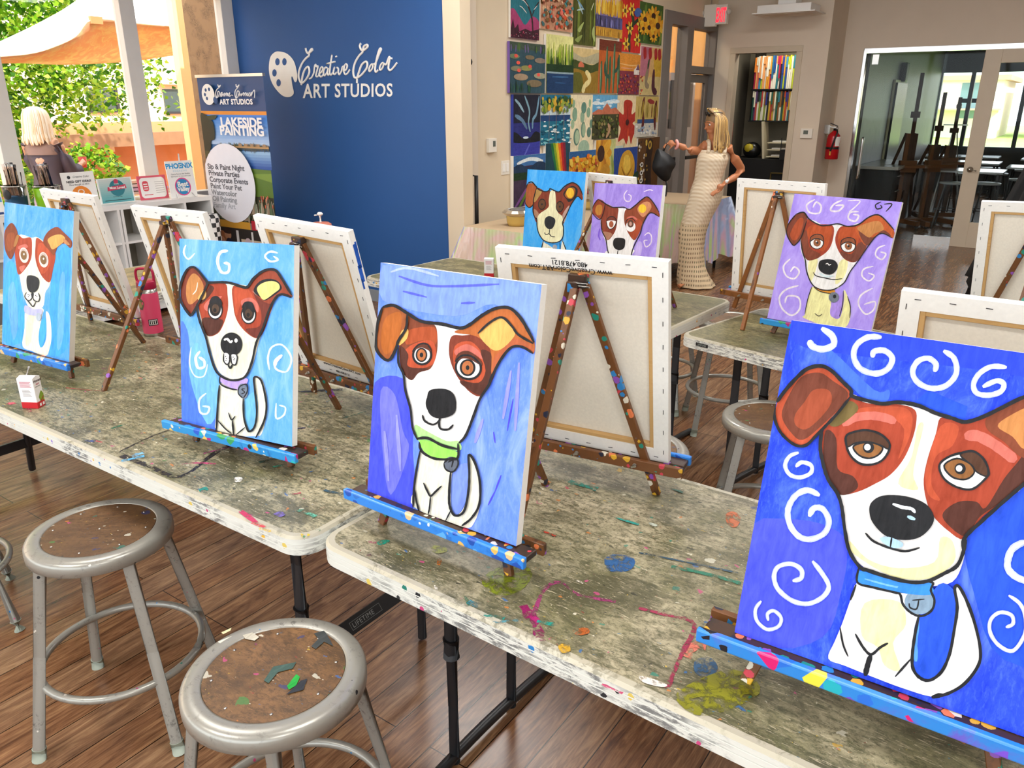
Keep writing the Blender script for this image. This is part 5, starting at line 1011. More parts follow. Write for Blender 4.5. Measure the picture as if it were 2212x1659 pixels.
# fixed glass panel with chrome foot rail, painted door with a glazed light
b = MB(); b.b2((-1.50, YGL + .045, 0), (-1.08, YGL + .075, .095), CHROME); b.b2((-1.50, YGL + .055, .095), (-1.08, YGL + .065, gz - .035), GL); w1 = struct('window_1', b)
dcr = flat('cream_door_paint', '#cfc0a8', .45)
b = MB(); dx0, dx1 = -1.085, -.02
for a, c in (((dx0, 0), (dx0 + .17, gz - .036)), ((dx1 - .17, 0), (dx1, gz - .036)), ((dx0 + .17, 0), (dx1 - .17, .30)), ((dx0 + .17, gz - .18), (dx1 - .17, gz - .036))): b.b2((a[0], YGL - .01, a[1]), (c[0], YGL + .035, c[1]), dcr)
t = struct('door_6', b, .003)
b = MB(); b.b2((dx0 + .17, YGL + .010, .30), (dx1 - .17, YGL + .018, gz - .18), GL); b.build('glass_pane', t)
b = MB(); b.lathe([(0, 0), (.034, 0), (.034, .008), (.020, .012), (.012, .03), (0, .03)], CHROME, 24, M=Matrix.Translation((dx0 + .07, YGL - .01, .905)) @ Matrix.Rotation(R(90), 4, 'X')); b.path([(dx0 + .07, YGL - .045, .905), (dx0 + .14, YGL - .045, .895)], .010, CHROME, 10); b.build('door_handle', t)
b = MB(); b.b2((dx1 + .02, YGL + .05, 0), (gx1, YGL + .06, gz - .03), GL); struct('window_2', b)
# right and rear walls: the rear is glazed to the street
b = MB(); b.b2((XR, YF, 0), (XR + .1, 18.4, CEIL), WALLW); struct('wall_right', b)
b = MB(); b.b2((XW, YF - .1, 0), (XR, YF, .5), WALLW); b.b2((XW, YF - .1, 2.9), (XR, YF, CEIL), WALLW)
for x in (XW, -4.2, -2.0, .2, 2.4, XR - .1): b.b2((x, YF - .1, .5), (x + .1, YF, 2.9), WALLW)
struct('wall_rear', b)
b = MB(); b.b2((XW, YF - .06, .5), (XR, YF - .05, 2.9), glass('storefront_glass', (1, 1, 1), .3)); struct('window_3', b)
# left wall of tall windows
WF = flat('white_window_frame', '#dedad2', .45)
b = MB(); ys = [-3.3, -1.2, .75, 2.73, 3.80]
b.b2((XW - .05, YF, 0), (XW + .02, YB, .82), WALLW); b.b2((XW - .05, YF, 2.50), (XW + .02, YB, CEIL), WF)
for y in (-3.3, -1.2, .75, 2.68, 3.745): b.b2((XW - .05, y, .82), (XW + .05, y + .125, 2.50), WF)
b.b2((XW - .05, 4.68, .82), (XW + .05, YB, 2.50), WF)
b.b2((XW - .05, YF, .82), (XW + .06, YB, .90), WF)
w = struct('window_4', b, .004)
b = MB(); b.b2((XW - .02, YF, .88), (XW - .012, YB, 2.50), glass('window_glass', (1, 1, 1), .3)); b.build('glass_pane', w)

# ------------------------------------------------------------------ signage on the blue wall
sign = flat('white_vinyl_sign', '#f2efe8', .5)
def wall_sign():
    b = MB(); Y0 = YB - .004
    def T(x, y): return tuple(ypt(x, y, Y0))
    z3 = lambda pts: [(500 + a / 3.568, b_ / 3.568) for a, b_ in pts]
    def blobp(pts, m, dy=0, sm=True):
        q = [ypt(x, y, Y0 - dy) for x, y in ([(s_[0], s_[1]) for s_ in smooth_pts([(p[0], p[1], 0) for p in pts], True, 4)] if sm else pts)]; b.poly([tuple((p[0], p[1], p[2])) for p in q], m)
    blobp(z3([(372, 397), (430, 415), (480, 470), (505, 560), (505, 620), (488, 632), (470, 592), (462, 600), (470, 660), (480, 720), (445, 748), (390, 735), (330, 670), (298, 600), (288, 520), (300, 440), (335, 402)]), sign)
    for cx, cy in ((354, 476), (408, 476), (331, 562), (363, 638)):
        blobp(z3([(cx + 17 * math.cos(a), cy + 28 * math.sin(a)) for a in [2 * math.pi * i / 12 for i in range(12)]]), BLUEW, .0012)
    def st(pts, w):
        P_ = smooth_pts([(x, y, 0) for x, y in z3(pts)], False, 5); b.path([T(p.x, p.y) for p in P_], w / 3.568 / 187 / 2, sign, 8)
    for p, w in SCRIPT: st(p, w)
    # ART STUDIOS
    vs, fs = text_geo('ART STUDIOS', 1.0, bold=.022, spacing=1.08); xm = max(v[0] for v in vs)
    b.add([T(655 + v[0] / xm * 193, 211 - 3.5 * v[0] / xm - v[1] / .73 * (31 - 2.5 * v[0] / xm)) for v in vs], fs, sign)
    o = b.build('wall_sign'); tag(o, 'white palette logo and Creative Color ART STUDIOS lettering on the blue wall', 'sign')
lp = lambda cx, cy, rx, ry: [(cx + rx * math.cos(q) - .35 * ry * math.sin(q), cy + ry * math.sin(q)) for q in [2 * math.pi * i / 9 - 1.2 for i in range(10)]]
SCRIPT = [([(572, 370), (578, 395), (592, 412), (610, 400), (625, 385), (618, 378), (600, 405), (598, 430), (575, 450), (545, 490), (522, 550), (520, 600), (540, 640), (570, 620), (598, 570), (600, 530), (588, 515), (565, 540), (548, 590), (540, 655)], 12),
          ([(600, 607), (618, 598), (636, 560), (642, 512), (650, 498), (654, 514), (668, 512), (656, 560), (652, 586), (666, 590), (680, 572)], 10), ([(672, 572), (695, 555), (706, 528), (697, 516), (684, 535), (678, 565), (685, 590), (702, 585), (714, 562)], 10),
          ([(740, 525), (725, 520), (712, 545), (710, 575), (722, 582), (738, 555), (746, 525), (741, 560), (747, 580), (758, 566)], 10), ([(776, 420), (768, 470), (760, 530), (758, 566), (768, 578), (782, 560)], 10), ([(733, 492), (800, 475)], 10),
          ([(796, 515), (787, 550), (788, 570), (800, 572), (811, 556)], 10), ([(806, 432), (810, 442)], 13), ([(812, 520), (824, 530), (824, 560), (833, 575), (848, 550), (856, 517), (868, 512)], 10),
          ([(864, 552), (885, 535), (893, 505), (882, 494), (870, 515), (867, 550), (878, 574), (897, 563), (912, 537)], 10),
          ([(998, 335), (990, 355), (1002, 385), (1025, 385), (1050, 360), (1045, 345), (1020, 360), (1012, 400), (985, 430), (955, 480), (940, 540), (945, 590), (965, 600), (1000, 580), (1040, 530), (1048, 490), (1035, 475), (1005, 500), (985, 550), (970, 600), (968, 640)], 12),
          (lp(1076, 522, 12, 28), 10), ([(1094, 496), (1112, 486), (1134, 430), (1154, 382), (1144, 376), (1128, 420), (1113, 490), (1107, 538), (1116, 556), (1130, 540)], 11), (lp(1158, 512, 12, 28), 10),
          ([(1172, 488), (1192, 498), (1204, 470), (1216, 440), (1221, 452), (1212, 500), (1211, 530), (1225, 542), (1250, 520), (1276, 484)], 11), ([(1218, 446), (1240, 452)], 10)]
wall_sign()

# ------------------------------------------------------------------ roll-up banner
def banner():
    Wb, Hb = .82, 1.85
    t = thing('rollup_banner', 'roll-up banner advertising Lakeside Painting beside the blue wall', 'banner', (-5.775, 4.24, 0), R(2))
    b = MB(); b.b2((-.43, -.09, 0), (.43, .09, .07), STEEL); b.build('base', t, bevel=.01)
    b = MB(); b.tube((0, .03, .05), (0, .03, Hb), .008, STEEL, 8); b.b2((-Wb / 2 - .01, -.012, Hb - .012), (Wb / 2 + .01, .016, Hb + .010), STEEL); b.build('pole', t)
    # print: traced from the photo's crop into the banner's own face; u 0..1 across, v 0..1 down
    A = MB(); k = [0]; zb = .07; H = Hb - zb - .012
    def P3(u, v): return (-Wb / 2 + max(0, min(1, u)) * Wb, -.001 - .00012 * k[0], zb + H * (1 - max(0, min(1, v))))
    def fl(m, pts, sm=False):
        m = m if not isinstance(m, str) else flat('print', m, .45); k[0] += 1
        q = smooth_pts([(a, c, 0) for a, c in pts], True, 4) if sm else [Vector((a, c, 0)) for a, c in pts]; A.poly([P3(p[0], p[1]) for p in q], m)
    def rect(m, a, c, d, e): fl(m, [(a, c), (d, c), (d, e), (a, e)])
    def ell(m, cu, cv_, ru, n=28): fl(m, [(cu + ru * math.cos(2 * math.pi * i / n), cv_ + ru * Wb / H * math.sin(2 * math.pi * i / n)) for i in range(n)])
    def tx(s_, u, v, size, m, **kk):
        k[0] += 1; m = flat('print', m, .45); put_text(A, s_, size, m, lambda a, c: (P3(u + a / Wb, v - c / H)), **kk)
    rect('#14437a', 0, 0, 1, .148); rect('#e8912c', 0, .148, 1, .164)
    n = 10
    for i in range(n): rect('#%02x%02x%02x' % (int(60 + 13 * i), int(130 + 8 * i), int(215 + 2 * i)), 0, .164 + .0135 * i, 1, .164 + .0135 * (i + 1) + .001)
    rect('#3d6a9a', 0, .299, 1, .33)
    for i in range(6): rect('#%02x%02x%02x' % (150 - 20 * i, 190 - 20 * i, 225 - 12 * i), 0, .325 + .013 * i, 1, .325 + .013 * (i + 1) + .001)
    random.seed(3)
    for i in range(40):
        u = .2 + .8 * i / 40; h_ = random.uniform(.006, .022); fl(random.choice(['#4a4a26', '#6a5a38', '#8a7048', '#39421f']), [(u, .305), (u + .012, .305 - h_), (u + .028, .305)]); fl('#3c4a4a', [(u, .312), (u + .012, .312 + h_), (u + .028, .312)])
    rect('#b9905c', .3, .303, 1, .311)
    for i in range(5): rect('#a08060', .55 + i * .09, .292, .55 + i * .09 + .05, .303)
    fl('#1c2414', [(0, .17), (.08, .165), (.14, .18), (.19, .20), (.2, .24), (.18, .275), (.12, .285), (.1, .32), (0, .34)], True); fl('#2c3a1c', [(.10, .172), (.26, .166), (.22, .185), (.14, .186)], True); fl('#3c401f', [(0, .33), (.3, .338), (.1, .36), (0, .37)])
    rect('#20281a', 0, .36, .3, .44); fl('#5e7a2c', [(.4, .40), (1, .405), (1, .54), (.5, .54)]); fl('#7f9a3c', [(.6, .43), (1, .42), (1, .46)])
    rect('#3a3a24', 0, .53, 1, .66)
    for i in range(90):
        u = random.uniform(.1, 1); v = random.uniform(.53, .58); fl(random.choice(['#8a8f78', '#c9c2a8', '#5a6a4a', '#a08a70']), [(u, v), (u + .007, v), (u + random.uniform(-.06, .05), v + random.uniform(.06, .09)), (u - .01, v + .08)])
        if i % 2: fl(random.choice(['#d8694a', '#c8503a', '#e0906a']), [(u, v - .012), (u + .014, v - .008), (u + .01, v + .006), (u - .004, v + .004)])
    rect('#c8912c', .05, .655, .62, .69); rect('#b8202c', .64, .645, 1, .69); rect('#e8e0e0', .70, .655, .88, .685); rect('#2a2420', 0, .69, 1, 1)
    rect('#cdb89c', .45, .74, .95, .9); rect('#d8d4d0', .38, .70, .42, .78); rect('#d8d4d0', .62, .70, .65, .76)
    fl('#b06a3c', [(.04, .74), (.12, .71), (.2, .72), (.24, .78), (.26, .86), (.06, .86)], True); ell('#d89a78', .13, .765, .06); ell('#c8906c', .24, .725, .055); fl('#3a2218', [(.18, .705), (.24, .69), (.30, .705), (.29, .72), (.2, .72)], True)
    fl('#1f1f38', [(.2, .76), (.3, .75), (.38, .82), (.42, .9), (.2, .9)], True); fl('#d09070', [(.33, .82), (.5, .865), (.5, .88), (.33, .86)]); ell('#c8b0b4', .56, .755, .05); fl('#20201f', [(.5, .78), (.62, .78), (.66, .86), (.5, .86)], True)
    ell('#ece9ee', .365, .478, .40, 40)
    ell('#f2efe8', .20, .075, .10); ell('#14437a', .305, .10, .035)
    for (u, v) in ((.17, .055), (.225, .052), (.15, .075), (.175, .092)): ell('#14437a', u, v, .017, 12)
    for i, s_ in enumerate(('Sip & Paint Night', 'Private Parties', 'Corporate Events', 'Paint Your Pet', 'Watercolor', 'Oil Painting', 'Family Art')):
        tx(s_, .045 + .003 * i, .414 + .0305 * i, .062, ['#4c4c55', '#505058', '#5a5a62', '#6e6e74', '#8a8a8e', '#a4a4a8', '#bcbcc0'][i], bold=.0016, sx=1.12)
    tx('LAKESIDE', .965, .215, .098, '#f4f2f0', align='RIGHT', bold=.004, sx=1.22); tx('PAINTING', .985, .253, .098, '#f4f2f0', align='RIGHT', bold=.004, sx=1.22)
    tx('ART STUDIOS', .37, .118, .056, '#f4f2f0', bold=.002, spacing=1.05, sx=1.12)
    # handwritten name
    f = lambda a, c: ((a - 170) / 690.0 + (-.0) , (c - 60) / (1 / .148 * 262 / 1.0))
    def st(pts, w):
        k[0] += 1; P_ = smooth_pts([((a - 172) / 660.0, (c - 62) / 1770.0, 0) for a, c in pts], False, 5)
        A.path([P3(p.x, p.y) for p in P_], w * .36, flat('print', '#f4f2f0', .45), 6)
    st([(418, 118), (425, 135), (445, 125), (432, 140), (400, 160), (385, 190), (385, 215), (405, 215), (425, 185), (415, 170), (400, 200), (388, 222)], .012)
    st([(425, 215), (440, 185), (455, 180), (440, 200), (440, 212), (460, 190), (458, 210), (470, 190), (478, 185), (475, 210), (490, 188), (498, 185), (495, 208), (510, 185), (508, 208), (525, 195), (530, 182), (520, 195), (525, 210), (545, 200), (558, 205)], .010)
    st([(600, 120), (605, 140), (630, 125), (615, 145), (590, 165), (580, 195), (585, 220), (605, 215), (625, 180), (610, 170), (595, 200), (585, 228)], .012)
    st([(630, 185), (625, 208), (645, 190), (642, 208), (660, 188), (668, 185), (665, 208), (680, 188), (690, 185), (685, 208), (705, 185), (698, 208), (718, 195), (722, 182), (712, 205), (725, 208), (740, 180), (735, 210), (755, 180), (772, 165), (772, 190), (765, 222)], .010)
    A.build('printed_sheet', t)
banner()

# ------------------------------------------------------------------ gallery of student paintings
NG = [0]
def gal(label, x0, y0, x1, y1, ground, ops, side='#e9e4da', lean=0):
    a = xpt(1000 + x0 / 4.424, y0 / 4.424, XG + .022); c = xpt(1000 + x1 / 4.424, y1 / 4.424, XG + .022)
    ya_, yb2 = a.y, c.y; zt_, zb = a.z, c.z; w, h = yb2 - ya_, zt_ - zb
    NG[0] += 1; t = thing('gallery_painting', label, 'painting', (XG + .0215 + .0007 * NG[0], (ya_ + yb2) / 2, zb), R(90), 'student paintings hung in rows on the cream wall')
    b = MB(); b.b2((-w / 2, 0, 0), (w / 2, .02 + .0007 * NG[0], h), flat('canvas_side', side, .7)); b.build('wrapped_canvas', t)
    A = Art(lambda u, v: ((u - .5) * w, (1 - v) * h), w, h, step=.00015)
    A.mb.add([(-w / 2, -.0001, 0), (w / 2, -.0001, 0), (w / 2, -.0001, h), (-w / 2, -.0001, h)], [(0, 1, 2, 3)], paint(ground, (1, 3), .3) if isinstance(ground, str) else ground)
    for o in ops:
        k = o[0]
        if k == 'r': A.fill(paint(o[1], (3, 1), .3), [(o[2], o[3]), (o[4], o[3]), (o[4], o[5]), (o[2], o[5])], sm=False)
        elif k == 'p': A.fill(paint(o[1], (1, 2), .3), o[2])
        elif k == 'P': A.fill(paint(o[1], (1, 2), .3), o[2], sm=False)
        elif k == 's': A.stroke(paint(o[1]), o[2], o[3])
        elif k == 'e': A.ell(paint(o[1]), *o[2:6])
        elif k == 'd':      # scattered dabs: colours, count, box, size, aspect, seed
            rnd = random.Random(o[6] if len(o) > 6 else 1)
            x_0, y_0, x_1, y_1 = o[3]
            for i in range(o[2]):
                cx, cy = rnd.uniform(x_0, x_1), rnd.uniform(y_0, y_1); s = o[4] * rnd.uniform(.6, 1.3)
                A.ell(paint(rnd.choice(o[1])), cx, cy, s, s * o[5])
        elif k == 'v':      # vertical strokes
            rnd = random.Random(o[6] if len(o) > 6 else 2)
            x_0, y_0, x_1, y_1 = o[3]
            for i in range(o[2]):
                cx = rnd.uniform(x_0, x_1); a_ = rnd.uniform(y_0, y_0 + (y_1 - y_0) * .4); A.stroke(paint(rnd.choice(o[1])), [(cx, a_), (cx + rnd.uniform(-.02, .02), y_1 - rnd.uniform(0, .1) * (y_1 - y_0))], o[4])
        elif k == 'f':      # flower: centre, radius, petals, petal colour, heart colour
            cx, cy, rr, n_ = o[1:5]
            for i in range(n_):
                q = 2 * math.pi * i / n_; A.ell(paint(o[5][i % len(o[5])]), cx + rr * .62 * math.cos(q), cy + rr * .62 * .8 * math.sin(q), rr * .5, rr * .2, math.degrees(q))
            A.ell(paint(o[6]), cx, cy, rr * .36, rr * .3)
    A.mb.build('painted_picture', t)
gal('painting of a snowy bare tree before purple mountains, top left of the gallery wall', 455, -110, 727, 388, '#1f6f7e', [('p', '#a23a6a', [(0, .45), (.12, .40), (.3, .55), (.5, .7), (.75, .5), (1, .6), (1, .9), (0, .9)]), ('P', '#3a1022', [(0, .82), (.08, .6), (.14, .8), (.25, .7), (.3, .85), (.5, .78), (.7, .82), (1, .75), (1, 1), (0, 1)]), ('s', '#2e1a1c', [(.78, .95), (.76, .7), (.72, .5), (.60, .3), (.4, .12)], .05), ('s', '#2e1a1c', [(.73, .5), (.85, .3), (1, .15)], .03), ('s', '#e6dcd8', [(.6, .3), (.45, .2), (.3, .18)], .02), ('s', '#e6dcd8', [(.8, .35), (.92, .25)], .02), ('s', '#e6dcd8', [(.55, .45), (.4, .35), (.3, .32)], .02), ('d', ['#e8d0d8', '#7a2040', '#c04a6a'], 40, (0, .85, 1, .98), .012, .8)])
gal('painting crowded with orange, teal and brown leaf shapes', 742, -100, 1046, 312, '#c08a6c', [('d', ['#7a3a22', '#c8502c', '#4a8a8a', '#d89a7a', '#7a5a30', '#d86a5a', '#3f6a6a', '#e0b890'], 110, (.03, .03, .97, .95), .04, 1.3, 4), ('v', ['#7a5a3a'], 8, (.1, 0, .9, 1), .008)])
gal('dark green painting of a blue dragonfly among bamboo', 1055, -90, 1266, 448, '#4a4d18', [('v', ['#6a7a2a', '#30360f', '#7c8a34'], 14, (0, 0, 1, 1), .05), ('s', '#9ab0b8', [(.2, .2), (.4, .4)], .05), ('s', '#6a94b0', [(.15, .15), (.45, .32)], .04), ('s', '#a8c0c0', [(.15, .35), (.42, .3)], .035), ('s', '#c8d0a8', [(.75, .3), (.85, .15)], .03), ('p', '#9aa860', [(.2, .7), (.45, .55), (.3, .75)]), ('p', '#8a9850', [(.1, .9), (.4, .8), (.25, .95)]), ('p', '#a0ac6a', [(.8, .75), (.9, .6), (.95, .9)])])
gal('painting of golden trees mirrored in a violet pond', 1270, -70, 1511, 372, '#c9a9a0', [('r', '#7a6a9a', 0, .3, 1, .6), ('v', ['#d8a62c', '#c08a1c', '#e6c04c'], 34, (0, .02, 1, .5), .06, 0, 3), ('r', '#4a4468', 0, .5, 1, .78), ('v', ['#2c2a48', '#5a5a90', '#8a84b8'], 26, (0, .5, 1, .78), .04, 0, 5), ('r', '#b8862c', 0, .78, 1, 1), ('v', ['#d8a83c', '#8a6420'], 24, (0, .78, 1, 1), .03)])
gal('red painting of yellow blossoms and a blue bird', 1511, -40, 1690, 512, '#c4221e', [('s', '#2a3a22', [(.5, 1), (.45, .7), (.6, .4), (.4, .2)], .12), ('s', '#22321c', [(.5, .6), (.25, .5)], .1), ('s', '#22321c', [(.55, .5), (.85, .35)], .08)] + [('f', x, y, .14, 6, ['#e8b82c', '#f0cc50'], '#5a3a1a') for x, y in ((.2, .25), (.5, .2), (.45, .55), (.3, .85), (.9, .45), (.8, .75))] + [('p', '#3a5a9a', [(.6, .25), (.75, .15), (.95, .2), (.85, .3), (.7, .32)])])
gal('sunflower painting at the top right of the gallery, next to the grey door frame', 1690, 8, 1892, 437, '#3a5a1e', [('v', ['#5a7a2a', '#2a4416', '#7a8a30'], 16, (0, 0, 1, 1), .08)] + [('f', x, y, r, 10, ['#e0a01c', '#eeb830', '#d08a14'], '#3a1e0e') for x, y, r in ((.58, .3, .26), (.78, .52, .28), (.22, .42, .22), (.4, .6, .2), (.6, .8, .16), (.15, .65, .16))])
gal('water lily painting with pink blossoms and a purple side edge', 443, 393, 776, 893, '#2c4a56', [('r', '#3a4a3c', 0, 0, 1, .14), ('v', ['#4a6a2a', '#6a5a8a', '#2a3a34'], 16, (0, 0, 1, .2), .03)] + [('e', c_, x, y, r, r * .34, 12) for c_, x, y, r in (('#6a7a5a', .12, .28, .14), ('#7a6a50', .55, .28, .13), ('#8a7a6a', .85, .33, .16), ('#8a8a50', .45, .5, .16), ('#7a7a60', .18, .52, .16), ('#a08a70', .3, .68, .2), ('#9a9a80', .85, .64, .18), ('#7a6a50', .68, .8, .22))] + [('e', '#e0584a', x, y, .05, .035, 0) for x, y in ((.16, .27), (.22, .4), (.55, .46), (.24, .55), (.8, .62))] + [('v', ['#1e3a2c', '#2a5a3a'], 18, (0, .75, .6, 1), .02)], side='#7a5aa8')
gal('painting of lime green reeds over dark blue water', 792, 322, 1038, 893, '#d8d68c', [('v', ['#7a9a1c', '#9ab42c', '#4a7a1a', '#b8c84a'], 46, (0, .12, 1, .7), .03, 0, 6), ('v', ['#1c3a1a', '#22461c'], 20, (.1, .35, 1, .68), .03, 0, 7), ('r', '#123010', 0, .5, 1, .64), ('r', '#8aa0a8', 0, .63, 1, .66), ('r', '#10345e', 0, .66, 1, 1), ('s', '#3a6a98', [(.2, .72), (.8, .71)], .02), ('s', '#2a5a8a', [(.3, .82), (.7, .82)], .015)])
gal('painting of a pale path winding over hills to a small house', 1040, 450, 1296, 893, '#c8b07a', [('p', '#a8a080', [(0, .1), (.4, .2), (1, .05), (1, .3), (.6, .33), (0, .28)]), ('p', '#3a4416', [(0, .28), (.3, .3), (.7, .36), (1, .28), (1, .6), (0, .6)]), ('p', '#8a6a1c', [(0, .5), (.3, .48), (.6, .55), (1, .5), (1, 1), (0, 1)]), ('p', '#5a5a1a', [(0, .6), (.3, .55), (.4, .8), (.3, 1), (0, 1)]), ('s', '#d8c88a', [(.4, 1), (.45, .85), (.62, .72), (.6, .6), (.48, .5)], .12), ('P', '#c86a4a', [(.22, .36), (.3, .28), (.42, .36), (.42, .42), (.22, .42)])])
gal('painting of tall green cacti on burnt orange ground', 1300, 372, 1492, 893, '#b0541c', [('r', '#6a2a14', 0, 0, 1, .2)] + [('s', '#3a5a3a', [(x, 1), (x, y)], .12) for x, y in ((.12, .4), (.35, .12), (.5, .3), (.68, .05), (.9, .25))] + [('s', '#9ab08a', [(x - .03, .98), (x - .03, y + .05)], .02) for x, y in ((.12, .4), (.35, .12), (.68, .05), (.9, .25))] + [('s', '#2a4a3a', [(.5, .7), (.3, .62), (.28, .4)], .08), ('s', '#2a4a3a', [(.7, .6), (.85, .5), (.86, .3)], .08)])
gal('painting of a white cottage in a crimson field beneath an orange sky', 1488, 505, 1702, 905, '#7a2a38', [('r', '#d0862c', 0, 0, 1, .42), ('s', '#e0b070', [(.05, .25), (.5, .28), (.9, .24)], .03), ('s', '#d89a7a', [(.1, .35), (.6, .36)], .03), ('P', '#d8d0c8', [(.62, .38), (.74, .28), (.84, .38), (.84, .5), (.62, .5)]), ('P', '#6a4a6a', [(.7, .38), (.78, .22), (.86, .38)]), ('d', ['#b03a3a', '#5a2a5a', '#c8502c', '#8a5a2a'], 60, (0, .5, 1, .98), .03, .8, 8)])
gal('painting of red tulips in tall boots', 1698, 440, 1872, 912, '#d0a86a', [('P', '#b06a7a', [(0, 0), (.5, 0), (.4, .6), (0, .6)]), ('P', '#c8a02c', [(.6, .2), (1, .15), (1, .6), (.7, .6)]), ('p', '#c8b47a', [(0, .7), (1, .62), (1, 1), (0, 1)])] + [('p', '#a01a1e', [(x, .05), (x + .12, .02), (x + .16, .2), (x + .05, .25)]) for x in (.1, .35, .62, .8)] + [('s', '#2a4a22', [(.4, .25), (.35, .45)], .08), ('s', '#4a1a2a', [(.65, .45), (.66, .85), (.85, .95)], .15), ('s', '#8a7a60', [(.35, .45), (.3, .75), (.45, .82)], .13)])
gal('night painting of pale northern lights over a dark lake', 475, 902, 727, 1482, '#141428', [('r', '#232870', 0, .45, 1, .7), ('r', '#34389a', 0, .74, 1, 1), ('s', '#7aa0b0', [(.62, .6), (.55, .45), (.58, .25), (.4, .02)], .05), ('s', '#6a90a8', [(.7, .55), (.72, .4), (.85, .3), (.95, .02)], .06), ('s', '#5a7a98', [(.5, .55), (.3, .4), (.05, .33)], .07), ('s', '#88a8b8', [(.38, .28), (.2, .15), (.05, .08)], .05), ('p', '#0c0d18', [(0, .6), (.15, .62), (.35, .7), (.6, .7), (.8, .6), (1, .64), (1, .76), (0, .76)]), ('e', '#c8d8e8', .45, .69, .1, .02), ('s', '#5a60c0', [(.4, .98), (.6, .8)], .05)], side='#2a3a9a')
gal('painting of palm-like trees over turquoise waves', 735, 905, 1020, 1370, '#1a6a86', [('r', '#c8d8dc', 0, .2, 1, .42), ('r', '#1a3f70', 0, .40, 1, .52), ('d', ['#d8e8e8', '#3aa0b0', '#10506a', '#7ac0c8'], 60, (0, .5, 1, .98), .05, .35, 9), ('d', ['#5a7a2a', '#c8a030', '#2a4a1c', '#8a9a3a'], 60, (0, .05, 1, .32), .04, 1.3, 10)] + [('s', '#7a5a3a', [(x, .3), (x, .98)], .014) for x in (.22, .45, .7)])
gal('painting of a pale green prickly pear on cream ground', 1022, 905, 1232, 1447, '#e2d4b0', [('e', c_, x, y, a, e_, r) for c_, x, y, a, e_, r in (('#9ab49a', .6, .92, .24, .14, 0), ('#5a7a6a', .28, .72, .13, .15, -8), ('#a8bc9a', .3, .72, .09, .12, -8), ('#6a8a76', .55, .6, .1, .14, 5), ('#9ab090', .57, .6, .07, .11, 5), ('#5a7a6a', .8, .65, .09, .09, 10), ('#8aa68a', .5, .38, .09, .1, 0), ('#5a8070', .55, .22, .11, .1, 0), ('#7a9a80', .18, .33, .1, .12, -20), ('#8aaa88', .12, .15, .06, .07, 0), ('#7a9a80', .75, .3, .08, .09, 0), ('#8aaa88', .8, .14, .05, .07, 0), ('#9ab490', .1, .5, .07, .08, 0), ('#6a8a74', .88, .5, .06, .08, 10))])
gal('painting of red desert mountains under a blue sky', 1233, 905, 1472, 1315, '#5a9ac0', [('d', ['#d8e4e8', '#b8d0dc'], 16, (0, .05, 1, .3), .12, .3, 11), ('P', '#b8684a', [(0, .4), (.2, .32), (.35, .34), (.52, .18), (.68, .32), (.85, .28), (1, .38), (1, .46), (0, .46)]), ('r', '#3a3a1a', 0, .44, 1, 1), ('d', ['#6a6a2a', '#2a2a10', '#8a7a4a', '#4a5a20'], 60, (0, .48, 1, .98), .04, .9, 12), ('s', '#b08a68', [(.5, .98), (.62, .8), (.55, .65)], .08)])
gal('painting of a single big red flower on cream ground', 1470, 910, 1648, 1412, '#dcc8a0', [('p', '#a82a18', [(.3, .12), (.5, .08), (.7, .14), (.68, .35), (.9, .3), (.95, .45), (.75, .52), (.95, .62), (.8, .78), (.72, .92), (.6, .75), (.5, .92), (.35, .8), (.1, .85), (.2, .62), (.05, .5), (.08, .3), (.3, .35)]), ('e', '#3a0e0a', .5, .5, .08, .06), ('s', '#701a10', [(.5, .5), (.5, .2)], .03), ('s', '#c84a28', [(.55, .6), (.55, .85)], .06), ('s', '#3a5a2a', [(.4, .88), (.38, .99)], .03), ('r', '#b8c8b8', 0, .93, .35, 1)])
gal('painting of brown bottles and reeds over blue water', 1646, 920, 1842, 1298, '#c0a860', [('r', '#c8c4b8', 0, .65, 1, 1), ('r', '#2a4a7a', .1, .56, .9, .66), ('s', '#5a1e1e', [(.35, .02), (.3, .3), (.35, .6), (.3, .9)], .1), ('s', '#5a1e1e', [(.9, .1), (.85, .4), (.9, .85)], .1), ('s', '#8a2a2a', [(.5, .1), (.8, .15)], .12), ('v', ['#a8902c', '#8a7a2a', '#6a2a2a'], 16, (.1, .1, .95, .55), .03), ('d', ['#e8e4dc', '#8a9ab0'], 20, (.05, .7, .95, .98), .04, .7, 13)])
gal('painting of lavender rows beneath blue mountains, bottom left of the gallery wall', 472, 1492, 778, 1950, '#3a2a44', [('r', '#3a6aa0', 0, 0, 1, .2), ('s', '#d8e4ec', [(.1, .15), (.5, .08), (.9, .14)], .07), ('p', '#16304e', [(0, .22), (.2, .16), (.45, .24), (.75, .14), (1, .2), (1, .36), (0, .36)]), ('r', '#143014', 0, .32, 1, .46)] + [('s', c_, [(x, 1.0), (.62, .44)], .07) for c_, x in (('#7a4a8a', .0), ('#5a7a2a', .15), ('#8a5a9a', .3), ('#4a6a2a', .45), ('#7a4a8a', .6), ('#5a7a2a', .8), ('#7a4a8a', .98))], side='#f0ece4')
gal('dark painting of a rainbow beam', 780, 1372, 1003, 1850, '#12404e', [('P', c_, [(.18 + .10 * i, 0), (.28 + .10 * i, 0), (.64 + .06 * i, 1), (.58 + .06 * i, 1)]) for i, c_ in enumerate(['#1a6a3a', '#7a9a1c', '#d8c02c', '#e0701c', '#b01a20', '#7a1a30'])])
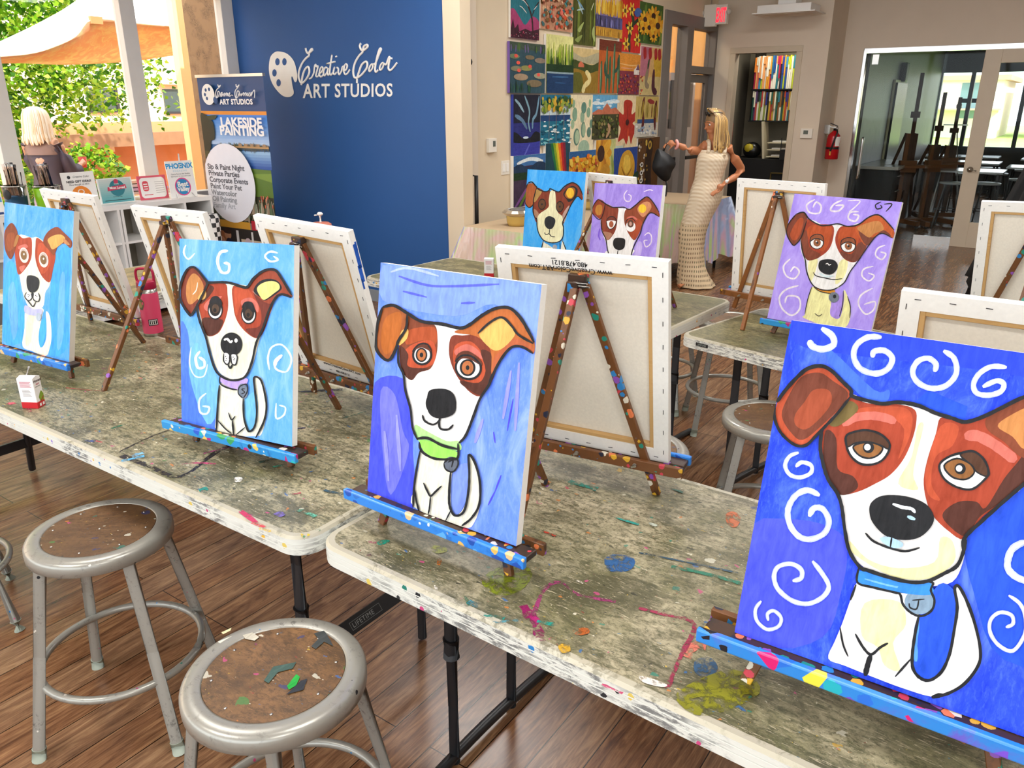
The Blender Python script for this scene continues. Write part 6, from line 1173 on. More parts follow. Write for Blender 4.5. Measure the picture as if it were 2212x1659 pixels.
gal('painting of golden trees with dark spires under a blue sky', 1005, 1452, 1260, 1880, '#d08a1c', [('r', '#2a5a90', 0, 0, 1, .14), ('d', ['#e0b02c', '#d8701c', '#c8a030', '#b84a2a', '#e8c04c'], 90, (0, .12, 1, .7), .05, .8, 14), ('P', '#1c140c', [(.2, .7), (.24, .2), (.28, .7)]), ('P', '#241810', [(.15, .7), (.2, .5), (.4, .55), (.45, .7)]), ('r', '#a83a3a', 0, .55, 1, .8), ('d', ['#c04a4a', '#d8803a'], 40, (0, .5, 1, .98), .05, .7, 15)])
gal('close-up painting of a large golden sunflower', 1262, 1340, 1428, 1830, '#b8bc7a', [('f', .25, .25, .5, 14, ['#c88a1c', '#d8a030', '#b0701a'], '#3a1c0e'), ('p', '#c08a2a', [(.3, .5), (.6, .45), (.75, .6), (.5, .75), (.2, .7)]), ('s', '#8a9a4a', [(.8, .3), (.9, .6), (.8, .9)], .12), ('p', '#b07a20', [(.0, .6), (.3, .6), (.35, .9), (.05, .95)])])
gal('painting of a yellow rose on dark blue ground', 1432, 1420, 1652, 1880, '#23408a', [('p', '#c8962a', [(.35, .1), (.6, .06), (.8, .25), (.82, .5), (.7, .75), (.4, .8), (.2, .6), (.22, .3)]), ('p', '#e0b848', [(.42, .15), (.6, .18), (.66, .4), (.5, .5), (.38, .35)]), ('s', '#8a5a14', [(.3, .35), (.5, .55), (.72, .4)], .03), ('s', '#9a6a18', [(.3, .55), (.5, .7), (.7, .6)], .03), ('s', '#2a4a2a', [(.5, .8), (.55, 1)], .08), ('p', '#1c3a24', [(.75, .6), (1, .5), (1, 1), (.8, .95)])])
gal('brown painting with dark shapes and small pale rings, behind the black bag', 1662, 1322, 1835, 1880, '#5a3814', [('s', '#2a1608', [(.6, .02), (.5, .4), (.6, .9)], .3), ('e', '#b8963a', .55, .12, .08, .07), ('e', '#4a2c0e', .55, .12, .04, .04), ('d', ['#d8d0c0', '#a07a2a', '#1a1008', '#c8a84a'], 40, (.02, .05, .5, .98), .035, .8, 16)] + [('e', '#e8e4dc', .2, y, .07, .04, 0) for y in (.42, .55, .68)] + [('e', '#2a1a0e', .2, y, .035, .02, 0) for y in (.42, .55, .68)])

# ------------------------------------------------------------------ wall fittings
def box_thing(name, label, cat, parts, bevel=.002, **k):
    """parts: (part name, [(a, b, material), ...]); the first part may hold several boxes"""
    t = thing(name, label, cat, k.get('loc', (0, 0, 0)), k.get('rotz', 0), k.get('group'))
    for nm, bs in parts:
        b = MB()
        for a, c, m in bs: b.b2(a, c, m)
        b.build(nm, t, bevel=bevel, seg=1)
    return t
tw = flat('thermostat_white', '#e8e2d6', .5)
p = xpt(1059, 314, XG); box_thing('thermostat', 'white thermostat on the gallery wall left of the paintings', 'thermostat', [('housing', [((0, -.055, -.055), (.028, .055, .055), tw)]), ('display', [((.0285, .0, -.01), (.030, .035, .035), flat('lcd', '#5a6158', .4))])], loc=p)
p = xpt(1091, 362, XG); box_thing('light_switch', 'double rocker light switch below the thermostat', 'light switch', [('plate', [((0, -.06, -.058), (.006, .06, .058), tw)]), ('rocker', [((.006, -.042, -.034), (.010, -.010, .034), WHITE)]), ('rocker', [((.006, .010, -.034), (.010, .042, .034), WHITE)])], bevel=.001, loc=p)
p = ypt(1743, 288, YC); box_thing('thermostat', 'white thermostat between the storage doorway and the fire extinguisher', 'thermostat', [('housing', [((-.07, -.03, -.055), (.07, 0, .055), tw)]), ('display', [((-.035, -.032, -.01), (.02, -.0305, .035), flat('lcd', '#5a6158', .4))])], loc=p)
def extinguisher():
    p = Vector((-2.50, 10.44, .99)); t = thing('fire_extinguisher', 'red fire extinguisher with a paper tag, hung by the glass door', 'fire extinguisher', p, 0)
    b = MB(); b.lathe([(0, 0), (.070, 0), (.078, .01), (.078, .24), (.070, .28), (.045, .31), (.026, .325), (.024, .335), (0, .335)], RED, 28); b.build('cylinder', t)
    b = MB(); b.tube((0, 0, .33), (0, 0, .362), .018, BLACK, 12); b.bar((.03, 0, .365), (-.08, 0, .385), .02, .012, STEEL, ref=(0, 0, 1)); b.bar((.03, 0, .385), (-.06, 0, .42), .02, .010, BLACK, ref=(0, 0, 1)); b.ball((.03, -.02, .36), .017, STEEL, 10); b.build('valve_handle', t)
    b = MB(); b.path(smooth_pts([(.02, -.02, .35), (.05, -.07, .32), (.03, -.088, .22), (.0, -.088, .10)], n=5), .010, BLACK, 8); b.build('hose', t)
    b = MB(); b.lathe([(.0795, .12), (.0795, .145)], BLACK, 28); b.build('strap', t)
    b = MB(); n = 8
    for (a0, a1, z0, z1, m) in ((-60, -10, .155, .265, PAPER), (-98, -86, .05, .11, flat('yellow_tag', '#d8a82c', .5))):
        vs = [(.0792 * math.cos(R(a0 + (a1 - a0) * i / n)), .0792 * math.sin(R(a0 + (a1 - a0) * i / n)), z) for z in (z0, z1) for i in range(n + 1)]; b.add(vs, [(i, i + 1, i + n + 2, i + n + 1) for i in range(n)], m)
    b.build('label', t)
    b = MB(); b.b2((-.12, -.02, .30), (-.06, .02, .40), STEEL); b.build('wall_bracket', t)
extinguisher()
def exit_sign():
    p = ypt(1545, 35, 9.85); t = thing('exit_sign', 'white emergency light box with a glowing red EXIT sign', 'exit sign', (XG + .06, 9.72, 2.62), R(0))
    b = MB(); b.b2((-.055, -.03, -.12), (.10, .03, .12), tw); b.build('housing', t, bevel=.008)
    b = MB(); b.b2((.095, -.034, -.10), (.235, .034, .11), tw); b.b2((.10, -.038, -.085), (.23, -.0345, .095), flat('sign_face', '#e8d8d4', .5))
    b.build('sign_panel', t, bevel=.004)
    b = MB(); vs, fs = text_geo('EXIT', 1, bold=.03); xm = max(v[0] for v in vs)
    b.add([(.104 + v[0] / xm * .122, -.0395, -.072 + v[1] / .72 * .15) for v in vs], fs, flat('exit_glow', '#ff2a3c', .5, emit=1.3)); b.build('exit_letters', t)
    for xx in (-.07, .25): b = MB(); b.ball((xx, -.02, .03), (.028, .034, .034), flat('lamp_lens', '#c8c4bc', .2), 12); b.build('lamp_head', t)
    b = MB(); b.tube((.02, 0, .12), (.02, 0, .68), .008, STEEL, 8); b.build('conduit', t)
exit_sign()
def soffit_unit():
    t = thing('ceiling_fixture', 'white boxy fixture hung high above the storage doorway', 'fixture', (-3.03, 9.75, 2.60), 0)
    b = MB(); b.b2((-.30, -.12, .0), (.30, .26, .085), WHITE); b.build('housing', t, bevel=.004)
    b = MB(); b.b2((-.34, -.17, -.008), (.36, .28, .004), WHITE); b.b2((-.24, -.1, -.012), (.26, .2, -.008), flat('diffuser', '#e6ddd2', .6)); b.build('diffuser_panel', t)
    b = MB(); b.b2((-.1, -.02, .085), (.1, .2, CEIL - 2.6), WHITE); b.build('mount', t, bevel=.003)
soffit_unit()
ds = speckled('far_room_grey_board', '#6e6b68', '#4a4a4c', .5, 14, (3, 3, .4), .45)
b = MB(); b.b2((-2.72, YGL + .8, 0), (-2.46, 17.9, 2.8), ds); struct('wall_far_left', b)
b = MB(); dg = flat('dark_window_frame', '#33363c', .4)
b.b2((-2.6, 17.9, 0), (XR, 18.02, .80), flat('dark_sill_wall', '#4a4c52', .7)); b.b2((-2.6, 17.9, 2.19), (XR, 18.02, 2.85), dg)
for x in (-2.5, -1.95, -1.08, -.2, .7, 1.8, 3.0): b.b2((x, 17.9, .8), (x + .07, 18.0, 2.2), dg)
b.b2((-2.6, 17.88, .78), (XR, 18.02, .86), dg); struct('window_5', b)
b = MB(); b.b2((-2.455, 13.4, .3), (-2.40, 14.2, 1.93), flat('gloss_black_panel', '#0c0e12', .3)); b.b2((-2.458, 13.36, .26), (-2.43, 14.24, 1.97), flat('ivory_frame', '#d8d6b0', .5)); tag(b.build('tall_black_panel'), 'tall black panel with an ivory edge on the far room wall', 'wall panel')
b = MB(); b.b2((-2.46, 13.75, 1.95), (-2.37, 13.95, 2.22), BLACK); tag(b.build('wall_speaker', bevel=.02), 'small black speaker high on the far room wall', 'speaker')
box_thing('base_cabinet', 'black base cabinet with a pale worktop just inside the far room', 'cabinet', [('body', [((-2.44, 11.75, 0), (-1.98, 13.3, .80), BLACK)]), ('worktop', [((-2.45, 11.7, .80), (-1.93, 13.35, .84), flat('pale_worktop', '#b8b4ae', .3))])] + [('drawer_pull', [((-1.98, 12.0 + .4 * i, z - .006), (-1.955, 12.2 + .4 * i, z + .006), STEEL)]) for i in range(3) for z in (.7, .5, .3)])
def studio_easel(label, x, y, rz, h, k=1.0):
    t = thing('studio_easel', label, 'easel', (x, y, 0), rz, 'tall studio easels in the far room')
    wd = flat('dark_oak_easel', '#3a200f', .5); wd2 = flat('honey_oak_easel', '#6a3c14', .5)
    b = MB(); b.b2((-.06, -.02, .1), (-.0, .02, h * .62), wd2); b.b2((.03, -.02, .1), (.09, .02, h * .62), wd); b.build('upright', t, bevel=.006)
    b = MB(); b.b2((-.01, -.03, .5), (.035, .0, h), wd); b.b2((-.05, -.045, h * .72), (.06, -.0, h * .76), wd); b.build('mast', t, bevel=.004)
    b = MB(); b.b2((-.32, -.09, .80), (.32, -.0, .84), wd2); b.b2((-.10, -.06, .74), (.12, .02, .90), wd2); b.build('tray', t, bevel=.004)
    b = MB(); b.b2((-.34, -.03, .05), (.34, .03, .11), wd2); b.build('base_bar', t, bevel=.006)
    for s in (-1, 1): b = MB(); b.b2((s * .3 - .03, -.30, .04), (s * .3 + .03, .34, .10), wd2); b.ball((s * .3, -.27, .03), .03, BLACK, 8); b.build('foot', t)
    for s in (-1, 1): b = MB(); b.bar((s * .28, .3, .1), (s * .05, .03, h * .62), .035, .022, wd); b.build('brace', t)
    return t
studio_easel('tall studio easel with a raised mast, leftmost in the far room', -1.93, 12.25, R(30), 2.02)
studio_easel('studio easel folded against its neighbour in the far room', -1.66, 12.55, R(48), 1.78)
studio_easel('studio easel with broad crossbar near the far room windows', -1.55, 13.3, R(20), 1.72)
t = thing('tripod_stand', 'thin metal tripod stand with a small head in the far room', 'tripod', (-1.58, 13.7, 0))
for i in range(3): b = MB(); b.tube((0, 0, 1.45), (.25 * math.cos(R(120 * i)), .25 * math.sin(R(120 * i)), 0), .009, STEEL, 8); b.build('leg', t)
b = MB(); b.tube((0, 0, 1.4), (0, 0, 1.62), .01, STEEL, 8); b.ball((0, 0, 1.6), (.04, .04, .05), STEEL, 10); b.b2((-.16, -.01, 1.33), (.16, .01, 1.35), STEEL); b.build('head', t)
def cafe_table(label, x, y, w=1.3):
    t = thing('work_table', label, 'table', (x, y, 0), 0, 'work tables in the far room')
    b = MB(); b.b2((-w / 2, -.35, .72), (w / 2, .35, .745), flat('glossy_white_top', '#dfe3e8', .15)); b.build('tabletop', t, bevel=.004)
    for sx in (-1, 1):
        for sy in (-1, 1): b = MB(); b.tube((sx * (w / 2 - .06), sy * .3, .72), (sx * (w / 2 - .06), sy * .3, 0), .016, BLACKM, 8); b.build('leg', t)
for l, x, y, w in (('white-topped work table nearest the painted door in the far room', -1.3, 13.2, 1.0), ('white-topped work table behind the tripod in the far room', -1.6, 15.1, 1.2), ('work table under the far windows, left', -1.75, 16.8, 1.2), ('work table under the far windows, right', -.1, 16.6, 1.4), ('work table mid far room, seen through the door glass', -.2, 14.4, 1.3)): cafe_table(l, x, y, w)
def far_stool(x, y, i):
    t = thing('bar_stool', 'black-framed stool among the far room tables', 'stool', (x, y, 0), R(20 * i), 'black-framed stools in the far room')
    b = MB(); b.lathe([(0, .62), (.16, .62), (.165, .61), (.16, .595), (0, .595)], flat('stool_seat_light', '#b8bcc0', .3), 20); b.build('seat', t)
    for k in range(4): a = R(45 + 90 * k); b = MB(); b.tube((.11 * math.cos(a), .11 * math.sin(a), .6), (.21 * math.cos(a), .21 * math.sin(a), 0), .010, BLACKM, 8); b.build('leg', t)
    b = MB(); b.path([(.17 * math.cos(R(30 * k)), .17 * math.sin(R(30 * k)), .25) for k in range(12)], .007, BLACKM, 6, closed=True); b.build('foot_ring', t)
for i, (x, y) in enumerate(((-1.35, 12.5), (-.95, 12.7), (-1.5, 14.2), (-1.0, 14.6), (-.6, 13.6), (-.3, 13.6), (-1.2, 15.8), (-.7, 15.6), (-.1, 15.6), (.3, 13.8))): far_stool(x, y, i)
# wineglasses-like clutter on the sill is left as small jars
for i, x in enumerate((-.75, -.6, -.42, -.22)):
    t = thing('glass_jar', 'small stemmed glass on the far window sill', 'glass', (x, 17.84, .86), 0, 'stemmed glasses on the far window sill')
    b = MB(); b.lathe([(0, 0), (.04, 0), (.005, .012), (.005, .10), (.035, .14), (.045, .20)], flat('grey_glassware', '#5a6268', .2), 12); b.build('glass_body', t)

# ------------------------------------------------------------------ storage room behind the doorway
rk = thing('wall_shelf', 'black wall shelves packed with canvases in the storage room', 'shelf', (0, 0, 0))
for z in (1.82, 1.42): b = MB(); b.b2((-3.80, 11.05, z - .018), (-2.76, 11.52, z), BLACK); b.build('shelf_board', rk)
for x in (-3.80, -2.78): b = MB(); b.b2((x, 11.1, 1.40), (x + .014, 11.5, 2.30), BLACK); b.build('side_post', rk)
rnd = random.Random(5)
pal1 = ['#f4f0e4', '#f0ead8', '#1a3a9a', '#e8e0c8', '#b8c82c', '#e8a060', '#f0ece0', '#d86a5a', '#1f6a9a', '#e8a030', '#2a1a1a', '#b81a48', '#3a8ab8', '#e8e4d0', '#1f7a8a', '#c8401c', '#f08a2c', '#204a9a', '#d8d4c8']
pal2 = ['#e8e4d4', '#d8d0b8', '#8a9a3a', '#2a4a6a', '#1a1a20', '#b83a3a', '#2a7a8a', '#e0dcc8', '#c84a2a', '#1f5a4a', '#5a3a6a', '#c8a02c', '#22308a', '#8a5a2a']
for row, (z, h_, pal) in enumerate(((1.822, .41, pal1), (1.422, .375, pal2))):
    x = -3.78 if row == 0 else -3.77; i = 0
    while x < -2.83:
        w_ = rnd.uniform(.016, .024); c1, c2 = rnd.choice(pal), rnd.choice(pal + ['#e8e0c8'])
        o = MB(); hh = h_ * rnd.uniform(.95, 1.0); k_ = rnd.uniform(.3, .8) * hh
        o.b2((x, 11.06 + rnd.uniform(0, .02), z), (x + w_, 11.48, z + k_), flat('stored_canvas_edge', c1, .6)); o.b2((x, 11.06, z + k_), (x + w_, 11.48, z + hh), flat('stored_canvas_edge', c2, .6))
        ob = o.build('stored_canvas'); tag(ob, 'thin painted canvas edge packed on the %s storage shelf' % ('upper' if row == 0 else 'lower'), 'canvas', 'canvases on the %s storage shelf' % ('upper' if row == 0 else 'lower'))
        x += w_ + .003; i += 1
box_thing('storage_counter', 'black counter inside the storage room', 'cabinet', [('body', [((-3.95, 10.9, 0), (-2.80, 11.5, .93), flat('matte_black', '#0a0a0b', .7))]), ('cart_frame', [((-3.36, 10.86, .55), (-2.86, 10.885, .565), flat('brass_rail', '#6a5a30', .4, .6)), ((-3.36, 10.86, .75), (-2.86, 10.885, .765), flat('brass_rail', '#6a5a30', .4, .6)), ((-3.36, 10.86, .4), (-3.345, 10.885, .765), flat('brass_rail', '#6a5a30', .4, .6))])])
t = thing('paper_tray', 'cream letter tray stacked with paper on the storage counter', 'paper tray', (-3.22, 11.1, .93), 0)
ivo = flat('ivory_plastic', '#d8cdb0', .5)
for i in range(3): b = MB(); b.b2((-.26, -.12, .02 + .09 * i), (.22, .14, .035 + .09 * i), ivo); b.b2((-.20, -.10, .036 + .09 * i), (.18, .12, .055 + .09 * i), PAPER); b.build('tray', t, bevel=.003, seg=1)
b = MB(); b.bar((-.30, 0, .0), (-.36, 0, .48), .03, .2, ivo); b.b2((.2, -.12, 0), (.22, .14, .22), ivo); b.build('side_panel', t)
box_thing('brush_cup', 'black cup holding a dark brush on the storage counter', 'cup', [('cup', [((-.05, -.05, 0), (.05, .05, .13), BLACK)]), ('brush', [((-.06, -.005, .12), (-.05, .005, .28), DARK)])], loc=(-3.22, 10.93, .93))
t = thing('plastic_bag', 'dark bag with a bright yellow label on the storage counter', 'bag', (-3.72, 11.1, .93))
b = MB(); b.ball((0, 0, .10), (.13, .10, .11), flat('black_bag', '#141414', .3), 12); b.build('bag_body', t)
b = MB(); b.ball((-.02, -.07, .13), (.07, .04, .06), flat('yellow_label', '#c8b430', .4), 10); b.build('label', t)
b = MB(); b.path([(-3.94, 10.75, 1.05), (-3.90, 10.75, 1.05), (-3.90, 10.75, 1.38), (-3.94, 10.75, 1.38)], .012, flat('red_handle', '#8a3a2a', .5), 8); o = b.build('door_pull'); tag(o, 'reddish pull handle on the storage room side door', 'handle')

# ------------------------------------------------------------------ cloth-covered tables along the gallery wall
def irid():
    m, t, b = nt('iridescent_plastic_cloth')
    v = coords(t); f, _ = noise(t, v, 1.7, 3, .5, 1.5); lw = N(t, 'ShaderNodeLayerWeight'); lw.inputs[0].default_value = .4
    ad = N(t, 'ShaderNodeMath', operation='ADD'); t.links.new(f, ad.inputs[0]); t.links.new(lw.outputs['Facing'], ad.inputs[1])
    o = ramp(t, ad.outputs[0], [(.3, lin('#cdb598')), (.55, lin('#d8b8b0')), (.72, lin('#b9d890')), (.85, lin('#d8b0c8')), (1, lin('#a8b8e0'))])
    t.links.new(o, b.inputs['Base Color']); b.inputs['Roughness'].default_value = .22; b.inputs['Coat Weight'].default_value = .5
    w = N(t, 'ShaderNodeTexWave'); w.inputs['Scale'].default_value = 9; w.inputs['Distortion'].default_value = 4; t.links.new(v, w.inputs['Vector']); bump(t, b, w.outputs['Fac'], .35, .01)
    return m
IRI = irid()
def cloth_table(label, cx, cy, w, l, z, rz, drop, clabel):
    t = thing('folding_table', label, 'table', (cx, cy, 0), rz, 'cloth-covered tables by the gallery wall')
    b = MB(); b.b2((-w / 2, -l / 2, z - .045), (w / 2, l / 2, z), flat('plain_white_tabletop', '#d0ccc0', .5)); b.build('tabletop', t)
    for sx in (-1, 1):
        for sy in (-1, 1): b = MB(); b.tube((sx * (w / 2 - .08), sy * (l / 2 - .1), z - .04), (sx * (w / 2 - .08), sy * (l / 2 - .1), 0), .016, BLACKM, 10); b.build('leg', t)
    b = MB(); per = []; n = 40
    def edge(u):      # point and outward normal on the table outline
        q = u * 4; s = int(q) % 4; f = q - int(q)
        return (((-w / 2 + w * f, -l / 2), (0, -1)), ((w / 2, -l / 2 + l * f), (1, 0)), ((w / 2 - w * f, l / 2), (0, 1)), ((-w / 2, l / 2 - l * f), (-1, 0)))[s]
    rows = 8; vs = []; M_ = 4 * n
    for r in range(rows + 1):
        for i in range(M_):
            (x, y), (nx, ny) = edge(i / M_); f = (i % n) / n; cf = 1 - min(f, 1 - f) * 2; cf = max(0, cf) ** 5
            k = r / rows; out = .006 + k * (.03 + .17 * cf) + .016 * math.sin(i * .9 + 1.3 * math.sin(i * .23)) * k
            sgx = (1 if x > 0 else -1) if cf > .02 else nx; sgy = (1 if y > 0 else -1) if cf > .02 else ny
            ox = nx + (sgx - nx) * cf * .8; oy = ny + (sgy - ny) * cf * .8
            vs.append((x + ox * out, y + oy * out, z + .004 - k * (drop + .03 * math.sin(i * .35))))
    b.add(vs, [(r * M_ + i, r * M_ + (i + 1) % M_, (r + 1) * M_ + (i + 1) % M_, (r + 1) * M_ + i) for r in range(rows) for i in range(M_)], IRI, True)
    b.poly([vs[i] for i in range(M_)], flat('tan_runner', '#c0a888', .6))
    o = b.build('tablecloth', loc=(cx, cy, 0), rot=(0, 0, rz)); tag(o, clabel, 'tablecloth', 'iridescent tablecloths')
cloth_table('covered table nearest the thermostat, under an iridescent cloth', -3.40, 5.42, .74, 1.34, .74, 0, .55, 'iridescent green-pink cloth hanging to a point beside the far juice carton')
cloth_table('covered table behind the standing woman, against the gallery wall', -3.22, 7.55, .74, .95, .73, R(2), .58, 'iridescent lilac cloth hanging beside the standing woman')
for l, p in (('foil-topped glass dish at the near end of the first covered table', zpt(1117, 487, .745)), ('gold-rimmed dish between the turquoise and violet dog paintings', zpt(1268, 452, .745))):
    t = thing('candy_dish', l, 'dish', (p.x, p.y, .746)); b = MB(); b.lathe([(0, 0), (.07, 0), (.08, .03), (.085, .075)], flat('amber_glass', '#c8a85a', .15), 20); b.build('bowl', t)
    b = MB(); b.lathe([(.085, .075), (.12, .10), (.10, .12), (0, .11)], flat('crumpled_foil', '#d8ccb8', .25, .8), 14, sm=False); b.tube((-.08, 0, .12), (.10, 0, .15), .006, WHITE, 6); b.build('foil_lid', t)

# ------------------------------------------------------------------ display counter by the window
CT = .90; CX0, CX1 = -6.36, -5.96
CWH = flat('white_laminate', '#eceae6', .4)
t = thing('cube_shelf', 'long white cube shelf unit beneath the left window', 'shelf', (0, 0, 0))
b = MB(); b.b2((CX0, 1.5, CT - .035), (CX1, 4.07, CT), CWH); b.build('top_board', t)
b = MB(); b.b2((CX0, 1.5, 0), (CX0 + .01, 4.07, CT), flat('shelf_back', '#8a8578', .6)); b.build('back_panel', t)
ysv = [1.5, 1.8, 2.1, 2.4, 2.7, 2.99, 3.23, 3.26, 3.55, 3.80, 4.05]
for y in ysv: b = MB(); b.b2((CX0 + .01, y, .05), (CX1, y + .02, CT - .035), CWH); b.build('divider', t)
for z in (.04, .33, .60): b = MB(); b.b2((CX0 + .01, 1.5, z), (CX1 - .005, 4.07, z + .018), CWH); b.build('shelf_board', t)
def on_counter(name, label, cat, px0, px1, py0, py1, X=-6.1, lean=6, th=.008, mat=PAPER, group='signs displayed on the white cube shelf'):
    a = xpt(px0, py1, X); c = xpt(px1, py1, X); tz = xpt((px0 + px1) / 2, py0, X).z
    d = c - a; d.z = 0; w = d.length; h = tz - CT - .002
    t = thing(name, label, cat, ((a.x + c.x) / 2, (a.y + c.y) / 2, CT), math.atan2(d.y, d.x), group)
    b = MB(); M = Matrix.Rotation(R(-lean), 4, 'X'); b.b2((-w / 2, 0, .002), (w / 2, th, h), mat, M); o = b.build('panel', t, bevel=.001, seg=1)
    return t, w, h, M
def put(b, M, a, c, m, k=1): b.add([tuple(M @ Vector(p)) for p in ((a[0], -.0006 * k, a[1]), (c[0], -.0006 * k, a[1]), (c[0], -.0006 * k, c[1]), (a[0], -.0006 * k, c[1]))], [(0, 1, 2, 3)], m)
def putd(b, M, cx, cz, r, m, k=1, n=24): b.add([tuple(M @ Vector((cx + r * math.cos(2 * math.pi * i / n), -.0006 * k, cz + r * math.sin(2 * math.pi * i / n)))) for i in range(n)], [tuple(range(n))], m)
def ptx(b, M, s_, x, z, size, m, k=2, **kw): put_text(b, s_, size, m, lambda a, c: tuple(M @ Vector((x + a, -.0006 * k, z + c))), **kw)
ink = flat('sign_ink_dark', '#2c2c30', .6)
t, w, h, M = on_counter('gift_sign', 'white sign with an orange gift circle behind the leftmost rear canvas', 'sign', 147, 218, 370, 447)
b = MB(); og = flat('sign_orange', '#ee8a2a', .5); putd(b, M, 0, h * .30, w * .31, og)
put(b, M, (-.045, h * .16), (.045, h * .30), PAPER, 2); put(b, M, (-.055, h * .31), (.055, h * .36), PAPER, 2); put(b, M, (-.004, h * .16), (.004, h * .36), og, 3)
for s in (-1, 1): b.path([tuple(M @ Vector((s * (.002 + .02 * math.sin(q)), -.002, h * .37 + .016 * (1 - math.cos(q))))) for q in [math.pi * i / 6 for i in range(7)]], .0035, PAPER, 6)
ptx(b, M, 'Creative Color', -.04, h * .84, .020, ink, shear=.3); putd(b, M, -w * .28, h * .86, .012, ink, 2); ptx(b, M, 'NEED GIFT IDEAS?', 0, h * .70, .023, ink, align='CENTER', bold=.0008); ptx(b, M, 'Give the gift of ART!', 0, h * .62, .018, ink, align='CENTER'); b.build('printed_face', t)
t, w, h, M = on_counter('certificate', 'teal and grey framed award with a round teal badge', 'certificate', 219, 294, 383, 437, mat=flat('clear_frame', '#e8ece8', .2))
b = MB(); n = 12
for i in range(n): put(b, M, (-w * .46, h * (.04 + .92 * i / n)), (w * .46, h * (.04 + .92 * (i + 1) / n) + .0005), flat('certificate_tint', '#%02x%02x%02x' % (90 + 10 * i, 165 + 4 * i, 170 + 3 * i), .5))
tl = flat('badge_teal', '#2c7a86', .5); rdm = flat('ribbon_red', '#c23a58', .5); putd(b, M, .01, h * .60, .062, tl, 2); putd(b, M, .01, h * .86, .018, rdm, 3)
b.add([tuple(M @ Vector(p)) for p in ((-.07, -.0024, h * .50), (.085, -.0024, h * .56), (.08, -.0024, h * .72), (-.065, -.0024, h * .65))], [(0, 1, 2, 3)], rdm); ptx(b, M, 'Most Loved', .01, h * .57, .026, PAPER, 5, align='CENTER', bold=.0008); ptx(b, M, 'locally', .01, h * .74, .016, PAPER, 5, align='CENTER')
ptx(b, M, 'American Lung', 0, h * .24, .012, ink, 3, align='CENTER'); put(b, M, (-w * .38, h * .12), (w * .38, h * .14), ink, 3); b.build('printed_face', t)
t, w, h, M = on_counter('certificate', 'pink-bordered white certificate on the cube shelf', 'certificate', 304, 366, 378, 427, mat=flat('pink_border', '#dc5a6c', .5))
b = MB(); b.poly([tuple(M @ Vector((x, -.0006, h / 2 + z))) for x, z in rrect(w * .88, h * .84, .03)], PAPER); pk = flat('pink_print', '#d84a58', .5)
b.poly([tuple(M @ Vector((-w * .25 + x, -.0012, h * .58 + z))) for x, z in rrect(w * .2, h * .42, .018)], pk)
for i in range(3): put(b, M, (-w * .32, h * (.44 + .1 * i)), (-w * .18, h * (.48 + .1 * i)), PAPER, 3)
for i in range(6): put(b, M, (.02, h * (.72 - .09 * i)), (.02 + w * .3, h * (.735 - .09 * i)), flat('grey_print', '#9a9490', .5), 2)
put(b, M, (-w * .34, h * .2), (-.01, h * .23), pk, 2); b.build('printed_face', t)
t, w, h, M = on_counter('magazine_plaque', 'PHOENIX award plaque with a round pink and blue badge on a mini easel', 'plaque', 369, 426, 346, 412, X=-6.02)
b = MB(); ptx(b, M, 'PHOENIX', 0, h * .80, w * .235, flat('phoenix_blue', '#1f9ad6', .5), 2, align='CENTER', bold=.002); ptx(b, M, 'M A G A Z I N E', 0, h * .71, .018, flat('pale_blue_print', '#9ac8de', .5), 2, align='CENTER')
ptx(b, M, 'Carrie Curran Art Studios', 0, h * .63, .016, ink, 2, align='CENTER'); ptx(b, M, 'BEST PLACE TO TAKE ART CLASS', 0, h * .57, .012, ink, 2, align='CENTER')
putd(b, M, 0, h * .30, w * .30, flat('badge_pink', '#e0508a', .5), 2); putd(b, M, 0, h * .30, w * .26, flat('badge_blue', '#2f8ac0', .5), 3)
ptx(b, M, 'Best', 0, h * .31, .055, PAPER, 5, align='CENTER', bold=.002); ptx(b, M, 'of the', 0, h * .265, .020, PAPER, 5, align='CENTER'); ptx(b, M, 'Valley', 0, h * .185, .045, PAPER, 5, align='CENTER', bold=.002); b.build('printed_face', t)
b = MB(); b.tube((0, .012, h), (0, .012, h + .055), .006, WHITE, 8)
for x in (-.07, .07): b.tube((x, .0, h * .12), (x * 1.15, -.03, 0), .005, WHITE, 8)
b.tube((0, .02, h * .9), (0, .10, 0), .005, WHITE, 8); b.build('mini_easel', t)
t, w, h, M = on_counter('flyer', 'flyer with a dog picture at the left end of the shelf', 'flyer', -28, 14, 365, 465, X=-6.05)
b = MB(); put(b, M, (-w * .45, h * .3), (w * .45, h * .62), flat('flyer_blue', '#5aa0cc', .5)); putd(b, M, 0, h * .68, .05, flat('flyer_red', '#b84a3a', .5), 2); putd(b, M, .02, h * .48, .04, PAPER, 3); put(b, M, (-w * .4, h * .03), (w * .4, h * .08), flat('flyer_navy', '#24407a', .5)); b.build('printed_face', t)
t = thing('paper_stack', 'loose pile of bright papers behind the framed awards', 'papers', (-6.26, 3.62, CT), R(80))
for i, c in enumerate(('#f4e8d0', '#e8d8f0', '#f8f4e8', '#f0d0b0')): b = MB(); b.box((0, .02 * i, .05 + .028 * i), (.42, .14, .02), flat('paper_sheet', c, .6), rot=(0, 0, R(6 * i - 8))); b.build('sheets', t)
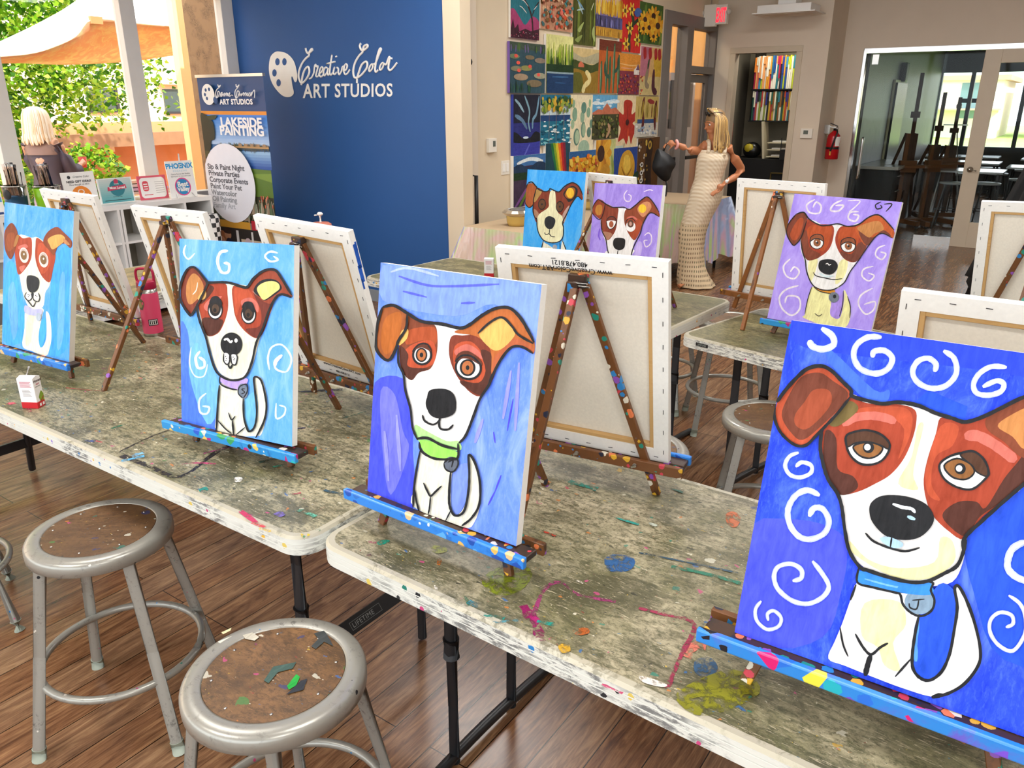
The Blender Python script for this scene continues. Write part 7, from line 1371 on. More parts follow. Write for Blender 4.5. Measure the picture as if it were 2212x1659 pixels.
def acrylic_bin(label, px, X, r, h, content):
    p = xpt(px, 440, X); t = thing('acrylic_bin', label, 'bin', (X, p.y, CT), R(12), 'clear bins of brushes at the window')
    b = MB(); g = flat('clear_acrylic_rim', '#b8b4ac', .15, .6); b.lathe([(r * .86, 0), (r, h), (r * 1.03, h), (r * .98, h - .003)], glass('acrylic_%s' % content, (.86, .84, .8), .9), 24); b.lathe([(r * 1.0, h - .004), (r * 1.05, h), (r * 1.0, h + .004)], g, 24); b.build('bin_wall', t)
    b = MB()
    if content == 'blue': b.lathe([(0, .002), (r * .82, .002), (r * .93, h * .62), (0, h * .66)], flat('blue_filling', '#2f86c4', .4), 20); b.ball((.02, -r * .95, h * .72), (.035, .02, .035), DARK, 12)
    else: b.lathe([(0, .002), (r * .82, .002), (r * .88, h * .5), (0, h * .5)], flat('dark_filling', '#2a2f3c', .5), 20)
    b.build('contents', t)
    rn = random.Random(len(label))
    for i in range(2): 
        b = MB(); a = rn.uniform(-.3, .3); x = (-.5 + i) * r; b.b2((x - .045, -.01, h * .5), (x + .045, .012, h + .15), glass('clear_bag', (.80, .78, .74), 1.6), Matrix.Rotation(R(8 - 18 * i), 4, 'Y'))
        b.build('plastic_bag', t)
    b = MB()
    for i in range(14):
        x = rn.uniform(-.07, .07); y = rn.uniform(-.02, .03); b.tube((x, y, h * .4), (x * 1.2 - (.04 if content != 'blue' else 0), y, h + rn.uniform(.05, .15)), .0035, rn.choice([BLACK, DARK, flat('brush_wood', '#a8906a', .5)]), 5)
    b.build('brushes', t)
acrylic_bin('clear bin with blue filling and bagged brushes at the left window', 37, -6.1, .078, .19, 'blue')
acrylic_bin('clear bin crammed with dark brushes beside the gift sign', 108, -6.12, .088, .17, 'dark')
b = MB(); b.lathe([(0, 0), (.035, 0), (.05, .16), (.045, .165)], flat('lime_green_vase', '#8cc818', .35), 20, c=(0, 0, 0)); o = b.build('vase', loc=(-6.05, xpt(93, 440, -6.05).y - .0, CT - .0)); tag(o, 'lime green vase between the brush bin and the gift sign', 'vase')
# things inside the cubes
b = MB(); b.box((-6.15, 3.92, .70), (.12, .16, .14), flat('black_speaker', '#121212', .5)); tag(b.build('storage_case', bevel=.01), 'black case in the end cube of the shelf', 'case')
def checks():
    t = thing('checkered_canister', 'black and white checkered canister at the end of the cube shelf', 'canister', (-5.90, 3.985, 0))
    m, tt_, bb = nt('checker'); ch = N(tt_, 'ShaderNodeTexChecker'); ch.inputs['Scale'].default_value = 26; tt_.links.new(coords(tt_), ch.inputs['Vector']); ch.inputs['Color1'].default_value = (.02, .02, .02, 1); ch.inputs['Color2'].default_value = (.85, .83, .8, 1); tt_.links.new(ch.outputs[0], bb.inputs['Base Color'])
    b = MB(); b.lathe([(0, 0), (.075, 0), (.075, .74), (.06, .76), (0, .76)], m, 24); b.build('body', t); b = MB(); b.path(smooth_pts([(.02, -.07, .6), (.05, -.12, .5), (.0, -.14, .42), (.06, -.13, .35)], n=4), .006, BLACK, 6); b.build('cable', t)
checks()
# pump jug on the tan table
p = Vector((-3.82, 3.36, TT)); t = thing('pump_jug', 'terracotta-coloured jug with a white pump on the tan table end', 'pump bottle', p)
b = MB(); b.lathe([(0, 0), (.055, 0), (.062, .02), (.062, .15), (.066, .16), (.066, .182), (.05, .192), (0, .195)], flat('terracotta_jug', '#c0705a', .5), 24); b.build('body', t)
b = MB(); b.tube((0, 0, .19), (0, 0, .235), .008, WHITE, 8); b.ball((0, 0, .245), (.022, .016, .012), WHITE, 10); b.tube((0, 0, .24), (-.03, -.02, .235), .006, WHITE, 6); b.build('pump', t)

# ------------------------------------------------------------------ black aprons on the coat rack
def aprons():
    t = thing('coat_rack', 'coat rack hidden beneath black painting aprons at the right edge', 'coat rack', (-.07, 5.6, 0))
    b = MB(); b.tube((0, 0, 0), (0, 0, 1.56), .02, BLACKM, 10); b.build('pole', t)
    b = MB(); b.lathe([(0, 0), (.28, 0), (.28, .02), (.03, .04), (0, .04)], BLACKM, 24); b.build('base', t)
    for i in range(6): a = R(60 * i); b = MB(); b.path(smooth_pts([(0, 0, 1.5), (.08 * math.cos(a), .08 * math.sin(a), 1.53), (.14 * math.cos(a), .14 * math.sin(a), 1.58)], n=3), .008, BLACKM, 6); b.build('hook', t)
    am = speckled('paint_flecked_black_apron', '#060607', '#101010', .5, 18, (1, 1, 1), .95, pal=['#6a6458', '#b8b0a0', '#3a2a2c', '#2a3440'], palth=.16, palscale=20)
    rn = random.Random(2)
    for j, (a0, a1, top, bot, r1, lab) in enumerate(((150, 235, 1.52, .60, .33, 'black apron with a cream paint smear hanging on the left of the rack'), (225, 300, 1.50, .72, .46, 'black apron hanging at the front of the rack'), (95, 165, 1.44, .50, .36, 'black apron hanging behind, its ties reaching the floor'))):
        b = MB(); n, m = 16, 12; vs = []
        for r in range(m + 1):
            k = r / m
            for i in range(n + 1):
                a = R(a0 + (a1 - a0) * i / n); rad = .08 + (r1 - .08) * k ** .8 + .03 * math.sin(i * 1.7 + j) * k
                vs.append((rad * math.cos(a), rad * math.sin(a), top - (top - bot) * k - .05 * math.sin(i * .8 + j) * k))
        b.add(vs, [(r * (n + 1) + i, r * (n + 1) + i + 1, (r + 1) * (n + 1) + i + 1, (r + 1) * (n + 1) + i) for r in range(m) for i in range(n)], am, True)
        th = thing('apron', lab, 'apron', (-.07, 5.6, 0), 0, 'black aprons on the rack'); o = b.build('cloth', th)
        s = o.modifiers.new('s', 'SOLIDIFY'); s.thickness = .006
        if j == 0: b = MB(); b.ball((-.33, -.16, 1.0), (.012, .02, .05), flat('cream_smear', '#c8bc9a', .6), 8); b.build('paint_smear', th)
        for q in range(2):
            b = MB(); a = R(a0 + 20 + 22 * q); b.path(smooth_pts([(r1 * math.cos(a), r1 * math.sin(a), bot + .02), (r1 * math.cos(a) - .02, r1 * math.sin(a), bot - .18), (r1 * math.cos(a) + .02, r1 * math.sin(a) - .02, max(.04, bot - .42))], n=4), .006, am, 5); b.build('tie', th)
aprons()

# ------------------------------------------------------------------ people
def figure_body(parts, skin, t, vox=.0075, name='body'):
    b = MB()
    for q in parts:
        if q[0] == 'limb': b.path(q[1], q[2], skin, 14, sm=False)
        else: b.ball(q[1], q[2], skin, 16, M=q[3] if len(q) > 3 else None)
    o = b.build(name, t)
    r = o.modifiers.new('r', 'REMESH'); r.mode = 'VOXEL'; r.voxel_size = vox; r.use_smooth_shade = True
    s = o.modifiers.new('s', 'SMOOTH'); s.iterations = 5; s.factor = .5
    return o
def hand(parts, wrist, palm, tips, thumb, r=.0085):
    parts.append(('limb', [wrist, palm], [.023, .030])); parts.append(('ball', palm, (.028, .022, .030)))
    for mid, tip in tips: parts.append(('limb', [palm, mid, tip], [r * 1.25, r, r * .8])); parts.append(('ball', tip, r * .85))
    parts.append(('limb', [wrist, thumb[0], thumb[1]], [r * 1.4, r * 1.15, r * .9])); parts.append(('ball', thumb[1], r * .95))
def head_parts(c, f, parts, s=1.0):
    """skull, face wedge, nose, chin; f = unit vector the face points to"""
    f = Vector(f).normalized(); u = Vector((0, 0, 1)); u = (u - f * u.dot(f)).normalized(); c = Vector(c); sd = f.cross(u)
    P_ = lambda a, e, g=0: tuple(c + f * a * s + u * e * s + sd * g * s)
    parts.append(('ball', tuple(c), (.078 * s, .078 * s, .098 * s))); parts.append(('ball', P_(-.022, .015), (.082 * s, .082 * s, .085 * s)))
    parts.append(('limb', [P_(.035, .02), P_(.042, -.06), P_(.045, -.092)], [.056 * s, .046 * s, .026 * s])); parts.append(('ball', P_(.050, -.094), .024 * s))
    parts.append(('limb', [P_(.078, .012), P_(.104, -.028)], [.008 * s, .0135 * s])); parts.append(('limb', [P_(.080, -.058, -.016), P_(.083, -.056, 0), P_(.080, -.058, .016)], [.006 * s, .009 * s, .006 * s]))
    for g in (-1, 1): parts.append(('ball', P_(-.008, -.01, g * .078), (.016 * s, .016 * s, .028 * s)))
    return P_
def eyes(t, P_, s=1.0):
    for g in (-1, 1):
        b = MB(); b.ball(P_(.066, .006, g * .031), .0105 * s, WHITE, 10); b.ball(P_(.0725, .004, g * .031), .0072 * s, flat('iris_brown', '#2e1c12', .3), 8); b.build('eye', t)
    b = MB()
    for g in (-1, 1): b.path([P_(.079, .026, g * .015), P_(.080, .031, g * .032), P_(.070, .026, g * .048)], .0035, flat('brow', '#7a5a38', .7), 5)
    b.build('eyebrows', t)
def strands(t, pts, mats, r=.007, name='hair'):
    b = MB()
    for k, p in enumerate(pts): b.path(smooth_pts(p, n=3), [r * .8] + [r] * (len(smooth_pts(p, n=3)) - 2) + [r * .3], mats[k % len(mats)], 6)
    b.build(name, t)
SKIN = flat('tanned_skin', '#b9774f', .5, var=.08, vs=14)
def woman():
    t = thing('person', 'person in a long cream knit dress reaching a black bag towards the gallery wall', 'person', (-2.74, 6.96, 0), YAW)
    p = []
    p += [('limb', [(.03, 0, .86), (.03, 0, 1.0), (.05, 0, 1.13), (.07, 0, 1.24)], [.110, .088, .092, .075]), ('ball', (.03, 0, .86), (.125, .105, .11)), ('ball', (.06, 0, 1.17), (.115, .082, .09))]
    p += [('limb', [(.07, .0, 1.26), (.055, 0, 1.34), (.035, 0, 1.41)], [.052, .045, .045]), ('limb', [(.17, -.03, 1.275), (.07, 0, 1.29), (-.02, .06, 1.275)], [.047, .055, .047])]
    p += [('limb', [(.175, -.03, 1.27), (.25, -.02, 1.17), (.335, .02, 1.075)], [.050, .043, .035]), ('limb', [(.335, .02, 1.075), (.25, -.06, 1.01), (.16, -.12, .970)], [.036, .034, .022])]
    hand(p, (.16, -.12, .970), (.105, -.15, .935), [((.065, -.155, .905), (.030, -.155, .885)), ((.062, -.162, .90), (.022, -.166, .872)), ((.066, -.166, .892), (.032, -.172, .862)), ((.072, -.168, .885), (.045, -.176, .858))], ((.12, -.16, .91), (.085, -.172, .885)), .0075)
    p += [('limb', [(-.02, .06, 1.27), (-.08, .02, 1.235), (-.155, -.03, 1.245)], [.046, .040, .034]), ('limb', [(-.155, -.03, 1.245), (-.21, -.03, 1.265), (-.285, -.04, 1.295)], [.034, .031, .021])]
    hand(p, (-.285, -.04, 1.295), (-.335, -.04, 1.305), [((-.375, -.045, 1.295), (-.395, -.05, 1.262)), ((-.377, -.035, 1.30), (-.402, -.035, 1.268)), ((-.372, -.025, 1.30), (-.397, -.02, 1.27)), ((-.365, -.015, 1.295), (-.386, -.008, 1.27))], ((-.33, -.06, 1.275), (-.355, -.06, 1.245)), .0075)
    p += [('limb', [(-.01, -.05, .82), (-.06, -.06, .50), (-.10, -.05, .10)], [.075, .05, .034]), ('limb', [(.05, .06, .82), (.0, .06, .50), (.03, .06, .10)], [.075, .05, .034])]
    p += [('limb', [(-.09, -.05, .07), (-.19, -.12, .028)], [.034, .024]), ('limb', [(.04, .06, .07), (-.06, .0, .028)], [.034, .024])]
    P_ = head_parts((.045, 0, 1.475), (-.88, -.30, -.30), p, .98); figure_body(p, SKIN, t); eyes(t, P_, .98)
    b = MB(); b.path([P_(.083, -.057, -.014), P_(.088, -.057, 0), P_(.083, -.057, .014)], .0035, flat('lips', '#9a4a40', .5), 6); b.build('lips', t)
    # dress: lofted knit tube, straps, open-knit skirt
    m, tr, bs = nt('cream_knit'); f = coords(tr, (1, 1, 1))
    w1 = N(tr, 'ShaderNodeTexWave', bands_direction='Z'); w1.inputs['Scale'].default_value = 9; w1.inputs['Distortion'].default_value = 1.2; tr.links.new(f, w1.inputs['Vector'])
    w2 = N(tr, 'ShaderNodeTexWave', bands_direction='DIAGONAL'); w2.inputs['Scale'].default_value = 16; w2.inputs['Distortion'].default_value = 1.0; tr.links.new(f, w2.inputs['Vector'])
    o_ = mix(tr, w1.outputs['Fac'], lin('#d8c2a0'), lin('#ecdcc2')); o_ = mix(tr, .35, o_, mix(tr, w2.outputs['Fac'], lin('#cdb492'), lin('#f2e6d0'))); tr.links.new(o_, bs.inputs['Base Color']); bs.inputs['Roughness'].default_value = .9; bump(tr, bs, w2.outputs['Fac'], .2, .003)
    m2, tr, bs = nt('open_cream_knit'); f = coords(tr, (1, 1, 1)); bs.inputs['Base Color'].default_value = lin('#dcc6a2'); bs.inputs['Roughness'].default_value = .9
    w1 = N(tr, 'ShaderNodeTexWave', bands_direction='Z'); w1.inputs['Scale'].default_value = 7.5; w1.inputs['Distortion'].default_value = 1.5; w1.inputs['Detail Scale'].default_value = .8; tr.links.new(f, w1.inputs['Vector'])
    w2 = N(tr, 'ShaderNodeTexWave', bands_direction='X'); w2.inputs['Scale'].default_value = 16; w2.inputs['Distortion'].default_value = 1.2; tr.links.new(f, w2.inputs['Vector'])
    mx = N(tr, 'ShaderNodeMath', operation='MAXIMUM'); tr.links.new(w1.outputs['Fac'], mx.inputs[0]); tr.links.new(w2.outputs['Fac'], mx.inputs[1])
    al = ramp(tr, mx.outputs[0], [(.35, (.35, .35, .35)), (.55, (1, 1, 1))]); tr.links.new(al, bs.inputs['Alpha'])
    def loft(secs, mat, name, n=40, wav=0):
        b = MB(); vs = []
        for j, (z, cx, rx, ry) in enumerate(secs):
            for i in range(n): a = 2 * math.pi * i / n; k = 1 + wav * (j / len(secs)) * math.sin(a * 7 + j * .4); vs.append((cx + rx * math.cos(a) * k, ry * math.sin(a) * k, z))
        b.add(vs, [(j * n + i, j * n + (i + 1) % n, (j + 1) * n + (i + 1) % n, (j + 1) * n + i) for j in range(len(secs) - 1) for i in range(n)], mat, True); return b.build(name, t)
    def dens(s, k=4):
        out = []
        for a, c in zip(s, s[1:]): out += [tuple(a[i] + (c[i] - a[i]) * q / k for i in range(4)) for q in range(k)]
        return out + [s[-1]]
    loft(dens([(1.245, .062, .112, .078), (1.215, .062, .132, .100), (1.17, .060, .142, .118), (1.08, .045, .132, .112), (.99, .03, .120, .105), (.90, .025, .142, .125), (.80, .012, .150, .135), (.68, -.03, .135, .125), (.58, -.06, .125, .12)]), m, 'dress', wav=.02)
    loft(dens([(.60, -.055, .128, .122), (.50, -.075, .125, .12), (.36, -.075, .115, .12), (.22, -.06, .118, .125), (.10, -.03, .15, .15), (.012, .0, .175, .17)]), m2, 'open_knit_skirt', wav=.06)
    b = MB()
    for (x, y0, y1) in ((.135, -.10, .06), (-.005, -.085, .10)): b.path(smooth_pts([(x, y0 + .01, 1.20), (x + .01, -.050, 1.285), (x + .01, .01, 1.318), (x, y1, 1.22)], n=4), .018, m, 8)
    b.build('dress_strap', t)
    # hair: crown cap and long strands falling over the shoulder
    hm = [flat('blonde_hair', '#c99e58', .45), flat('light_blonde_hair', '#dcb878', .45), flat('ash_roots', '#8a6c48', .5)]
    b = MB(); M = Matrix.Translation((.058, .008, 1.50)) @ Matrix.Rotation(R(18), 4, 'Y'); b.ball((0, 0, 0), (.088, .090, .096), hm[2], 20, M=M); b.build('hair_crown', t)
    rn = random.Random(4); st = []
    for i in range(170):
        a = rn.uniform(-112, 112) if i % 2 else rn.uniform(-80, 80); c, s_ = math.cos(R(a)), math.sin(R(a)); r = .088
        st.append([(-.02 + rn.uniform(0, .07), .012 * s_, 1.594), (.055 + r * c * .9, r * s_ * 1.02, 1.52), (.06 + (r + .012) * c, (r + .012) * s_, 1.42), (.065 + (.095 + rn.uniform(0, .03)) * c, .095 * s_, 1.34 - rn.uniform(0, .04)), (.068 + (.10 + rn.uniform(-.02, .03)) * c, .10 * s_, 1.25 + rn.uniform(-.03, .035))])
    strands(t, st, hm, .010)
    b = MB(); M = Matrix.Translation((.035, 0, 1.555)) @ Matrix.Rotation(R(-25), 4, 'Y')
    for s in (-1, 1): b.ball((-.055, s * .040, .018), (.010, .030, .022), BLACK, 12, M=M); b.path([tuple(M @ Vector(q)) for q in ((-.05, s * .07, .018), (.0, s * .098, .01), (.05, s * .095, -.02))], .004, BLACK, 6)
    b.path([tuple(M @ Vector((-.058, y, .026))) for y in (-.02, .02)], .004, BLACK, 6); b.build('sunglasses', t)
    b = MB(); b.path([(-.283 + .004 * math.cos(q * 2), -.04 + .034 * math.cos(q), 1.292 + .034 * math.sin(q)) for q in [2 * math.pi * i / 18 for i in range(18)]], .012, flat('pink_scrunchie', '#eaa8a0', .8), 8, closed=True); b.build('scrunchie', t)
    b = MB(); b.path([(.175 + .012 * math.cos(q), -.112 + .028 * math.sin(q), .977 + .026 * math.cos(q)) for q in [2 * math.pi * i / 16 for i in range(16)]], .005, flat('watch_strap', '#e6dccc', .5), 6, closed=True); b.ball((.165, -.142, .985), (.016, .008, .016), PAPER, 10); b.build('wristwatch', t)
woman()
def bag():
    o = Matrix.Translation((-2.74, 6.96, 0)) @ Matrix.Rotation(YAW, 4, 'Z'); t = thing('drawstring_bag', 'black bag dangling from the outstretched hand of the person in cream', 'bag'); t.matrix_world = o
    b = MB(); M = Matrix.Translation((-.40, -.03, 1.13)) @ Matrix.Rotation(R(-24), 4, 'Y')
    pts = [(0, .135), (.03, .115), (.09, .03), (.105, -.05), (.05, -.10), (.01, -.15), (-.04, -.15), (-.08, -.08), (-.10, .0), (-.05, .08)]
    q = smooth_pts([(a, c, 0) for a, c in pts], True, 4); n = len(q)
    vs = [tuple(M @ Vector((p.x, -.03, p.y))) for p in q] + [tuple(M @ Vector((p.x * .9, .03, p.y * .95))) for p in q] + [tuple(M @ Vector((0, -.06, -.02))), tuple(M @ Vector((0, .06, -.02)))]
    fs = [(i, (i + 1) % n, (i + 1) % n + n, i + n) for i in range(n)] + [((i + 1) % n, i, 2 * n) for i in range(n)] + [(i + n, (i + 1) % n + n, 2 * n + 1) for i in range(n)]
    b.add(vs, fs, flat('black_bag_fabric', '#0e0e10', .55, var=.3, vs=30), True); b.build('bag_body', t)
    b = MB(); b.path(smooth_pts([(-.40, -.03, 1.22), (-.385, -.03, 1.27), (-.37, -.04, 1.30)], n=3), .010, BLACK, 6); b.path(smooth_pts([(-.36, -.03, .99), (-.345, -.03, .92), (-.35, -.03, .84)], n=3), .008, BLACK, 6); b.build('cord', t)
bag()
def outdoor_person():
    t = thing('person', 'person outside the window with pale blonde hair and a dark lace-backed top', 'person', (-7.72, 3.60, 0), YAW)
    tp = flat('dark_plum_top', '#463c48', .6, var=.1, vs=20); sk = flat('fair_skin', '#dba98a', .5)
    p = [('limb', [(0, 0, .86), (-.0, 0, 1.02), (.01, 0, 1.15), (.0, 0, 1.26)], [.13, .10, .12, .085]), ('ball', (.01, 0, .85), (.15, .12, .12)), ('limb', [(0, 0, 1.25), (0, 0, 1.34), (0, -.01, 1.42)], [.05, .045, .045]), ('limb', [(-.13, 0, 1.29), (0, 0, 1.31), (.13, 0, 1.29)], [.05, .06, .05]),
         ('limb', [(.14, 0, 1.28), (.17, .02, 1.15), (.17, .06, 1.03)], [.05, .045, .036]), ('limb', [(.17, .06, 1.03), (.18, .16, 1.06), (.185, .24, 1.10)], [.035, .03, .022]), ('limb', [(-.14, 0, 1.28), (-.15, .02, 1.14), (-.12, .08, 1.02)], [.05, .043, .035]), ('limb', [(-.12, .08, 1.02), (-.08, .18, 1.02)], [.034, .024]),
         ('limb', [(-.07, 0, .85), (-.07, 0, .48), (-.07, 0, .09)], [.08, .055, .036]), ('limb', [(.07, 0, .85), (.07, 0, .48), (.07, 0, .09)], [.08, .055, .036]), ('limb', [(-.07, 0, .06), (-.07, .13, .03)], [.036, .026]), ('limb', [(.07, 0, .06), (.07, .13, .03)], [.036, .026])]
    hand(p, (.185, .24, 1.10), (.19, .28, 1.11), [((.17, .31, 1.12), (.15, .30, 1.12)), ((.17, .315, 1.105), (.15, .305, 1.10)), ((.17, .31, 1.09), (.15, .30, 1.085)), ((.175, .305, 1.075), (.155, .295, 1.07))], ((.20, .28, 1.13), (.18, .30, 1.145)))
    hand(p, (-.08, .18, 1.02), (-.06, .22, 1.02), [((-.04, .25, 1.03), (-.02, .26, 1.02)), ((-.04, .255, 1.015), (-.02, .265, 1.005)), ((-.045, .25, 1.0), (-.025, .26, .99)), ((-.05, .245, .985), (-.03, .25, .975))], ((-.06, .21, 1.045), (-.04, .24, 1.05)))
    P_ = head_parts((-.01, .01, 1.49), (.45, .88, 0), p, 1.0); figure_body(p, sk, t, .009); eyes(t, P_)
    b = MB(); secs = [(1.30, 0, .115, .075), (1.25, .0, .165, .10), (1.14, .01, .145, .115), (1.02, .005, .125, .105), (.93, .005, .145, .12), (.84, .01, .165, .135)]; n = 32; vs = []
    for z, cx, rx, ry in secs: vs += [(cx + rx * math.cos(2 * math.pi * i / n), ry * math.sin(2 * math.pi * i / n), z) for i in range(n)]
    b.add(vs, [(j * n + i, j * n + (i + 1) % n, (j + 1) * n + (i + 1) % n, (j + 1) * n + i) for j in range(len(secs) - 1) for i in range(n)], tp, True)
    b.path([(.13, 0, 1.29), (.17, .02, 1.17), (.18, .06, 1.05), (.19, .13, 1.03)], [.06, .058, .065, .085], tp, 12); b.path([(-.13, 0, 1.29), (-.15, .02, 1.16), (-.13, .08, 1.04), (-.10, .13, 1.0)], [.06, .055, .06, .075], tp, 12)
    b.build('top', t)
    b = MB(); lace = speckled('black_lace_yoke', '#8a6a5c', '#141218', .55, 40, (1, 1, 1), .6); vs = []
    for z, rx, ry in ((1.315, .10, .07), (1.27, .155, .095), (1.20, .155, .118)): vs += [(rx * math.cos(R(200 + 140 * i / 12)), ry * math.sin(R(200 + 140 * i / 12)) - .006, z) for i in range(13)]
    b.add(vs, [(j * 13 + i, j * 13 + i + 1, (j + 1) * 13 + i + 1, (j + 1) * 13 + i) for j in range(2) for i in range(12)], lace, True); b.build('lace_yoke', t)
    b = MB(); secs = [(.90, .148, .125), (.78, .172, .142), (.62, .17, .145), (.60, .165, .14)]; vs = []
    for z, rx, ry in secs: vs += [(.01 + rx * math.cos(2 * math.pi * i / n), ry * math.sin(2 * math.pi * i / n), z) for i in range(n)]
    b.add(vs, [(j * n + i, j * n + (i + 1) % n, (j + 1) * n + (i + 1) % n, (j + 1) * n + i) for j in range(3) for i in range(n)], flat('lilac_skirt', '#9a88a4', .6), True); b.build('skirt', t)
    hm = [flat('platinum_hair', '#f0e2c8', .5), flat('pale_hair', '#f8efe0', .5), flat('honey_hair', '#e4c49a', .5)]
    b = MB(); b.ball((-.012, -.01, 1.505), (.105, .105, .108), hm[1], 20); b.build('hair_crown', t)
    rn = random.Random(9); st = []
    for i in range(90):
        a = rn.uniform(150, 400); c, s_ = math.cos(R(a)), math.sin(R(a)); st.append([(-.01, -.01, 1.61), (-.01 + .085 * c, -.01 + .085 * s_, 1.57), (-.01 + .108 * c, -.01 + .108 * s_, 1.47), (-.015 + .115 * c, -.01 + .112 * s_, 1.38), (-.02 + (.12 + rn.uniform(0, .02)) * c, -.01 + .11 * s_, 1.31 + rn.uniform(-.03, .03))])
    strands(t, st, hm, .012)
    o = Matrix.Translation((-7.72, 3.60, 0)) @ Matrix.Rotation(YAW, 4, 'Z'); tc = thing('paper_cup', 'red and white cup held by the person outside the window', 'cup'); tc.matrix_world = o
    b = MB(); b.lathe([(0, 0), (.028, 0), (.038, .10), (.034, .10)], flat('red_white_cup', '#e05048', .5), 20, c=(.165, .325, 1.06)); b.build('cup_body', tc)
outdoor_person()

# ------------------------------------------------------------------ outside the left window
pav = flat('salmon_paving', '#d89a72', .8, var=.1, vs=3)
b = MB(); b.b2((-40, -12, -.30), (XW - .1, 30, -.02), pav)
struct('floor_patio', b)
b = MB(); b.b2((-30, 18.05, -.35), (20, 80, -.10), flat('lawn', '#a8c868', .9, var=.2, vs=.5)); struct('floor_lawn', b)
def far_house(label, x, y, w, h, col):
    t = thing('house', label, 'building', (x, y, 0), 0, 'pale two-storey houses across the lawn')
    b = MB(); b.b2((0, 0, -.3), (w, 8, h), flat('house_wall', col, .8)); b.build('wall', t)
    b = MB(); b.b2((-.3, -.3, h), (w + .3, 8.3, h + .25), flat('house_roof', '#c8a088', .8)); b.b2((-.1, -1.2, h * .47), (w + .1, 0, h * .50), flat('house_roof', '#c8a088', .8)); b.build('roof', t)
    for i in range(int(w / 2)):
        for z in (.9, h * .6): b = MB(); b.b2((.6 + i * 2, -.05, z), (1.4 + i * 2, .02, z + 1.0), flat('house_window', '#6a8a90', .2)); b.build('window', t)
far_house('pale two-storey house left across the lawn', -10.4, 50, 6.5, 2.8, '#f2e8dc'); far_house('pale two-storey house right across the lawn', -2.6, 52, 9, 3.0, '#f2e6d8'); far_house('low pale house farthest right across the lawn', 7, 48, 8, 2.6, '#e8dccc')
# neighbouring building across the patio
XB_ = -14.0
zt1, zt2, zt3, zt4 = (xpt(300, y, XB_).z for y in (263, 285, 312, 346))
t = thing('building', 'cream stucco building across the patio with a brown awning band', 'building', (0, 0, 0))
b = MB(); b.b2((XB_ - 6, -6, zt2), (XB_, 24, 7), flat('cream_stucco', '#ecd9be', .85, var=.05, vs=6)); b.b2((XB_ - 6, -6, -.3), (XB_ - .4, 24, zt2), flat('terracotta_wall', '#c48c62', .85, var=.12, vs=4)); b.build('wall', t)
b = MB(); b.b2((XB_ - .2, 5, zt2), (XB_ + .25, 24, zt1), flat('tan_fascia', '#c88f62', .8)); b.b2((XB_ - .2, 5, zt3), (XB_ + .5, 24, zt2), flat('brown_awning', '#8a6a4c', .85, var=.08, vs=9)); b.build('awning', t)
for (a, c) in (((357, 193), (400, 241)), ((190, 190), (243, 238))):
    p0, p1 = xpt(a[0], c[1], XB_), xpt(c[0], a[1], XB_); b = MB(); b.b2((XB_ - .02, p0.y, p0.z), (XB_ + .03, p1.y, p1.z), flat('dark_window_glass', '#4c5a58', .15)); w_ = b.build('window', t)
    b = MB(); b.b2((XB_ + .03, p0.y - .03, p0.z - .04), (XB_ + .06, p1.y + .03, p0.z), DARK); b.b2((XB_ + .03, p1.y, p0.z), (XB_ + .06, p1.y + .05, p1.z), DARK); b.build('frame', w_)
for (a, c) in (((250, 307), (268, 330)), ((340, 305), (352, 326))):
    p0, p1 = xpt(a[0], c[1], XB_), xpt(c[0], a[1], XB_); b = MB(); b.b2((XB_ - .45, p0.y, p0.z), (XB_ - .35, p1.y, p1.z), flat('pale_square', '#e8e4d4', .6)); b.build('vent', t)  # small pale squares on the terracotta wall
for (x_, y_) in ((352, 176), (382, 177)):
    p0 = xpt(x_, y_, XB_); b = MB(); b.b2((XB_, p0.y - .14, p0.z - .05), (XB_ + .15, p0.y + .14, p0.z + .05), WHITE); b.build('wall_light', t)
b = MB()
for y_ in (348, 356, 372): p0 = zpt(250, y_ + 4, -.02); b.b2((p0.x - .12, -5, -.02), (p0.x + .12, 24, -.012 + (y_ - 348) * .0001), flat('pale_stripe', '#f0cfae', .8))
struct('trim_4', b)
# stone pillar and post close outside the glass
pil = speckled('pebbled_brown_pillar', '#8a6c4c', '#54402c', .55, 120, (1, 1, 1), .9)
b = MB(); b.b2((-7.45, 5.03, -.1), (-6.95, 5.40, 4.5), pil); tag(b.build('pillar'), 'brown pebbled pillar just outside the window corner', 'pillar')
b = MB(); b.b2((-8.05, 5.25, -.1), (-7.95, 5.42, 4.5), flat('yellow_post', '#f8e2a4', .6)); tag(b.build('post'), 'pale yellow post outside, left of the pebbled pillar', 'post')
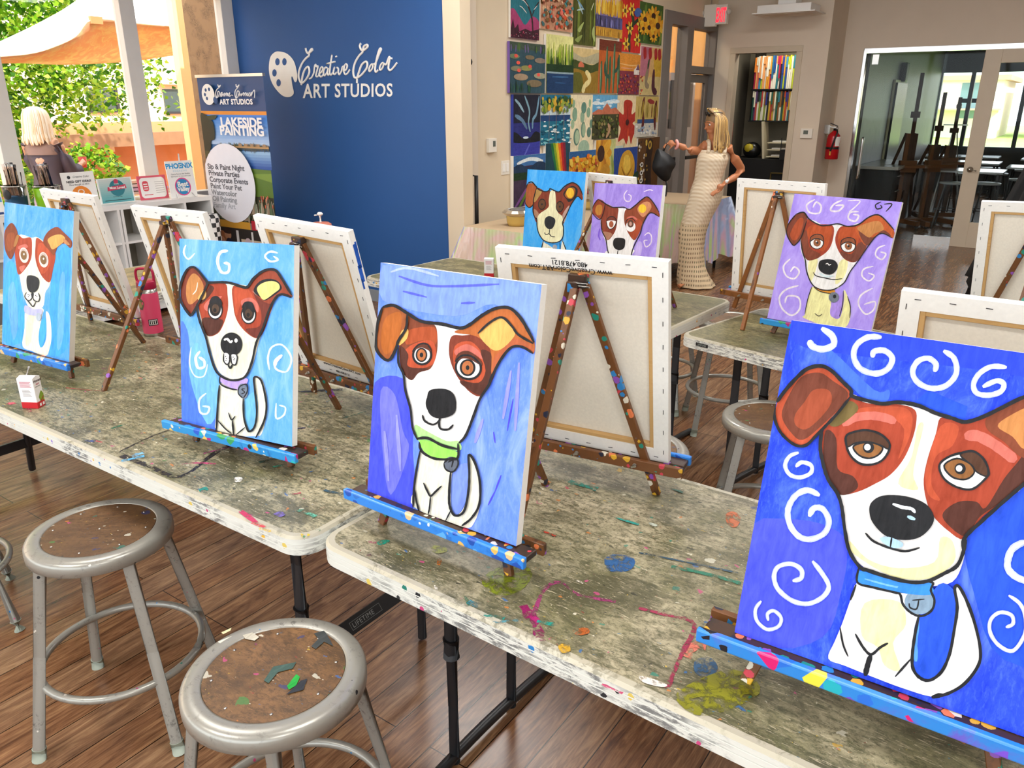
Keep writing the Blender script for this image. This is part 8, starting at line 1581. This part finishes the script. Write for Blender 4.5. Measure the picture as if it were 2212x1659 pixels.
# canopy
def canopy():
    wm = flat('white_canopy_cloth', '#f4f0e6', .8)
    m, t_, bs = nt('sun_dappled_peach_underside'); f_, _ = noise(t_, coords(t_), 7, 5, .7, 1); bs.inputs['Roughness'].default_value = .9
    o_ = ramp(t_, f_, [(.45, lin('#fad2ac')), (.58, lin('#fdecc0'))]); t_.links.new(o_, bs.inputs['Base Color'])  # sunlight dapples put into the cloth colour as pale yellow patches
    tr = N(t_, 'ShaderNodeBsdfTranslucent'); t_.links.new(o_, tr.inputs[0]); mx = N(t_, 'ShaderNodeMixShader'); mx.inputs[0].default_value = .5
    t_.links.new(bs.outputs[0], mx.inputs[1]); t_.links.new(tr.outputs[0], mx.inputs[2]); t_.links.new(mx.outputs[0], t_.nodes['Material Output'].inputs[0])
    t = thing('patio_canopy', 'white patio canopy with a peach-coloured underside outside the window', 'canopy')
    def sheet(top, bot, Xt, Xb, mat, nm, n=24, m_=6, sag=.15):
        b = MB(); tp = smooth_pts([(a, c, 0) for a, c in top], n=6); bt = smooth_pts([(a, c, 0) for a, c in bot], n=6)
        def at(L, f): k = f * (len(L) - 1); i = min(int(k), len(L) - 2); return L[i].lerp(L[i + 1], k - i)
        vs = []
        for j in range(m_ + 1):
            g = j / m_
            for i in range(n + 1):
                f = i / n; a, c = at(tp, f), at(bt, f); A3, B3 = xpt(a.x, a.y, Xt), xpt(c.x, c.y, Xb); vs.append(tuple(A3.lerp(B3, g) + Vector((0, 0, -sag * math.sin(math.pi * g) * .3))))
        b.add(vs, [(j * (n + 1) + i, j * (n + 1) + i + 1, (j + 1) * (n + 1) + i + 1, (j + 1) * (n + 1) + i) for j in range(m_) for i in range(n)], mat, True); o = b.build(nm, t)
        s = o.modifiers.new('s', 'SOLIDIFY'); s.thickness = .004
    sheet([(-60, 118), (60, 62), (130, 25), (190, -8), (300, -20), (440, -24)], [(-60, 126), (60, 117), (120, 100), (165, 78), (200, 42), (290, 50), (440, 64)], -9.0, -8.5, wm, 'upper_cloth')
    sheet([(-60, 126), (60, 117), (120, 100), (165, 78), (200, 42), (290, 50), (440, 64)], [(-60, 128), (0, 132), (90, 138), (160, 139), (260, 134), (330, 126), (440, 108)], -8.5, -9.3, m, 'lower_cloth')
    b = MB(); p_ = xpt(207, 44, -8.5); b.box(tuple(p_), (.05, .12, .07), flat('bracket', '#c88a5a', .5)); b.build('corner_bracket', t)
canopy()
def leaves(name, label, cat, pts, size, mats, parent=None, seed=1, trunk=None):
    rn = random.Random(seed); b = MB()
    for (x, y, z) in pts:
        s = size * rn.uniform(.6, 1.3); q = Euler((rn.uniform(-1.2, 1.2), rn.uniform(-1.2, 1.2), rn.uniform(0, 6.28))).to_matrix()
        L = [(-s * .1, 0, 0), (-s * .42, s * .35, .0), (0, s * 1.15, -s * .1), (s * .42, s * .35, 0)]
        b.add([tuple(q @ Vector(v) + Vector((x, y, z))) for v in L], [(0, 1, 2, 3)], rn.choice(mats))
    t = thing(name, label, cat); o = b.build('foliage', t)
    if trunk:
        b = MB(); b.path(smooth_pts(trunk, n=4), .05, flat('bark', '#6a5238', .9), 10); b.build('trunk', t)
lm = []
for c in ('#7cb41c', '#a0cc30', '#4e8c18', '#356e12', '#c0dc50'):
    m, t_, bs = nt('leaf_green'); bs.inputs['Base Color'].default_value = lin(c); bs.inputs['Roughness'].default_value = .5
    tr = N(t_, 'ShaderNodeBsdfTranslucent'); tr.inputs[0].default_value = lin(c); mx = N(t_, 'ShaderNodeMixShader'); mx.inputs[0].default_value = .45
    t_.links.new(bs.outputs[0], mx.inputs[1]); t_.links.new(tr.outputs[0], mx.inputs[2]); t_.links.new(mx.outputs[0], t_.nodes['Material Output'].inputs[0]); lm.append(m)
rn = random.Random(11); pts = []
for i in range(620):
    x, y = rn.uniform(-11.2, -9.6), rn.uniform(2.2, 6.35); yy = y * 9.0 / -x      # weeping branches
    k = (yy - 2.2) / 3.4; bot = (.35 if yy < 4.15 else 1.25 if yy < 4.75 else 1.35 if yy < 5.05 else 1.30) + rn.uniform(0, .5)
    if yy > 5.0 and rn.random() < .45: continue
    bot = HC + (bot - HC) * -x / 9.0; top = 3.9; dx, dy = rn.uniform(-.1, .1), rn.uniform(-.1, .1); n = int((top - bot) / .055)
    for j in range(n):
        f = j / n; pts.append((x + dx * f + rn.uniform(-.07, .07), y + dy * f + rn.uniform(-.09, .09), top - (top - bot) * f + rn.uniform(-.04, .04)))
leaves('weeping_tree', 'bright green weeping tree outside the left window', 'tree', pts, .066, lm, seed=3, trunk=[(-10.6, 3.9, -.1), (-10.55, 4.0, 1.2), (-10.4, 4.1, 2.4), (-10.4, 4.2, 3.9)])
pts = []
for i in range(1500):
    a, c, r = rn.uniform(0, 6.28), rn.uniform(-1, 1), rn.uniform(.6, 1); s = math.sqrt(1 - c * c); pts.append((-9.25 + .35 * r * s * math.cos(a), 4.78 + .42 * r * s * math.sin(a), .82 + .42 * r * c))
leaves('shrub', 'leafy green shrub outside, right of the blonde person', 'shrub', pts, .055, lm, seed=5, trunk=[(-9.2, 4.78, -.1), (-9.2, 4.78, .7)])
pts = []
for i in range(1600):
    a, c, r = rn.uniform(0, 6.28), rn.uniform(-1, 1), rn.uniform(.5, 1); s = math.sqrt(1 - c * c); pts.append((-8.9 + .4 * r * s * math.cos(a), 4.1 + .55 * r * s * math.sin(a), .45 + .5 * r * c))
leaves('shrub', 'low green shrub outside, behind the brush bins', 'shrub', pts, .055, lm[1:4], seed=6, trunk=[(-8.9, 4.1, -.1), (-8.9, 4.1, .4)])
